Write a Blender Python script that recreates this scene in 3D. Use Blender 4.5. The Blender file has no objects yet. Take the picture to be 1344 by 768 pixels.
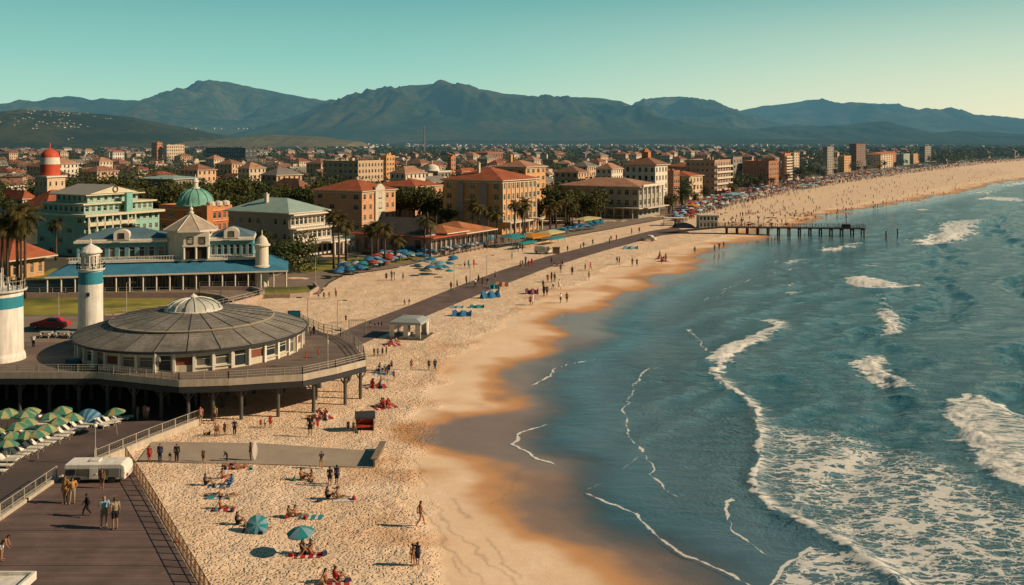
import bpy, bmesh, math, random
import numpy as np
from mathutils import Vector, Matrix
R = random.Random(7)
NR = np.random.default_rng(11)
scene = bpy.context.scene
col = scene.collection
PI = math.pi
# ---- the camera model: level camera 30 m up; at(px,py,z) gives the spot in the place seen at a photo pixel
F, H, CX, HY = 1300.0, 30.0, 672.0, 185.0
def at(px, py, z=0.0):
    Y = (H - z) * F / (py - HY)
    return Vector(((px - CX) / F * Y, Y, z))
def zat(py, Y): return H - (py - HY) * Y / F
def xat(px, Y): return (px - CX) / F * Y
def lin(h):
    h = h.lstrip('#'); out = []
    for i in (0, 2, 4):
        c = int(h[i:i+2], 16) / 255
        out.append(c / 12.92 if c <= .04045 else ((c + .055) / 1.055) ** 2.4)
    return tuple(out)

# ------------------------------------------------------------------ object helpers
def tag(o, label=None, cat=None, group=None, kind=None):
    if label: o['label'] = label
    if cat: o['category'] = cat
    if group: o['group'] = group
    if kind: o['kind'] = kind
    return o
def empty(name, loc=(0, 0, 0), rz=0.0):
    o = bpy.data.objects.new(name, None); col.objects.link(o)
    o.location = loc; o.rotation_euler = (0, 0, rz); o.empty_display_size = .2
    return o
def link(name, me, parent=None, loc=(0, 0, 0), rz=0.0):
    o = bpy.data.objects.new(name, me); col.objects.link(o)
    if parent is not None: o.parent = parent
    o.location = loc; o.rotation_euler = (0, 0, rz)
    return o
kids = {}
def copy_tree(o, parent=None):
    c = o.copy(); col.objects.link(c)
    if parent is not None: c.parent = parent
    for ch in list(o.children): copy_tree(ch, c)
    return c

class MB:
    def __init__(s): s.v = []; s.f = []; s.m = []
    def add(s, vs, fs, mi=0):
        b = len(s.v); s.v.extend([tuple(v) for v in vs])
        for f in fs: s.f.append(tuple(i + b for i in f)); s.m.append(mi)
    def quad(s, a, b, c, d, mi=0): s.add([a, b, c, d], [(0, 1, 2, 3)], mi)
    def box(s, x0, y0, z0, x1, y1, z1, mi=0, M=None):
        vs = [Vector(p) for p in ((x0,y0,z0),(x1,y0,z0),(x1,y1,z0),(x0,y1,z0),(x0,y0,z1),(x1,y0,z1),(x1,y1,z1),(x0,y1,z1))]
        if M is not None: vs = [M @ v for v in vs]
        s.add(vs, [(0,3,2,1),(4,5,6,7),(0,1,5,4),(1,2,6,5),(2,3,7,6),(3,0,4,7)], mi)
    def prism(s, poly, z0, z1, mi=0, top=None):
        n = len(poly)
        s.add([(p[0], p[1], z0) for p in poly] + [(p[0], p[1], z1) for p in poly],
              [tuple(range(n - 1, -1, -1))], mi)
        b = len(s.v) - 2 * n
        s.f.append(tuple(b + n + i for i in range(n))); s.m.append(mi if top is None else top)
        for i in range(n):
            j = (i + 1) % n; s.f.append((b + i, b + j, b + n + j, b + n + i)); s.m.append(mi)
    def lathe(s, prof, n=24, c=(0, 0, 0), mi=0, a0=0.0, a1=2 * PI):
        full = abs(a1 - a0 - 2 * PI) < 1e-6
        k = n if full else n + 1; b = len(s.v)
        for r, z in prof:
            for i in range(k):
                a = a0 + (a1 - a0) * i / n
                s.v.append((c[0] + r * math.cos(a), c[1] + r * math.sin(a), c[2] + z))
        for j in range(len(prof) - 1):
            for i in range(n):
                i2 = (i + 1) % k
                s.f.append((b + j*k + i, b + j*k + i2, b + (j+1)*k + i2, b + (j+1)*k + i)); s.m.append(mi)
    def cyl(s, c, r, z0, z1, n=10, mi=0, r1=None):
        r1 = r if r1 is None else r1
        s.lathe([(0.001, z0), (r, z0), (r1, z1), (0.001, z1)], n, (c[0], c[1], 0), mi)
    def tube(s, pts, rad, n=6, mi=0):
        pts = [Vector(p) for p in pts]; b = len(s.v)
        if not isinstance(rad, (list, tuple)): rad = [rad] * len(pts)
        for i, p in enumerate(pts):
            d = (pts[min(i+1, len(pts)-1)] - pts[max(i-1, 0)]).normalized()
            a = d.orthogonal().normalized() if abs(d.z) < .95 else Vector((1, 0, 0))
            a = (a - d * a.dot(d)).normalized(); e = d.cross(a)
            for k in range(n):
                t = 2 * PI * k / n; s.v.append(tuple(p + rad[i] * (math.cos(t) * a + math.sin(t) * e)))
        for i in range(len(pts) - 1):
            for k in range(n):
                k2 = (k + 1) % n
                s.f.append((b+i*n+k, b+i*n+k2, b+(i+1)*n+k2, b+(i+1)*n+k)); s.m.append(mi)
        s.f.append(tuple(b + k for k in range(n - 1, -1, -1))); s.m.append(mi)
        s.f.append(tuple(b + (len(pts)-1)*n + k for k in range(n))); s.m.append(mi)
    def ell(s, c, r, n=10, m=6, mi=0, M=None):
        b = len(s.v)
        for j in range(m + 1):
            ph = PI * j / m
            for i in range(n):
                a = 2 * PI * i / n
                v = Vector((r[0]*max(math.sin(ph), .02)*math.cos(a), r[1]*max(math.sin(ph), .02)*math.sin(a), -r[2]*math.cos(ph)))
                if M is not None: v = M @ v
                s.v.append(tuple(v + Vector(c)))
        for j in range(m):
            for i in range(n):
                i2 = (i + 1) % n; s.f.append((b+j*n+i, b+j*n+i2, b+(j+1)*n+i2, b+(j+1)*n+i)); s.m.append(mi)
        s.f.append(tuple(b + i for i in range(n - 1, -1, -1))); s.m.append(mi)
        s.f.append(tuple(b + m*n + i for i in range(n))); s.m.append(mi)
    def mesh(s, name, mats, smooth=False):
        me = bpy.data.meshes.new(name); me.from_pydata(s.v, [], s.f)
        for m in (mats if isinstance(mats, (list, tuple)) else [mats]): me.materials.append(m)
        me.polygons.foreach_set('material_index', s.m)
        if smooth: me.polygons.foreach_set('use_smooth', [True] * len(s.f))
        me.update(); return me
    def build(s, name, mats, parent=None, loc=(0, 0, 0), rz=0.0, smooth=False):
        return link(name, s.mesh(name, mats, smooth), parent, loc, rz)

def np_mesh(name, V, Q, mats, smooth=False, attrs=None):
    me = bpy.data.meshes.new(name)
    V = np.asarray(V, np.float32); Q = np.asarray(Q, np.int32); k = Q.shape[1]
    me.vertices.add(len(V)); me.vertices.foreach_set('co', V.ravel())
    me.loops.add(Q.size); me.loops.foreach_set('vertex_index', Q.ravel())
    me.polygons.add(len(Q)); me.polygons.foreach_set('loop_start', np.arange(0, Q.size, k, dtype=np.int32))
    me.polygons.foreach_set('loop_total', np.full(len(Q), k, np.int32))
    if smooth: me.polygons.foreach_set('use_smooth', np.ones(len(Q), bool))
    for m in (mats if isinstance(mats, (list, tuple)) else [mats]): me.materials.append(m)
    me.update(calc_edges=True)
    for nm, a in (attrs or {}).items():
        at_ = me.attributes.new(nm, 'FLOAT', 'POINT'); at_.data.foreach_set('value', np.asarray(a, np.float32))
    return me

# ------------------------------------------------------------------ materials
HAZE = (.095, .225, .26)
def nodes_of(name):
    m = bpy.data.materials.new(name); m.use_nodes = True
    nt = m.node_tree; nt.nodes.clear()
    return m, nt, nt.nodes, nt.links
def N(nt, t, **kw):
    n = nt.nodes.new(t)
    for k, v in kw.items():
        if k.startswith('i_'): n.inputs[k[2:]].default_value = v
        else: setattr(n, k, v)
    return n
def math_(nt, op, a, b=None, c=None, clamp=False):
    n = nt.nodes.new('ShaderNodeMath'); n.operation = op; n.use_clamp = clamp
    for i, x in enumerate((a, b, c)):
        if x is None: continue
        if isinstance(x, (int, float)): n.inputs[i].default_value = x
        else: nt.links.new(x, n.inputs[i])
    return n.outputs[0]
def mixc(nt, fac, a, b, blend='MIX'):
    n = nt.nodes.new('ShaderNodeMix'); n.data_type = 'RGBA'; n.blend_type = blend
    for idx, x in ((0, fac), (6, a), (7, b)):
        if isinstance(x, (int, float)): n.inputs[idx].default_value = x
        elif isinstance(x, tuple): n.inputs[idx].default_value = (*x[:3], 1)
        else: nt.links.new(x, n.inputs[idx])
    return n.outputs[2]
def maprange(nt, v, a, b, c=0., d=1., smooth=True):
    n = nt.nodes.new('ShaderNodeMapRange'); n.interpolation_type = 'SMOOTHSTEP' if smooth else 'LINEAR'
    nt.links.new(v, n.inputs[0])
    for i, x in ((1, a), (2, b), (3, c), (4, d)): n.inputs[i].default_value = x
    return n.outputs[0]
def noise(nt, vec, scale, detail=4, rough=.55, dist=0.):
    n = nt.nodes.new('ShaderNodeTexNoise'); n.inputs['Scale'].default_value = scale
    n.inputs['Detail'].default_value = detail; n.inputs['Roughness'].default_value = rough; n.inputs['Distortion'].default_value = dist
    if vec is not None: nt.links.new(vec, n.inputs['Vector'])
    return n.outputs['Fac']
def wpos(nt): return nt.nodes.new('ShaderNodeNewGeometry').outputs['Position']
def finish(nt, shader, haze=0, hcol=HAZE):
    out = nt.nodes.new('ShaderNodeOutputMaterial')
    if haze:      # haze painted in as glowing colour, growing with distance inland (world Y)
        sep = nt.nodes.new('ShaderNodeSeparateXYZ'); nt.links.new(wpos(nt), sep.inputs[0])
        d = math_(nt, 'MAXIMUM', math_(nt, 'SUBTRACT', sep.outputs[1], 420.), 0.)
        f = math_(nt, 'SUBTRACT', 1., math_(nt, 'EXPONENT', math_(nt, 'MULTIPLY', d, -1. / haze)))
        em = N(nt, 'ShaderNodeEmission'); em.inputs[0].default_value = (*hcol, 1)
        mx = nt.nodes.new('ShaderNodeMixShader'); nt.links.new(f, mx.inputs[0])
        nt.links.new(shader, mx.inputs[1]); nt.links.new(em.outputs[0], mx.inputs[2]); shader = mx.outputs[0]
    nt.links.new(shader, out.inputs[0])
HZ = 9500.
_mc = {}
def mat(name, c, rough=.8, var=.12, scale=.6, bump=0., bscale=8., metal=0., haze=0, streak=0., spec=.3, objrand=0., tint=None):
    if name in _mc: return _mc[name]
    if isinstance(c, str): c = lin(c)
    m, nt, ns, ls = nodes_of(name)
    b = N(nt, 'ShaderNodeBsdfPrincipled'); b.inputs['Roughness'].default_value = rough
    b.inputs['Metallic'].default_value = metal; b.inputs['Specular IOR Level'].default_value = spec
    p = wpos(nt)
    n1 = noise(nt, p, scale, 5, .6)
    fac = maprange(nt, n1, .25, .75, 1 - var, 1 + var * .8, False)
    if streak:
        mp = N(nt, 'ShaderNodeMapping'); mp.inputs['Scale'].default_value = (1., 1., .12); ls.new(p, mp.inputs[0])
        n2 = noise(nt, mp.outputs[0], 2.2, 4, .6)
        fac = math_(nt, 'MULTIPLY', fac, maprange(nt, n2, .35, .75, 1.04, 1 - streak, False))
    if objrand:
        oi = N(nt, 'ShaderNodeObjectInfo')
        fac = math_(nt, 'MULTIPLY', fac, maprange(nt, oi.outputs['Random'], 0, 1, 1 - objrand, 1 + objrand, False))
    cc = mixc(nt, 1., (*c, 1), fac, 'MULTIPLY')
    if tint:
        n3 = noise(nt, p, scale * .23 + .03, 3, .5)
        cc = mixc(nt, maprange(nt, n3, .42, .68), cc, tint)
    ls.new(cc, b.inputs['Base Color'])
    if bump:
        bp = N(nt, 'ShaderNodeBump'); bp.inputs['Strength'].default_value = min(1., bump); bp.inputs['Distance'].default_value = .06
        ls.new(noise(nt, p, bscale, 4, .6), bp.inputs['Height']); ls.new(bp.outputs[0], b.inputs['Normal'])
    finish(nt, b.outputs[0], haze); _mc[name] = m
    return m
def tile_mat(name, c, haze=0, pitch=.33, var=.3):
    """roof tiles: courses down the slope and pans across, as bump and colour spread"""
    if name in _mc: return _mc[name]
    if isinstance(c, str): c = lin(c)
    m, nt, ns, ls = nodes_of(name)
    b = N(nt, 'ShaderNodeBsdfPrincipled'); b.inputs['Roughness'].default_value = .85; b.inputs['Specular IOR Level'].default_value = .2
    p = wpos(nt); n1 = noise(nt, p, .35, 5, .65); n2 = noise(nt, p, 3., 3, .7)
    f = math_(nt, 'MULTIPLY', maprange(nt, n1, .3, .7, 1 - var, 1 + var * .6, False), maprange(nt, n2, .3, .7, .8, 1.2, False))
    sep = N(nt, 'ShaderNodeSeparateXYZ'); ls.new(p, sep.inputs[0])
    w = math_(nt, 'FRACT', math_(nt, 'DIVIDE', sep.outputs[2], pitch * .42))
    f = math_(nt, 'MULTIPLY', f, maprange(nt, w, 0., .35, .72, 1.05))
    ls.new(mixc(nt, 1., (*c, 1), f, 'MULTIPLY'), b.inputs['Base Color'])
    bp = N(nt, 'ShaderNodeBump'); bp.inputs['Strength'].default_value = .6; bp.inputs['Distance'].default_value = .08
    ls.new(math_(nt, 'ADD', w, n2), bp.inputs['Height']); ls.new(bp.outputs[0], b.inputs['Normal'])
    finish(nt, b.outputs[0], haze); _mc[name] = m
    return m
def plank_mat(name, c, width=.3, ang=0., rough=.8, tint=None):
    m, nt, ns, ls = nodes_of(name); b = N(nt, 'ShaderNodeBsdfPrincipled'); b.inputs['Roughness'].default_value = rough; b.inputs['Specular IOR Level'].default_value = .25
    p = wpos(nt); mp = N(nt, 'ShaderNodeMapping'); mp.inputs['Rotation'].default_value = (0, 0, ang); ls.new(p, mp.inputs[0])
    sp_ = N(nt, 'ShaderNodeSeparateXYZ'); ls.new(mp.outputs[0], sp_.inputs[0]); q = math_(nt, 'DIVIDE', sp_.outputs[1], width)
    cell = math_(nt, 'FLOOR', q); off = N(nt, 'ShaderNodeTexWhiteNoise', noise_dimensions='1D'); ls.new(cell, off.inputs['W'])
    seg = math_(nt, 'FLOOR', math_(nt, 'ADD', math_(nt, 'DIVIDE', sp_.outputs[0], 4.2), math_(nt, 'MULTIPLY', off.outputs[0], 5.)))
    wn = N(nt, 'ShaderNodeTexWhiteNoise', noise_dimensions='2D'); cx_ = N(nt, 'ShaderNodeCombineXYZ'); ls.new(cell, cx_.inputs[0]); ls.new(seg, cx_.inputs[1]); ls.new(cx_.outputs[0], wn.inputs['Vector'])
    f = maprange(nt, wn.outputs[0], 0, 1, .88, 1.12, False); f = math_(nt, 'MULTIPLY', f, maprange(nt, noise(nt, p, .3, 5, .65), .3, .7, .75, 1.25, False))
    fr = math_(nt, 'FRACT', q); gap = math_(nt, 'MULTIPLY', maprange(nt, fr, .0, .07), maprange(nt, fr, .93, 1., 1., 0.))
    f = math_(nt, 'MULTIPLY', f, maprange(nt, gap, 0, 1, .72, 1., False)); cc = mixc(nt, 1., (*c, 1), f, 'MULTIPLY')
    sn = noise(nt, p, .45, 6, .7); cc = mixc(nt, maprange(nt, sn, .60, .74, 0., .35), cc, (.42, .29, .2, 1))     # sand blown over the boards
    ls.new(cc, b.inputs['Base Color']); bp = N(nt, 'ShaderNodeBump'); bp.inputs['Strength'].default_value = .5; bp.inputs['Distance'].default_value = .03
    ls.new(gap, bp.inputs['Height']); ls.new(bp.outputs[0], b.inputs['Normal']); finish(nt, b.outputs[0]); return m
def glass_mat(name, c=(.02, .035, .045), rough=.12, haze=HZ):
    if name in _mc: return _mc[name]
    m, nt, ns, ls = nodes_of(name)
    b = N(nt, 'ShaderNodeBsdfPrincipled'); b.inputs['Roughness'].default_value = rough; b.inputs['Specular IOR Level'].default_value = .6
    oi = N(nt, 'ShaderNodeObjectInfo')
    # some windows have pale blinds or curtains behind the pane
    f = maprange(nt, oi.outputs['Random'], .62, .64, 0., .75)
    n1 = noise(nt, wpos(nt), .9, 2)
    ls.new(mixc(nt, math_(nt, 'MULTIPLY', f, n1), (*c, 1), (.33, .29, .22, 1)), b.inputs['Base Color'])
    finish(nt, b.outputs[0], haze); _mc[name] = m
    return m
def leaf_mat(name, c1, c2, haze=HZ):
    if name in _mc: return _mc[name]
    m, nt, ns, ls = nodes_of(name)
    b = N(nt, 'ShaderNodeBsdfPrincipled'); b.inputs['Roughness'].default_value = .6; b.inputs['Specular IOR Level'].default_value = .25
    a = N(nt, 'ShaderNodeAttribute', attribute_name='leaf_tone'); oi = N(nt, 'ShaderNodeObjectInfo')
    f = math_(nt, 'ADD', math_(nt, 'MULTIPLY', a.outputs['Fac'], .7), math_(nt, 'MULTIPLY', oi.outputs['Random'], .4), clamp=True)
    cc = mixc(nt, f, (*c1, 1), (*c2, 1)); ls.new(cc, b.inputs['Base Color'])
    t = N(nt, 'ShaderNodeBsdfTranslucent'); ls.new(cc, t.inputs[0])
    mx = N(nt, 'ShaderNodeMixShader'); mx.inputs[0].default_value = .25
    ls.new(b.outputs[0], mx.inputs[1]); ls.new(t.outputs[0], mx.inputs[2])
    finish(nt, mx.outputs[0], haze); _mc[name] = m
    return m

# numpy value noise (world space)
def vnoise(x, y, seed=0):
    xi = np.floor(x).astype(np.int64); yi = np.floor(y).astype(np.int64); fx = x - xi; fy = y - yi
    def h(a, b):
        n = (a * 374761393 + b * 668265263 + seed * 974711) & 0x7fffffff
        n = ((n ^ (n >> 13)) * 1274126177) & 0x7fffffff
        return ((n ^ (n >> 16)) & 0xffff) / 65535.
    u = fx * fx * (3 - 2 * fx); v = fy * fy * (3 - 2 * fy)
    return (h(xi, yi) * (1-u) + h(xi+1, yi) * u) * (1-v) + (h(xi, yi+1) * (1-u) + h(xi+1, yi+1) * u) * v
def fbm(x, y, o=4, seed=0, ridged=False):
    s = 0; a = .5; t = 0
    for i in range(o):
        n = vnoise(x, y, seed + i)
        if ridged: n = 1 - np.abs(2 * n - 1)
        s = s + a * n; t += a; a *= .5; x = x * 2.03 + 7.1; y = y * 2.03 + 3.7
    return s / t
def pdist(pts, X, Y):
    """distance of every X,Y to a polyline, and the position 0..1 along it"""
    best = np.full(X.shape, 1e18); par = np.zeros(X.shape); n = len(pts) - 1
    for i in range(n):
        ax, ay = pts[i][0], pts[i][1]; bx, by = pts[i+1][0], pts[i+1][1]
        dx, dy = bx - ax, by - ay; L = dx*dx + dy*dy + 1e-9
        t = np.clip(((X-ax)*dx + (Y-ay)*dy) / L, 0, 1)
        d = (X - ax - t*dx)**2 + (Y - ay - t*dy)**2
        k = d < best; best = np.where(k, d, best); par = np.where(k, (i + t) / n, par)
    return np.sqrt(best), par
def inside(poly, X, Y):
    r = np.zeros(X.shape, bool); n = len(poly)
    for i in range(n):
        ax, ay = poly[i][0], poly[i][1]; bx, by = poly[(i+1) % n][0], poly[(i+1) % n][1]
        c = ((ay > Y) != (by > Y)) & (X < (bx - ax) * (Y - ay) / ((by - ay) if abs(by - ay) > 1e-9 else 1e-9) + ax)
        r ^= c
    return r
def smooth_line(pts, it=2):
    for _ in range(it):
        q = [pts[0]]
        for a, b in zip(pts[:-1], pts[1:]):
            q += [(a[0]*.75+b[0]*.25, a[1]*.75+b[1]*.25), (a[0]*.25+b[0]*.75, a[1]*.25+b[1]*.75)]
        pts = q + [pts[-1]]
    return pts

# ------------------------------------------------------------------ camera, sun, sky
cam = bpy.data.cameras.new('camera'); co = bpy.data.objects.new('camera', cam); col.objects.link(co)
co.location = (0, 0, H); co.rotation_euler = (PI / 2, 0, 0)
cam.sensor_width = 36; cam.lens = 36 * F / 1344; cam.shift_y = -(384 - HY) / 1344; cam.clip_start = .5; cam.clip_end = 60000
scene.camera = co
SUN_EL, SUN_AZ = math.radians(29), math.radians(-7)     # azimuth measured from +X (the sea), a little behind the camera
sd = Vector((math.cos(SUN_EL)*math.cos(SUN_AZ), math.cos(SUN_EL)*math.sin(SUN_AZ), math.sin(SUN_EL)))
sl = bpy.data.lights.new('sun', 'SUN'); sl.energy = 5.0; sl.angle = math.radians(.5); sl.color = (1, .77, .52)
so = bpy.data.objects.new('sun', sl); col.objects.link(so); so.rotation_euler = sd.to_track_quat('Z', 'Y').to_euler(); so.location = (300, 0, 200)
w = bpy.data.worlds.new('World'); scene.world = w; w.use_nodes = True
nt = w.node_tree; nt.nodes.clear()
sky = N(nt, 'ShaderNodeTexSky'); sky.sky_type = 'NISHITA'; sky.sun_disc = False
sky.sun_elevation = SUN_EL; sky.sun_rotation = math.radians(90) - SUN_AZ
sky.air_density = 1.2; sky.dust_density = 2.0; sky.ozone_density = 1.0
# grade of the sky: teal darkened overhead to cut fill light, pale green-cream towards the horizon, warmer on the sunny side
tc = N(nt, 'ShaderNodeTexCoord'); sp = N(nt, 'ShaderNodeSeparateXYZ'); nt.links.new(tc.outputs['Generated'], sp.inputs[0])
el = sp.outputs[2]
r1 = N(nt, 'ShaderNodeValToRGB'); nt.links.new(maprange(nt, el, 0., .6, 0, 1, False), r1.inputs[0])
cr = r1.color_ramp; cr.elements[0].position = 0.; cr.elements[0].color = (.52, .63, .49, 1)
cr.elements[1].position = 1.; cr.elements[1].color = (.012, .075, .105, 1)
for pos, c in ((.06, (.35, .58, .48)), (.13, (.22, .49, .43)), (.26, (.085, .31, .31)), (.5, (.022, .13, .17))):
    e = cr.elements.new(pos); e.color = (*c, 1)
warm = math_(nt, 'MULTIPLY', maprange(nt, sp.outputs[0], -.2, .6), maprange(nt, el, 0., .16, .85, .0, False))
g = mixc(nt, warm, r1.outputs[0], (.86, .74, .50, 1))
skc = mixc(nt, 1., sky.outputs[0], (.9, 1.1, 1.0, 1), 'MULTIPLY')
skc = mixc(nt, 1., skc, (.1, .1, .1, 1), 'MULTIPLY')      # sky texture at strength 0.1
tot = mixc(nt, .88, skc, g)
tot = mixc(nt, 1., tot, maprange(nt, sp.outputs[1], -.3, .62, .38, 1.), 'MULTIPLY')      # sky dimmed behind the camera to deepen the shade on building fronts
bg = N(nt, 'ShaderNodeBackground'); nt.links.new(tot, bg.inputs[0]); bg.inputs[1].default_value = 1.25
wo = N(nt, 'ShaderNodeOutputWorld'); nt.links.new(bg.outputs[0], wo.inputs[0])
scene.view_settings.view_transform = 'Standard'; scene.view_settings.look = 'None'; scene.view_settings.exposure = 0
scene.cycles.max_bounces = 5; scene.cycles.diffuse_bounces = 2; scene.cycles.glossy_bounces = 2; scene.cycles.transparent_max_bounces = 6
scene.cycles.caustics_reflective = False; scene.cycles.caustics_refractive = False
# ================================================================== TERRAIN, BEACH, SEA
SEA_Z = -.45
shore_px = [(2400,197),(1700,209),(1450,224),(1344,236),(1311,243),(1259,254),(1183,271),(1100,282),(1073,292),(1014,311),(983,323),(935,352),(880,372),(820,398),(778,428),(800,444),(770,452),(722,463),(697,503),(716,542),(690,560),(670,580),(700,598),(740,615),(752,626),(722,650),(735,680),(770,703),(823,722),(914,772),(1010,840),(1200,1000)]
shore = smooth_line([tuple(at(x, y, SEA_Z)[:2]) for x, y in shore_px], 2)
sea_poly = shore + [(9000, shore[-1][1]), (60000, 200), (60000, shore[0][1])]
def grid(px0, px1, nx, py0, py1, ny):
    """a sheet whose mesh is finer near the shore by the pier and coarser far off"""
    k = np.linspace(px0, px1, nx); p = np.linspace(py0, py1, ny)
    Y = H * F / (p - HY); YY = np.repeat(Y[:, None], nx, 1); XX = (k[None, :] - CX) / F * YY
    return XX, YY
def quads(nx, ny):
    i = np.arange(ny - 1)[:, None] * nx + np.arange(nx - 1)[None, :]
    i = i.ravel(); return np.stack([i, i + 1, i + nx + 1, i + nx], 1)
# ---- beach
X, Y = grid(60, 1460, 620, 203, 800, 560)
d, _ = pdist(shore, X, Y); sea_in = inside(sea_poly, X, Y)
d = np.where(sea_in, -d, d)
big = fbm(X / 13, Y / 13, 3, 3) - .5; lob = fbm(X / 22 + 3, Y / 9, 4, 13) - .5
wid = 9.5 + np.clip((Y - 120) / 90, 0, 1) * 5
wet = np.clip(1 - (d + big * 13 + lob * 9 + (fbm(X/2.5, Y/2.5, 3, 17) - .5) * 2) / wid, 0, 1); wet = wet * wet * (3 - 2 * wet)
band = np.clip(1 - np.abs(d - 11 - big * 22) / 6, 0, 1) * .3 * np.clip((fbm(X/15+5, Y/5, 3, 8) - .4) * 5, 0, 1)
fl = [at(x, y) for x, y in [(700,900),(596,768),(556,690),(540,640),(545,560),(565,510),(610,455),(690,405),(800,352),(860,330),(920,318),(1040,285),(1340,226)]]
fy = np.array([p.y for p in fl]); fx = np.array([p.x for p in fl])
edge = np.interp(Y, fy, fx) + (fbm(X/4, Y/4, 3, 21) - .5) * 5
foot = np.clip((edge - X) / 3.0 + .5, 0, 1)
Z = np.where(d > 0, -.45 + .45 * np.clip(d / 13., 0, 1) ** .8, -.45 + d * .05)
Z = np.maximum(Z, -3.) + (fbm(X / 6, Y / 6, 3, 5) - .5) * .12 * np.clip(d / 8, 0, 1)
mark = np.zeros(X.shape); MX = X + (fbm(X/1.5, Y/1.5, 3, 91) - .5) * 1.6
for ln in ([(556,640),(590,690),(622,722),(660,748),(720,790)], [(590,650),(603,668),(614,680)], [(571,700),(598,730),(640,770)], [(560,665),(585,715),(604,760)], [(690,600),(668,640),(650,662)], [(548,600),(556,640)], [(640,700),(652,726),(690,760)]):
    dd, t = pdist(smooth_line([tuple(at(*q_)[:2]) for q_ in ln]), MX, Y); mark = np.maximum(mark, np.clip(1 - dd / .22, 0, 1) * np.clip(np.minimum(t, 1-t) * 4, 0, 1))
beach_V = np.stack([X.ravel(), Y.ravel(), Z.ravel()], 1)

m, nt, ns, ls = nodes_of('sand'); SAND = m
b = N(nt, 'ShaderNodeBsdfPrincipled'); p = wpos(nt)
aw = N(nt, 'ShaderNodeAttribute', attribute_name='wet').outputs['Fac']; af = N(nt, 'ShaderNodeAttribute', attribute_name='foot').outputs['Fac']
n1 = noise(nt, p, .18, 5, .6); n2 = noise(nt, p, 1.7, 4, .65)
c = mixc(nt, maprange(nt, n1, .3, .7), (.82, .595, .41, 1), (.92, .70, .51, 1))
c = mixc(nt, maprange(nt, n2, .3, .8, 0., .35), c, (.68, .43, .26, 1))
fl_ = noise(nt, p, .05, 3, .6)
c = mixc(nt, math_(nt, 'MULTIPLY', maprange(nt, fl_, .4, .65), .35), c, (.82, .55, .34, 1))
c = mixc(nt, maprange(nt, aw, 0., .5), c, (.60, .31, .145, 1)); c = mixc(nt, maprange(nt, aw, .45, 1.), c, (.29, .17, .105, 1)); c = mixc(nt, math_(nt, 'MULTIPLY', N(nt, 'ShaderNodeAttribute', attribute_name='mark').outputs['Fac'], .4), c, (.25, .15, .08, 1)); ls.new(c, b.inputs['Base Color'])
ls.new(maprange(nt, aw, .4, .95, .9, .16), b.inputs['Roughness'])
ls.new(maprange(nt, aw, .3, 1., .15, .5), b.inputs['Specular IOR Level'])
vo = N(nt, 'ShaderNodeTexVoronoi'); vo.inputs['Scale'].default_value = 4.0; vo.feature = 'SMOOTH_F1'; vo.inputs['Smoothness'].default_value = .25
mp = N(nt, 'ShaderNodeMapping'); ls.new(p, mp.inputs[0])
nv = N(nt, 'ShaderNodeTexNoise'); nv.inputs['Scale'].default_value = 1.1; ls.new(p, nv.inputs['Vector'])
va = N(nt, 'ShaderNodeVectorMath', operation='ADD'); ls.new(p, va.inputs[0])
vs = N(nt, 'ShaderNodeVectorMath', operation='SCALE'); ls.new(nv.outputs['Color'], vs.inputs[0]); vs.inputs['Scale'].default_value = .9; ls.new(vs.outputs[0], va.inputs[1])
ls.new(va.outputs[0], vo.inputs['Vector'])
hgt = math_(nt, 'ADD', math_(nt, 'MULTIPLY', maprange(nt, vo.outputs['Distance'], .1, .5), 1.), math_(nt, 'MULTIPLY', n2, .45))
hgt = math_(nt, 'MULTIPLY', hgt, math_(nt, 'MULTIPLY', maprange(nt, af, 0, 1, .03, 1.), maprange(nt, noise(nt, p, .22, 4, .6), .35, .62, .45, 1.15)))
bp = N(nt, 'ShaderNodeBump'); bp.inputs['Strength'].default_value = 1.; bp.inputs['Distance'].default_value = .19
ls.new(hgt, bp.inputs['Height']); ls.new(bp.outputs[0], b.inputs['Normal'])
finish(nt, b.outputs[0], HZ)
me = np_mesh('beach', beach_V, quads(620, 560)[:, ::-1], SAND, True, {'mark': mark.ravel(), 'wet': np.clip(wet + band, 0, 1).ravel(), 'foot': foot.ravel()})
tag(link('beach', me), kind='structure')

# ---- sea: swell, breakers and foam live in the mesh as height and as foam attributes
nx, ny = 860, 640
X, Y = grid(520, 1480, nx, 198.5, 790, ny)
def W(pts, z=SEA_Z, sm=2): return smooth_line([tuple(at(x, y, z)[:2]) for x, y in pts], sm)
d, _ = pdist(shore, X, Y); d = np.where(inside(sea_poly, X, Y), d, -d)
foam = np.zeros(X.shape); Zs = np.zeros(X.shape); lace = np.zeros(X.shape); line = np.zeros(X.shape)
wob = (fbm(X / 1.1, Y / 1.1, 3, 31) - .5)
wob2 = (fbm(X / 5, Y / 5, 3, 41) - .5)
WX = X + (fbm(X / 2.2, Y / 2.2, 4, 71) - .5) * 2.4 * np.clip(Y / 150, .6, 4); WY = Y + (fbm(X / 2.2 + 9, Y / 2.2, 4, 73) - .5) * 2.4 * np.clip(Y / 150, .6, 4)
def streakline(pts, w, amp, trail=0., hgt=0.):
    """a breaking crest: sharp on the shore side, trailing foam to seaward"""
    global foam, Zs
    pl = W(pts); dd, t = pdist(pl, WX, WY)
    env = np.clip(np.minimum(t, 1 - t) * 9, 0, 1)
    dd2 = dd + wob * w * 2.6
    foam = np.maximum(foam, amp * env * np.clip(1.25 - dd2 / w, 0, 1))
    if trail: 
        side = inside(pl + [(9000., pl[-1][1]), (9000., pl[0][1])], X, Y); foam = np.maximum(foam, side * amp * .74 * env * np.clip(1 - (dd + wob2 * trail) / trail, 0, 1) * (d > 0))
    dd0, _ = pdist(pl, X, Y); Zs = Zs + hgt * env * np.exp(-(dd0 / (w * 2.2)) ** 2)
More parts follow.
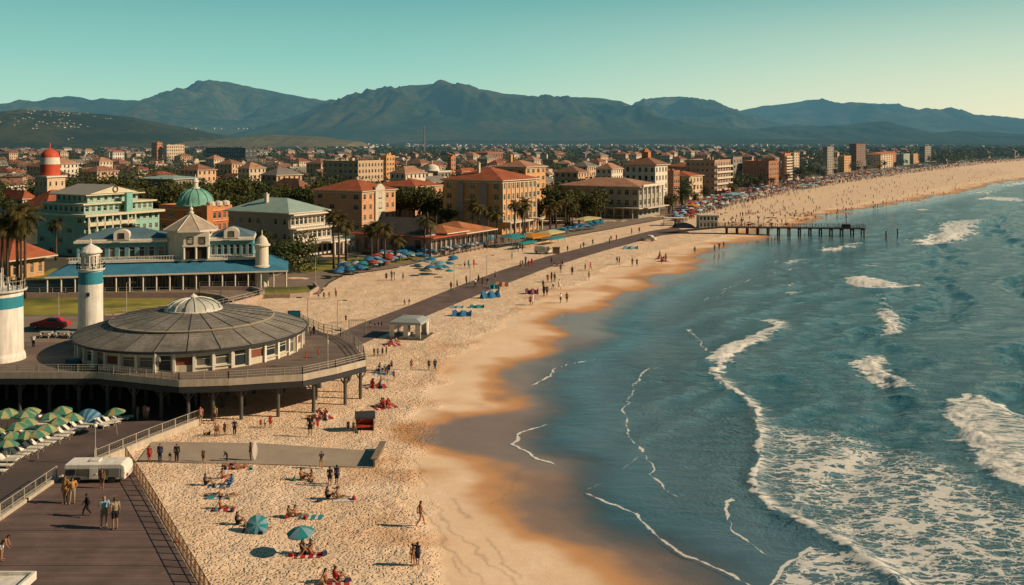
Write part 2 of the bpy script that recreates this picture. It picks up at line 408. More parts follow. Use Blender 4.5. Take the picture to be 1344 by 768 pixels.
def blob(poly, soft, amp, hgt=0.):
    global foam, Zs
    pl = W(poly + poly[:1], sm=2); dd, _ = pdist(pl, WX, WY)
    s = np.where(inside(pl, WX, WY), dd, -dd) + wob2 * soft * 2.6 + wob * soft * 2
    xs_ = [q_[0] - .25*q_[1] for q_ in pl]; pos = np.clip((X - .25*Y - min(xs_)) / (max(xs_) - min(xs_)), 0, 1)
    k = np.clip(.5 + s / soft, 0, 1) * (1.06 - .55 * pos ** 1.2); foam = np.maximum(foam, amp * k)
    Zs = Zs + hgt * np.clip(s / soft / 2, 0, 1)
def thin(pts, w=.28, amp=1.):
    w = w * .55
    global line
    dd, t = pdist(W(pts), WX, WY)
    line = np.maximum(line, amp * np.clip(np.minimum(t, 1-t) * 8, 0, 1) * np.clip(1.4 - (dd + wob * .35) / w, 0, 1))
    line = np.maximum(line, amp * .36 * np.clip(np.minimum(t, 1-t) * 5, 0, 1) * np.exp(-dd / (w * 9)) * (d > 0))
streakline([(1003,418),(1020,426),(1024,431),(985,444),(950,459),(931,478)], .9, 1., 3.4, .4)
blob([(1024,430),(990,440),(955,455),(932,476),(940,492),(952,478),(975,460),(1005,448),(1026,438)], 1.0, 1., .3)
streakline([(931,478),(946,504),(990,528),(993,555),(1002,600),(984,626),(1000,660),(1030,679),(1090,701),(1124,727),(1180,765),(1230,800)], .40, 1., 3.2, .32)
streakline([(1040,684),(1092,704),(1126,730),(1182,768)], .7, .95, 2.5, .3)
blob([(1114,366),(1130,378),(1165,381),(1205,376),(1170,371),(1135,363)], 1.6, .95, .4)
streakline([(1113,364),(1128,377),(1160,381),(1210,375)], 1.0, 1., 3., .3)
blob([(1151,387),(1163,391),(1177,412),(1196,438),(1158,441),(1151,432),(1156,412)], 1.5, 1., .55)
blob([(1122,475),(1156,460),(1168,468),(1167,488),(1212,513),(1150,506),(1138,492)], 1.2, 1., .5)
blob([(1239,536),(1271,517),(1330,540),(1400,556),(1400,668),(1344,642),(1300,625),(1292,605),(1268,578)], 1.5, .8, .5)
streakline([(1240,535),(1262,562),(1295,590),(1300,618),(1344,641),(1400,664)], 1.1, 1.05, 2.6, .45)
streakline([(1240,535),(1271,518),(1330,543),(1400,553)], .7, .95, 1.4, .2)
blob([(1194,321),(1225,304),(1239,292),(1315,285),(1265,301),(1290,305),(1262,318),(1220,321)], 3., .95, .6)
blob([(1070,328),(1100,324),(1140,314),(1120,325),(1085,331)], 1.7, .9, .4)
blob([(1022,347),(1042,340),(1072,338),(1050,346)], 1.6, .72, .2)
blob([(1033,375),(1040,368),(1044,374),(1038,378)], .8, .9, .2)
blob([(1030,388),(1040,379),(1052,386),(1042,390)], .9, .72, .2)
blob([(1130,350),(1150,344),(1156,350)], 1.2, .72, .2)
blob([(1280,262),(1300,257),(1360,262),(1344,265)], 4., .95, .5)
blob([(1272,254),(1305,248),(1330,246),(1300,255)], 5., .72, .3)
blob([(1199,276),(1213,273),(1226,275),(1212,278)], 4., .9, .2)
blob([(1310,244),(1344,238),(1400,236),(1344,243)], 6., .85, .2)
thin([(787,471),(747,476),(723,486),(726,496),(696,507)], .22); thin([(723,556),(684,567),(669,581),(700,598),(730,611)], .3)
thin([(771,645),(795,658),(842,678),(876,716),(924,742),(960,757),(1010,785)], .2)
thin([(867,479),(838,492),(826,520),(821,544),(818,568),(847,592),(854,620),(876,647),(943,671)], .2, .8)
thin([(771,644),(800,632),(830,600),(850,596)], .12, .5)
thin([(960,653),(953,668),(957,690),(985,714),(1010,735)], .2, .9)
thin([(1064,718),(1040,736),(1010,764),(985,790)], .3, 1.)
thin([(905,430),(920,452),(931,462)], .3, .7); thin([(915,400),(970,370),(1010,362),(1060,345)], .5, .55)
thin([(1000,366),(1045,362),(1080,352)], .4, .45)
pl = W([(1000,556),(1060,560),(1140,575),(1230,598),(1330,650),(1400,690),(1400,800),(1190,800),(1124,727),(1030,679),(984,630),(1002,600),(1000,556)], sm=1)
dd, _ = pdist(pl, X, Y); lace = np.where(inside(pl, X, Y), np.clip(dd / 5, 0, 1), 0)
lace = lace * (.55 + .75 * fbm(X / 8, Y / 8, 3, 55)) 
main = W([(931,478),(946,504),(990,528),(993,555),(1002,600),(984,626),(1000,660),(1030,679),(1090,701),(1124,727),(1180,765),(1230,800)])
dd, _ = pdist(main, X, Y); lace = lace * (.72 + .4 * np.exp(-dd / 6.))
pl = W([(1064,718),(1010,764),(985,800),(1190,800),(1126,730)], sm=1)
dd, _ = pdist(pl + pl[:1], X, Y); lace = np.maximum(lace, np.where(inside(pl, X, Y), np.clip(dd / 1., 0, 1) * .95, 0))
# swell: crests roughly along the shore, stronger to seaward
dirx, diry = math.cos(math.radians(-24)), math.sin(math.radians(-24))
s = X * dirx + Y * diry + wob2 * 6 + (fbm(X / 30, Y / 30, 2, 61) - .5) * 22
amp = np.clip(d / 60, 0, 1)
Zs = Zs * .8 + amp * (.30 * np.sin(s / 3.4) ** 3 + .22 * np.sin(s / 1.55 + 1.3)) * (Y < 900)
Zs = Zs + SEA_Z + np.clip(.02 - d * .0, 0, .02)
# the film of water runs a little up the beach, lying on the wet sand
bz = -.45 + .45 * np.clip(np.maximum(-d, 0) / 13., 0, 1) ** .8 + (fbm(X / 6, Y / 6, 3, 5) - .5) * .12 * np.clip(-d / 8, 0, 1)
Zs = np.where(d < 0, bz + .035, Zs)
V = np.stack([X.ravel(), Y.ravel(), Zs.ravel()], 1)
q = quads(nx, ny)[:, ::-1]
ok = (d.ravel() > -7.5)[q].all(1); q = q[ok]
m, nt, ns, ls = nodes_of('sea_water'); SEAM = m
p = wpos(nt)
A = lambda n: N(nt, 'ShaderNodeAttribute', attribute_name=n).outputs['Fac']
dep, fo, la, li = A('deep'), A('foam'), A('lace'), A('line')
b = N(nt, 'ShaderNodeBsdfPrincipled'); b.inputs['Roughness'].default_value = .12; b.inputs['IOR'].default_value = 1.33
c = mixc(nt, maprange(nt, dep, 4., 30.), (.105, .175, .215, 1), (.062, .185, .235, 1))
c = mixc(nt, maprange(nt, dep, 30., 120.), c, (.036, .155, .21, 1))
pn = noise(nt, p, .035, 4, .6); c = mixc(nt, maprange(nt, pn, .4, .7, 0., .5), c, (.018, .10, .14, 1))
ls.new(c, b.inputs['Base Color'])
mp = N(nt, 'ShaderNodeMapping'); mp.inputs['Rotation'].default_value = (0, 0, math.radians(20)); mp.inputs['Scale'].default_value = (.55, 1.5, 1); ls.new(p, mp.inputs[0])
h1 = noise(nt, mp.outputs[0], .42, 5, .62, .6); h2 = noise(nt, p, 2.6, 4, .6, .3)
calm = maprange(nt, dep, 3., 26., .05, 1.)
hh = math_(nt, 'MULTIPLY', math_(nt, 'ADD', math_(nt, 'MULTIPLY', h1, 1.0), math_(nt, 'MULTIPLY', h2, .26)), calm)
bp = N(nt, 'ShaderNodeBump'); bp.inputs['Strength'].default_value = 1.; bp.inputs['Distance'].default_value = 1.15
ls.new(hh, bp.inputs['Height']); ls.new(bp.outputs[0], b.inputs['Normal'])
tr = N(nt, 'ShaderNodeBsdfTransparent'); tr.inputs[0].default_value = (1, 1, 1, 1)
ms = N(nt, 'ShaderNodeMixShader'); ls.new(maprange(nt, math_(nt, 'ADD', dep, math_(nt, 'MULTIPLY', math_(nt, 'SUBTRACT', noise(nt, p, .13, 4, .55), .5), 8.)), -2.2, 7., .0, 1.), ms.inputs[0]); ls.new(tr.outputs[0], ms.inputs[1]); ls.new(b.outputs[0], ms.inputs[2])
fb = N(nt, 'ShaderNodeBsdfPrincipled'); fb.inputs['Base Color'].default_value = (.90, .86, .80, 1); fb.inputs['Roughness'].default_value = .9
bp2 = N(nt, 'ShaderNodeBump'); bp2.inputs['Strength'].default_value = 1.; bp2.inputs['Distance'].default_value = .35
mpf = N(nt, 'ShaderNodeMapping'); mpf.inputs['Rotation'].default_value = (0, 0, math.radians(24)); mpf.inputs['Scale'].default_value = (.35, 1.3, 1); ls.new(p, mpf.inputs[0])
fn = noise(nt, mpf.outputs[0], 1.3, 6, .72, .4); ls.new(fn, bp2.inputs['Height']); ls.new(bp2.outputs[0], fb.inputs['Normal'])
f1 = maprange(nt, math_(nt, 'ADD', fo, math_(nt, 'MULTIPLY', math_(nt, 'SUBTRACT', fn, .5), 2.3)), .42, .95)
f1 = math_(nt, 'MULTIPLY', f1, maprange(nt, fo, .02, .2))
def lacework(scale, w):
    v = N(nt, 'ShaderNodeTexVoronoi'); v.feature = 'DISTANCE_TO_EDGE'; v.inputs['Scale'].default_value = scale
    nz = N(nt, 'ShaderNodeTexNoise'); nz.inputs['Scale'].default_value = scale * 1.4; nz.inputs['Detail'].default_value = 4; ls.new(p, nz.inputs['Vector'])
    sc_ = N(nt, 'ShaderNodeVectorMath', operation='SCALE'); ls.new(nz.outputs['Color'], sc_.inputs[0]); sc_.inputs['Scale'].default_value = 1.1 / scale
    mq = N(nt, 'ShaderNodeMapping'); mq.inputs['Scale'].default_value = (.55, 1.15, 1); mq.inputs['Rotation'].default_value = (0, 0, .15); ls.new(p, mq.inputs[0]); ad = N(nt, 'ShaderNodeVectorMath', operation='ADD'); ls.new(mq.outputs[0], ad.inputs[0]); ls.new(sc_.outputs[0], ad.inputs[1])
    ls.new(ad.outputs[0], v.inputs['Vector'])
    wv = math_(nt, 'MULTIPLY', math_(nt, 'MULTIPLY', la, maprange(nt, noise(nt, p, scale * .4, 5, .7), .39, .62)), w)
    return math_(nt, 'MULTIPLY', maprange(nt, math_(nt, 'SUBTRACT', v.outputs['Distance'], wv), -.02, .03, 1., 0.), maprange(nt, la, .02, .15))
f2 = math_(nt, 'MAXIMUM', lacework(.5, .17), lacework(1.4, .11))
f2 = math_(nt, 'MULTIPLY', f2, .88)
f3 = maprange(nt, math_(nt, 'ADD', li, math_(nt, 'MULTIPLY', math_(nt, 'SUBTRACT', fn, .5), .3)), .35, .8)
f3 = math_(nt, 'MULTIPLY', math_(nt, 'MULTIPLY', f3, maprange(nt, li, .02, .2)), .9)
ft = math_(nt, 'MAXIMUM', math_(nt, 'MAXIMUM', f1, f2), f3)
m2 = N(nt, 'ShaderNodeMixShader'); ls.new(ft, m2.inputs[0]); ls.new(ms.outputs[0], m2.inputs[1]); ls.new(fb.outputs[0], m2.inputs[2])
finish(nt, m2.outputs[0], 0)
me = np_mesh('sea', V, q, SEAM, True, {'deep': d.ravel(), 'foam': foam.ravel(), 'lace': lace.ravel(), 'line': line.ravel()})
tag(link('sea', me), kind='structure')
# far sea out to the horizon
mb = MB(); mb.quad((xat(1480, 2500)-800, 2600, -.9), (40000, 2600, -.9), (40000, 30000, -.9), (6500, 30000, -.9))
mb.quad((xat(1479, 200), 60, -.6), (9000, 60, -.6), (9000, 2600, -.6), (xat(1479, 2600), 2600, -.6))
far_sea_mat = mat('far_water', (.015, .14, .17), .25, .2, .02, .5, .3, haze=HZ)
tag(mb.build('open_sea', far_sea_mat), kind='structure')

# ---- city ground: one sheet from the promenade to the hills
GROUND = mat('town_ground', (.075, .07, .05), .95, .4, .05, .3, 1.5, haze=HZ, tint=(.035, .05, .02))
inner = [(-60,768+40),(60,700),(300,396),(345,390),(420,386),(432,372),(450,362),(520,352),(575,338),(650,322),(700,319),(790,303),(865,289),(900,280),(930,268),(975,255),(1040,243),(1120,231),(1200,221),(1270,213),(1344,207.5),(1500,202),(2200,193)]
pl = [at(x, y, .02) for x, y in inner[2:]]
poly = [Vector((-9000, pl[0].y, .02))] + pl + [Vector((30000, 30000, .02)), Vector((-20000, 30000, .02))]
mb = MB(); mb.add(poly, [tuple(range(len(poly)))])
me = mb.mesh('ground', GROUND); bm = bmesh.new(); bm.from_mesh(me); bmesh.ops.triangulate(bm, faces=bm.faces[:]); bm.to_mesh(me); bm.free()
tag(link('ground', me), kind='structure')
def sheet(name, pts, z, m, kind='structure'):
    P_ = [at(x, y, z) for x, y in pts]
    mb = MB(); mb.add(P_, [tuple(range(len(P_)))]); me = mb.mesh(name, m)
    bm = bmesh.new(); bm.from_mesh(me); bmesh.ops.triangulate(bm, faces=bm.faces[:])
    for f in bm.faces:
        if f.normal.z < 0: f.normal_flip()
    bm.to_mesh(me); bm.free()
    return tag(link(name, me), kind=kind)
PROM = mat('promenade_paving', (.24, .18, .14), .9, .25, .3, .3, 6)
DARKWALK = plank_mat('walkway_asphalt', (.15, .105, .092), 2.2, .6, .9)
GRASS = mat('grass', (.30, .26, .045), .95, .35, .25, .8, 9, tint=(.085, .10, .02))
sheet('promenade', [(300,394),(345,388.5),(418,385),(430,371),(448,361),(520,351),(575,337),(650,321),(700,318),(790,302),(865,288),(930,267),(1040,242),(1120,230),(1200,220),(1170,218),(1040,234),(930,252),(860,268),(780,284),(700,298),(640,305),(560,322),(480,338),(420,350),(300,375)], .03, PROM)
sheet('promenade', [(-400,400),(330,392),(345,388),(360,380),(300,374),(70,372),(-400,368)], .034, PROM)
walk_px_top = [(418,450),(470,426),(540,400),(600,376),(660,354),(720,336),(790,319),(850,304),(885,298)]
walk_px_bot = [(905,305),(868,309),(800,327),(720,351),(660,374),(600,398),(540,423),(470,454),(430,470)]
sheet('walkway', walk_px_top + walk_px_bot, .06, DARKWALK)
sheet('lawn', [(385,354),(402,345),(470,338),(560,330),(560,336),(520,346),(455,353),(405,358)], .045, GRASS)
sheet('lawn', [(345,392),(330,387),(352,377),(408,376),(415,381),(405,388)], .05, GRASS)
sheet('lawn', [(-300,425),(-300,392),(100,391),(262,393),(300,402),(280,413),(200,414),(130,416)], .045, GRASS)
sheet('lawn', [(40,365),(70,352),(100,356),(75,366)], .055, GRASS)

# ---- mountains
def ridge(name, prof, D, depth, seed, c1, c2, rock=None, back=.5, spur=.35, nx=260, ny=90):
    px = np.array([p[0] for p in prof], float); pz = np.array([p[1] for p in prof], float)
    xs = np.linspace(px[0], px[-1], nx)
    t = np.linspace(0, 1 + back, ny)
    z = np.interp(xs, px, H - (pz - HY) * D / F)
    XX = np.zeros((ny, nx)); YY = np.zeros((ny, nx)); ZZ = np.zeros((ny, nx))
    for j, tt in enumerate(t):
        Yj = D - depth + depth * tt
        x = xat(xs, D) + 0 * tt; XX[j] = x; YY[j] = Yj
        sh = np.sin(np.clip(tt, 0, 1) * PI / 2) ** 1.25 if tt <= 1 else 1 - .6 * ((tt - 1) / back) ** 1.5
        ZZ[j] = z * sh
    S = depth
    wx = XX + (fbm(XX / (S*.5), YY / (S*.5), 3, seed + 9) - .5) * S * .3
    n = fbm(wx / (S * .15), YY / (S * .55), 5, seed, True)
    n2 = fbm(XX / (S * .09), YY / (S * .13), 4, seed + 3, True)
    tt = np.repeat(t[:, None], nx, 1)
    e = np.clip(np.minimum(tt, 1) * 1.2, 0, 1) * np.clip(1.0 - tt, .012, 1) * 2
    ZZ = ZZ + np.maximum(ZZ, 0) * e * ((n - .80) * spur * 4.2 + (n2 - .75) * spur * 1.2)
    ZZ = ZZ * (1 + (fbm(XX / (S * .06), YY / (S * .06), 3, seed + 5) - .5) * .06)
    edge = np.clip(np.minimum(np.arange(nx), nx - 1 - np.arange(nx)) / 8., 0, 1)
    ZZ = np.where(edge[None] < 1, ZZ * edge[None] - 3, ZZ) 
    V = np.stack([XX.ravel(), YY.ravel(), ZZ.ravel()], 1)
    m, nt, ns, ls = nodes_of(name + '_cover')
    b = N(nt, 'ShaderNodeBsdfPrincipled'); b.inputs['Roughness'].default_value = 1; b.inputs['Specular IOR Level'].default_value = .05
    p = wpos(nt); n1 = noise(nt, p, 4. / S, 6, .65); n3 = noise(nt, p, 55. / S, 4, .65)
    f = math_(nt, 'ADD', math_(nt, 'MULTIPLY', n1, .6), math_(nt, 'MULTIPLY', n3, .4))
    c = mixc(nt, maprange(nt, f, .42, .6), (*c1, 1), (*c2, 1))
    if rock:
        rx, ry, rz, rr = rock
        v = N(nt, 'ShaderNodeVectorMath', operation='DISTANCE'); ls.new(p, v.inputs[0]); v.inputs[1].default_value = (rx, ry, rz)
        rf = maprange(nt, math_(nt, 'ADD', v.outputs['Value'], math_(nt, 'MULTIPLY', math_(nt, 'SUBTRACT', n3, .5), rr * 1.6)), rr * .6, rr, 1., 0.)
        c = mixc(nt, rf, c, (.42, .36, .28, 1))
    ls.new(c, b.inputs['Base Color'])
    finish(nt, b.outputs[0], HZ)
    o = link(name, np_mesh(name, V, quads(nx, ny), m, True)); tag(o, kind='structure')
    return XX, YY, ZZ
g1, g2 = (.022, .042, .026), (.115, .108, .05)
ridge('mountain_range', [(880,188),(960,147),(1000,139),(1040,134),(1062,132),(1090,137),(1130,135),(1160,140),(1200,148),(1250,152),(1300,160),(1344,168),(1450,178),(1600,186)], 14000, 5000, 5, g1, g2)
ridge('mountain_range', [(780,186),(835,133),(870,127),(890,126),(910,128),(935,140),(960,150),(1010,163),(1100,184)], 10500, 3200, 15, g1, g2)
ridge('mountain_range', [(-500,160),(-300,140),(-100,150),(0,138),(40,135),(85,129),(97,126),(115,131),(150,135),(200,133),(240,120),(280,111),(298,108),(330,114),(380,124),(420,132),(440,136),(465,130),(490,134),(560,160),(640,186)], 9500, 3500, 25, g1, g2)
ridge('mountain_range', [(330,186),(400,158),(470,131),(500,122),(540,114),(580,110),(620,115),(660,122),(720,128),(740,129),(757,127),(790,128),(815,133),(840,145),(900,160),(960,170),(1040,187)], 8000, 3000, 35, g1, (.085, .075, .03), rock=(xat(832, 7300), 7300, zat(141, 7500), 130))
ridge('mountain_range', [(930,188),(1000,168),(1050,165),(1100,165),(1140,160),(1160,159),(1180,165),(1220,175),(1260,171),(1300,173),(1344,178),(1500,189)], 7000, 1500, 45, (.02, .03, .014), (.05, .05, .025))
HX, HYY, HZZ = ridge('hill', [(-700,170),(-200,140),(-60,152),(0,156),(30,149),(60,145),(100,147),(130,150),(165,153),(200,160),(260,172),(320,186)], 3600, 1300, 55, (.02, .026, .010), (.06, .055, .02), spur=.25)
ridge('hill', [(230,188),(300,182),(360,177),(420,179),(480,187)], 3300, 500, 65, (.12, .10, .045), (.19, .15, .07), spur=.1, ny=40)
ridge('hill', [(500,188),(600,183),(760,185),(900,181),(1060,183),(1300,188)], 5000, 800, 75, (.02, .028, .012), (.05, .05, .022), spur=.2, ny=40)
# ================================================================== BUILDINGS
TH = math.radians(30)             # the seafront runs 30 degrees to the right of straight ahead
_win = {}
FRAME_W = mat('window_frame_cream', (.62, .57, .47), .6, .08, haze=HZ)
FRAME_D = mat('window_frame_dark', (.10, .085, .07), .6, .1, haze=HZ)
GLASS = glass_mat('window_glass')
STONE = mat('pale_stone_trim', (.60, .53, .42), .85, .12, .8, .2, 6, haze=HZ)
def win_mesh(w, h, frame):
    k = (round(w, 2), round(h, 2), frame.name)
    if k in _win: return _win[k]
    mb = MB(); t = min(.11, w * .09)
    mb.box(-w/2, -.05, 0, -w/2+t, .06, h); mb.box(w/2-t, -.05, 0, w/2, .06, h)
    mb.box(-w/2+t, -.05, 0, w/2-t, .06, t); mb.box(-w/2+t, -.05, h-t, w/2-t, .06, h)
    n = max(1, int(w / .9))
    for i in range(1, n): x = -w/2 + w*i/n; mb.box(x-t*.3, -.03, t, x+t*.3, .05, h-t)
    mb.box(-w/2+t, -.03, h*.68-.03, w/2-t, .05, h*.68+.03)
    mb.quad((-w/2+t, .03, t), (w/2-t, .03, t), (w/2-t, .03, h-t), (-w/2+t, .03, h-t), 1)
    mb.box(-w/2-.12, -.38, -.1, w/2+.12, -.23, -.01)   # sill
    me = mb.mesh('window', [frame, GLASS]); _win[k] = me
    return me
def facade(mb, root, o, rho, Wd, z0, z1, floors, cols, ww=.5, wh=.58, frame=None, mi=0, skip=None, margin=.0, sill=.22):
    """a wall with real openings; every opening gets a window of its own"""
    ex = Vector((math.cos(rho), math.sin(rho), 0)); no = Vector((math.sin(rho), -math.cos(rho), 0)); o = Vector(o)
    def q(x0, x1, a, b):
        mb.quad(o+ex*x0+Vector((0,0,a)), o+ex*x1+Vector((0,0,a)), o+ex*x1+Vector((0,0,b)), o+ex*x0+Vector((0,0,b)), mi)
    if not floors or not cols: q(0, Wd, z0, z1); return
    fh = (z1 - z0) / floors; cw = (Wd - 2*margin) / cols; w_ = cw * ww; h_ = fh * wh; dp = .24
    if margin: q(0, margin, z0, z1); q(Wd-margin, Wd, z0, z1)
    for j in range(floors):
        for i in range(cols):
            a, b = margin + i*cw, margin + (i+1)*cw; c, d = z0 + j*fh, z0 + (j+1)*fh
            if skip and skip(i, j): q(a, b, c, d); continue
            x0, x1 = (a+b)/2 - w_/2, (a+b)/2 + w_/2; y0 = c + fh*sill; y1 = y0 + h_
            q(a, x0, c, d); q(x1, b, c, d); q(x0, x1, c, y0); q(x0, x1, y1, d)
            pts = [o+ex*x0+Vector((0,0,y0)), o+ex*x1+Vector((0,0,y0)), o+ex*x1+Vector((0,0,y1)), o+ex*x0+Vector((0,0,y1))]
            for k in range(4):
                A, B = pts[k], pts[(k+1) % 4]; mb.quad(A, B, B - no*dp, A - no*dp, mi)
            link('window', win_mesh(w_, h_, frame or FRAME_W), root, o + ex*(x0+x1)/2 + Vector((0,0,y0)) - no*(dp-.03), rho)
def block(root, x0, x1, y0, y1, z0, z1, wall, fl=0, cv=0, cu=0, name='wall', frame=None, ww=.5, wh=.58, skipv=None, skipu=None, margin=0., top=True):
    """a storey block: beach front on y0, landward end wall on x0"""
    mb = MB()
    facade(mb, root, (x0, y0, 0), 0, x1-x0, z0, z1, fl, cv, ww, wh, frame, 0, skipv, margin)
    facade(mb, root, (x0, y1, 0), -PI/2, y1-y0, z0, z1, fl, cu, ww, wh, frame, 0, skipu, margin)
    mb.quad((x1,y0,z0), (x1,y1,z0), (x1,y1,z1), (x1,y0,z1)); mb.quad((x1,y1,z0), (x0,y1,z0), (x0,y1,z1), (x1,y1,z1))
    if top: mb.quad((x0,y0,z1), (x1,y0,z1), (x1,y1,z1), (x0,y1,z1))
    return mb.build(name, wall, root)
def hip(root, x0, x1, y0, y1, z, zt, m, over=.7, soffit=STONE, name='roof', ridgefrac=None):
    a, b, c, d = x0-over, x1+over, y0-over, y1+over; w_, l_ = b-a, d-c
    s = min(w_, l_) / 2
    if ridgefrac is not None: s *= ridgefrac
    mb = MB(); t = .28
    if w_ > l_: r = [(a+s, (c+d)/2, zt), (b-s, (c+d)/2, zt)]
    else: r = [((a+b)/2, c+s, zt), ((a+b)/2, d-s, zt)]
    v = [(a,c,z+t),(b,c,z+t),(b,d,z+t),(a,d,z+t)] + r
    if w_ > l_: fs = [(0,1,5,4),(1,2,5),(2,3,4,5),(3,0,4)]
    else: fs = [(0,1,4),(1,2,5,4),(2,3,5),(3,0,4,5)]
    mb.add(v, fs)
    mb.box(a, c, z, b, d, z+t-.004, 1)
    return mb.build(name, [m, soffit], root)
def flat(root, x0, x1, y0, y1, z, m, par=.9, wall=None, name='roof', clutter=3):
    mb = MB(); t = .3
    mb.box(x0+t, y0+t, z-.1, x1-t, y1-t, z+.12)
    for a in ((x0-.1,y0-.1,x1+.1,y0+t),(x0-.1,y1-t,x1+.1,y1+.1),(x0-.1,y0+t,x0+t,y1-t),(x1-t,y0+t,x1+.1,y1-t)):
        mb.box(a[0], a[1], z-.15, a[2], a[3], z+par, 1)
    r = mb.build(name, [m, wall or m], root)
    for i in range(clutter):
        s = R.uniform(.8, 2.0); h_ = R.uniform(.7, 2.2); x = R.uniform(x0+1.5, x1-3); y = R.uniform(y0+1.5, y1-3)
        c = MB(); c.box(0, 0, 0, s, s*.8, h_); c.box(-.08, -.08, h_, s+.08, s*.8+.08, h_+.12)
        c.build('roof_housing', wall or m, r, (x, y, z+.12))
    return r
def chimney(roof, x, y, z, h=2.2, s=.9, m=None):
    c = MB(); c.box(-s/2,-s/2,0,s/2,s/2,h); c.box(-s/2-.12,-s/2-.12,h,s/2+.12,s/2+.12,h+.2); c.cyl((0,0),s*.25,h+.2,h+.6,8)
    c.build('chimney', m or STONE, roof, (x, y, z))
def band(root, x0, x1, y0, y1, z, m=STONE, h=.3, out=.18, name='string_course'):
    mb = MB()
    mb.box(x0-out, y0-out, z, x1+out, y0-.003, z+h); mb.box(x0-out, y0-.003, z, x0-.003, y1, z+h)
    return mb.build(name, m, root)
def balcony(root, x0, x1, y0, z, m, dep=1.3, solid=True, rail=None):
    mb = MB(); mb.box(x0, y0-dep, z-.18, x1, y0-.003, z)
    b = mb.build('balcony', m, root)
    r = MB()
    if solid: r.box(x0, y0-dep, z, x1, y0-dep+.1, z+.85); r.box(x0, y0-dep+.1, z, x0+.1, y0-.004, z+.85); r.box(x1-.1, y0-dep+.1, z, x1, y0-.004, z+.85)
    else:
        r.box(x0, y0-dep, z+.9, x1, y0-dep+.07, z+1.0); n = int((x1-x0)/.5)
        for i in range(n+1): x = x0+.03+(x1-x0-.1)*i/n; r.box(x-.03, y0-dep, z, x+.03, y0-dep+.06, z+.9)
    r.build('railing', rail or m, b)
    return b
class Site:
    """a building's plot: its visible corner, seen at px/py on the ground, and its two street fronts"""
    def __init__(s, name, label, cat, pxc, pyb, pxl, pxr, group=None, th=TH):
        s.P = at(pxc, pyb); s.th = th; s.v = Vector((math.sin(th), math.cos(th))); s.u = Vector((-math.cos(th), math.sin(th)))
        k = (pxr - CX)/F; s.Lv = (k*s.P.y - s.P.x)/(s.v.x - k*s.v.y)
        k = (pxl - CX)/F; s.Lu = (k*s.P.y - s.P.x)/(s.u.x - k*s.u.y)
        s.root = tag(empty(name, s.P, PI/2 - th), label, cat, group)
    def z(s, py): return zat(py, s.P.y)
footprints = []
def keep(s, pad=4):
    c = s.P.xy + s.v*s.Lv/2 + s.u*s.Lu/2; footprints.append((c.x, c.y, math.hypot(s.Lv, s.Lu)/2 + pad))
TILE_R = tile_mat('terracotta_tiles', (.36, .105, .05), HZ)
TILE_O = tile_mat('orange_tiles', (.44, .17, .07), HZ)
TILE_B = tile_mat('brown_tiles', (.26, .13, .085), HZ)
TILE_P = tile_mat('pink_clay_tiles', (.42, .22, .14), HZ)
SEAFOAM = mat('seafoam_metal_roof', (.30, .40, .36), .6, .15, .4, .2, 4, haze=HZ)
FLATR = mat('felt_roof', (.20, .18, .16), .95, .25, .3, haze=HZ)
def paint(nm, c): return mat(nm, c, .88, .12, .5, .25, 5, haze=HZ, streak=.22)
PEACH = paint('peach_plaster', (.64, .34, .19)); MUSTARD = paint('mustard_plaster', (.68, .37, .16)); CREAM = paint('cream_plaster', (.68, .50, .33))
WHITE = paint('white_plaster', (.74, .66, .56)); MAUVE = paint('mauve_plaster', (.40, .31, .27)); MINT = paint('mint_plaster', (.30, .52, .44))
ORANGE = paint('orange_plaster', (.58, .22, .09)); BRICK = paint('brick_wall', (.38, .16, .095)); SAND_P = paint('sand_plaster', (.60, .43, .28)); GREYP = paint('grey_plaster', (.30, .27, .23))

# --- peach hotel with the curved parapet
s = Site('seafront_hotel', 'peach three-storey hotel with red hipped roof and curved white parapet on its sunny front', 'hotel', 475, 306, 412, 519); keep(s)
zt = s.z(252)
block(s.root, 0, s.Lv, 0, s.Lu, 0, zt, PEACH, 4, 6, 4, wh=.5, ww=.42, skipv=lambda i,j: j==0 and i%2, skipu=lambda i,j: (i+j)%3==1)
rf = hip(s.root, 0, s.Lv, 0, s.Lu, zt, zt+3.6, TILE_R); chimney(rf, s.Lv*.7, s.Lu*.6, zt+1.5)
band(s.root, 0, s.Lv, 0, s.Lu, zt-.6); band(s.root, 0, s.Lv, 0, s.Lu, zt*.25)
mb = MB(); a = s.Lv*.36; b_ = s.Lv*.64; n = 12
mb.box(a, -.55, 0, b_, -.004, zt+.9)
arc = [(a+(b_-a)*i/n, zt+.9+1.5*math.sin(PI*i/n)) for i in range(n+1)]
mb.add([(x,-.55,z) for x,z in arc]+[(x,-.01,z) for x,z in arc], [tuple(range(n+1)), tuple(range(2*n+1,n,-1))]+[(i+1,i,n+1+i,n+2+i) for i in range(n)])
pr = mb.build('parapet', STONE, s.root)
for j in range(3): link('window', win_mesh(1.6, 2.0, FRAME_D), s.root, ((a+b_)/2, -.52, zt*.25*(j+1)+1.0))
# --- peach block behind it
s = Site('apartment_house', 'peach apartment house with low red roof half hidden by a dark tree', 'apartment house', 545, 290, 490, 581); keep(s)
zt = s.z(246)
block(s.root, 0, s.Lv, 0, s.Lu, 0, zt, PEACH, 3, 5, 4, ww=.4, wh=.5, skipu=lambda i,j: (i+2*j)%3==0); rf = hip(s.root, 0, s.Lv, 0, s.Lu, zt, zt+3.0, TILE_R); chimney(rf, s.Lv*.4, s.Lu*.5, zt+1.8)
band(s.root, 0, s.Lv, 0, s.Lu, zt-.55)
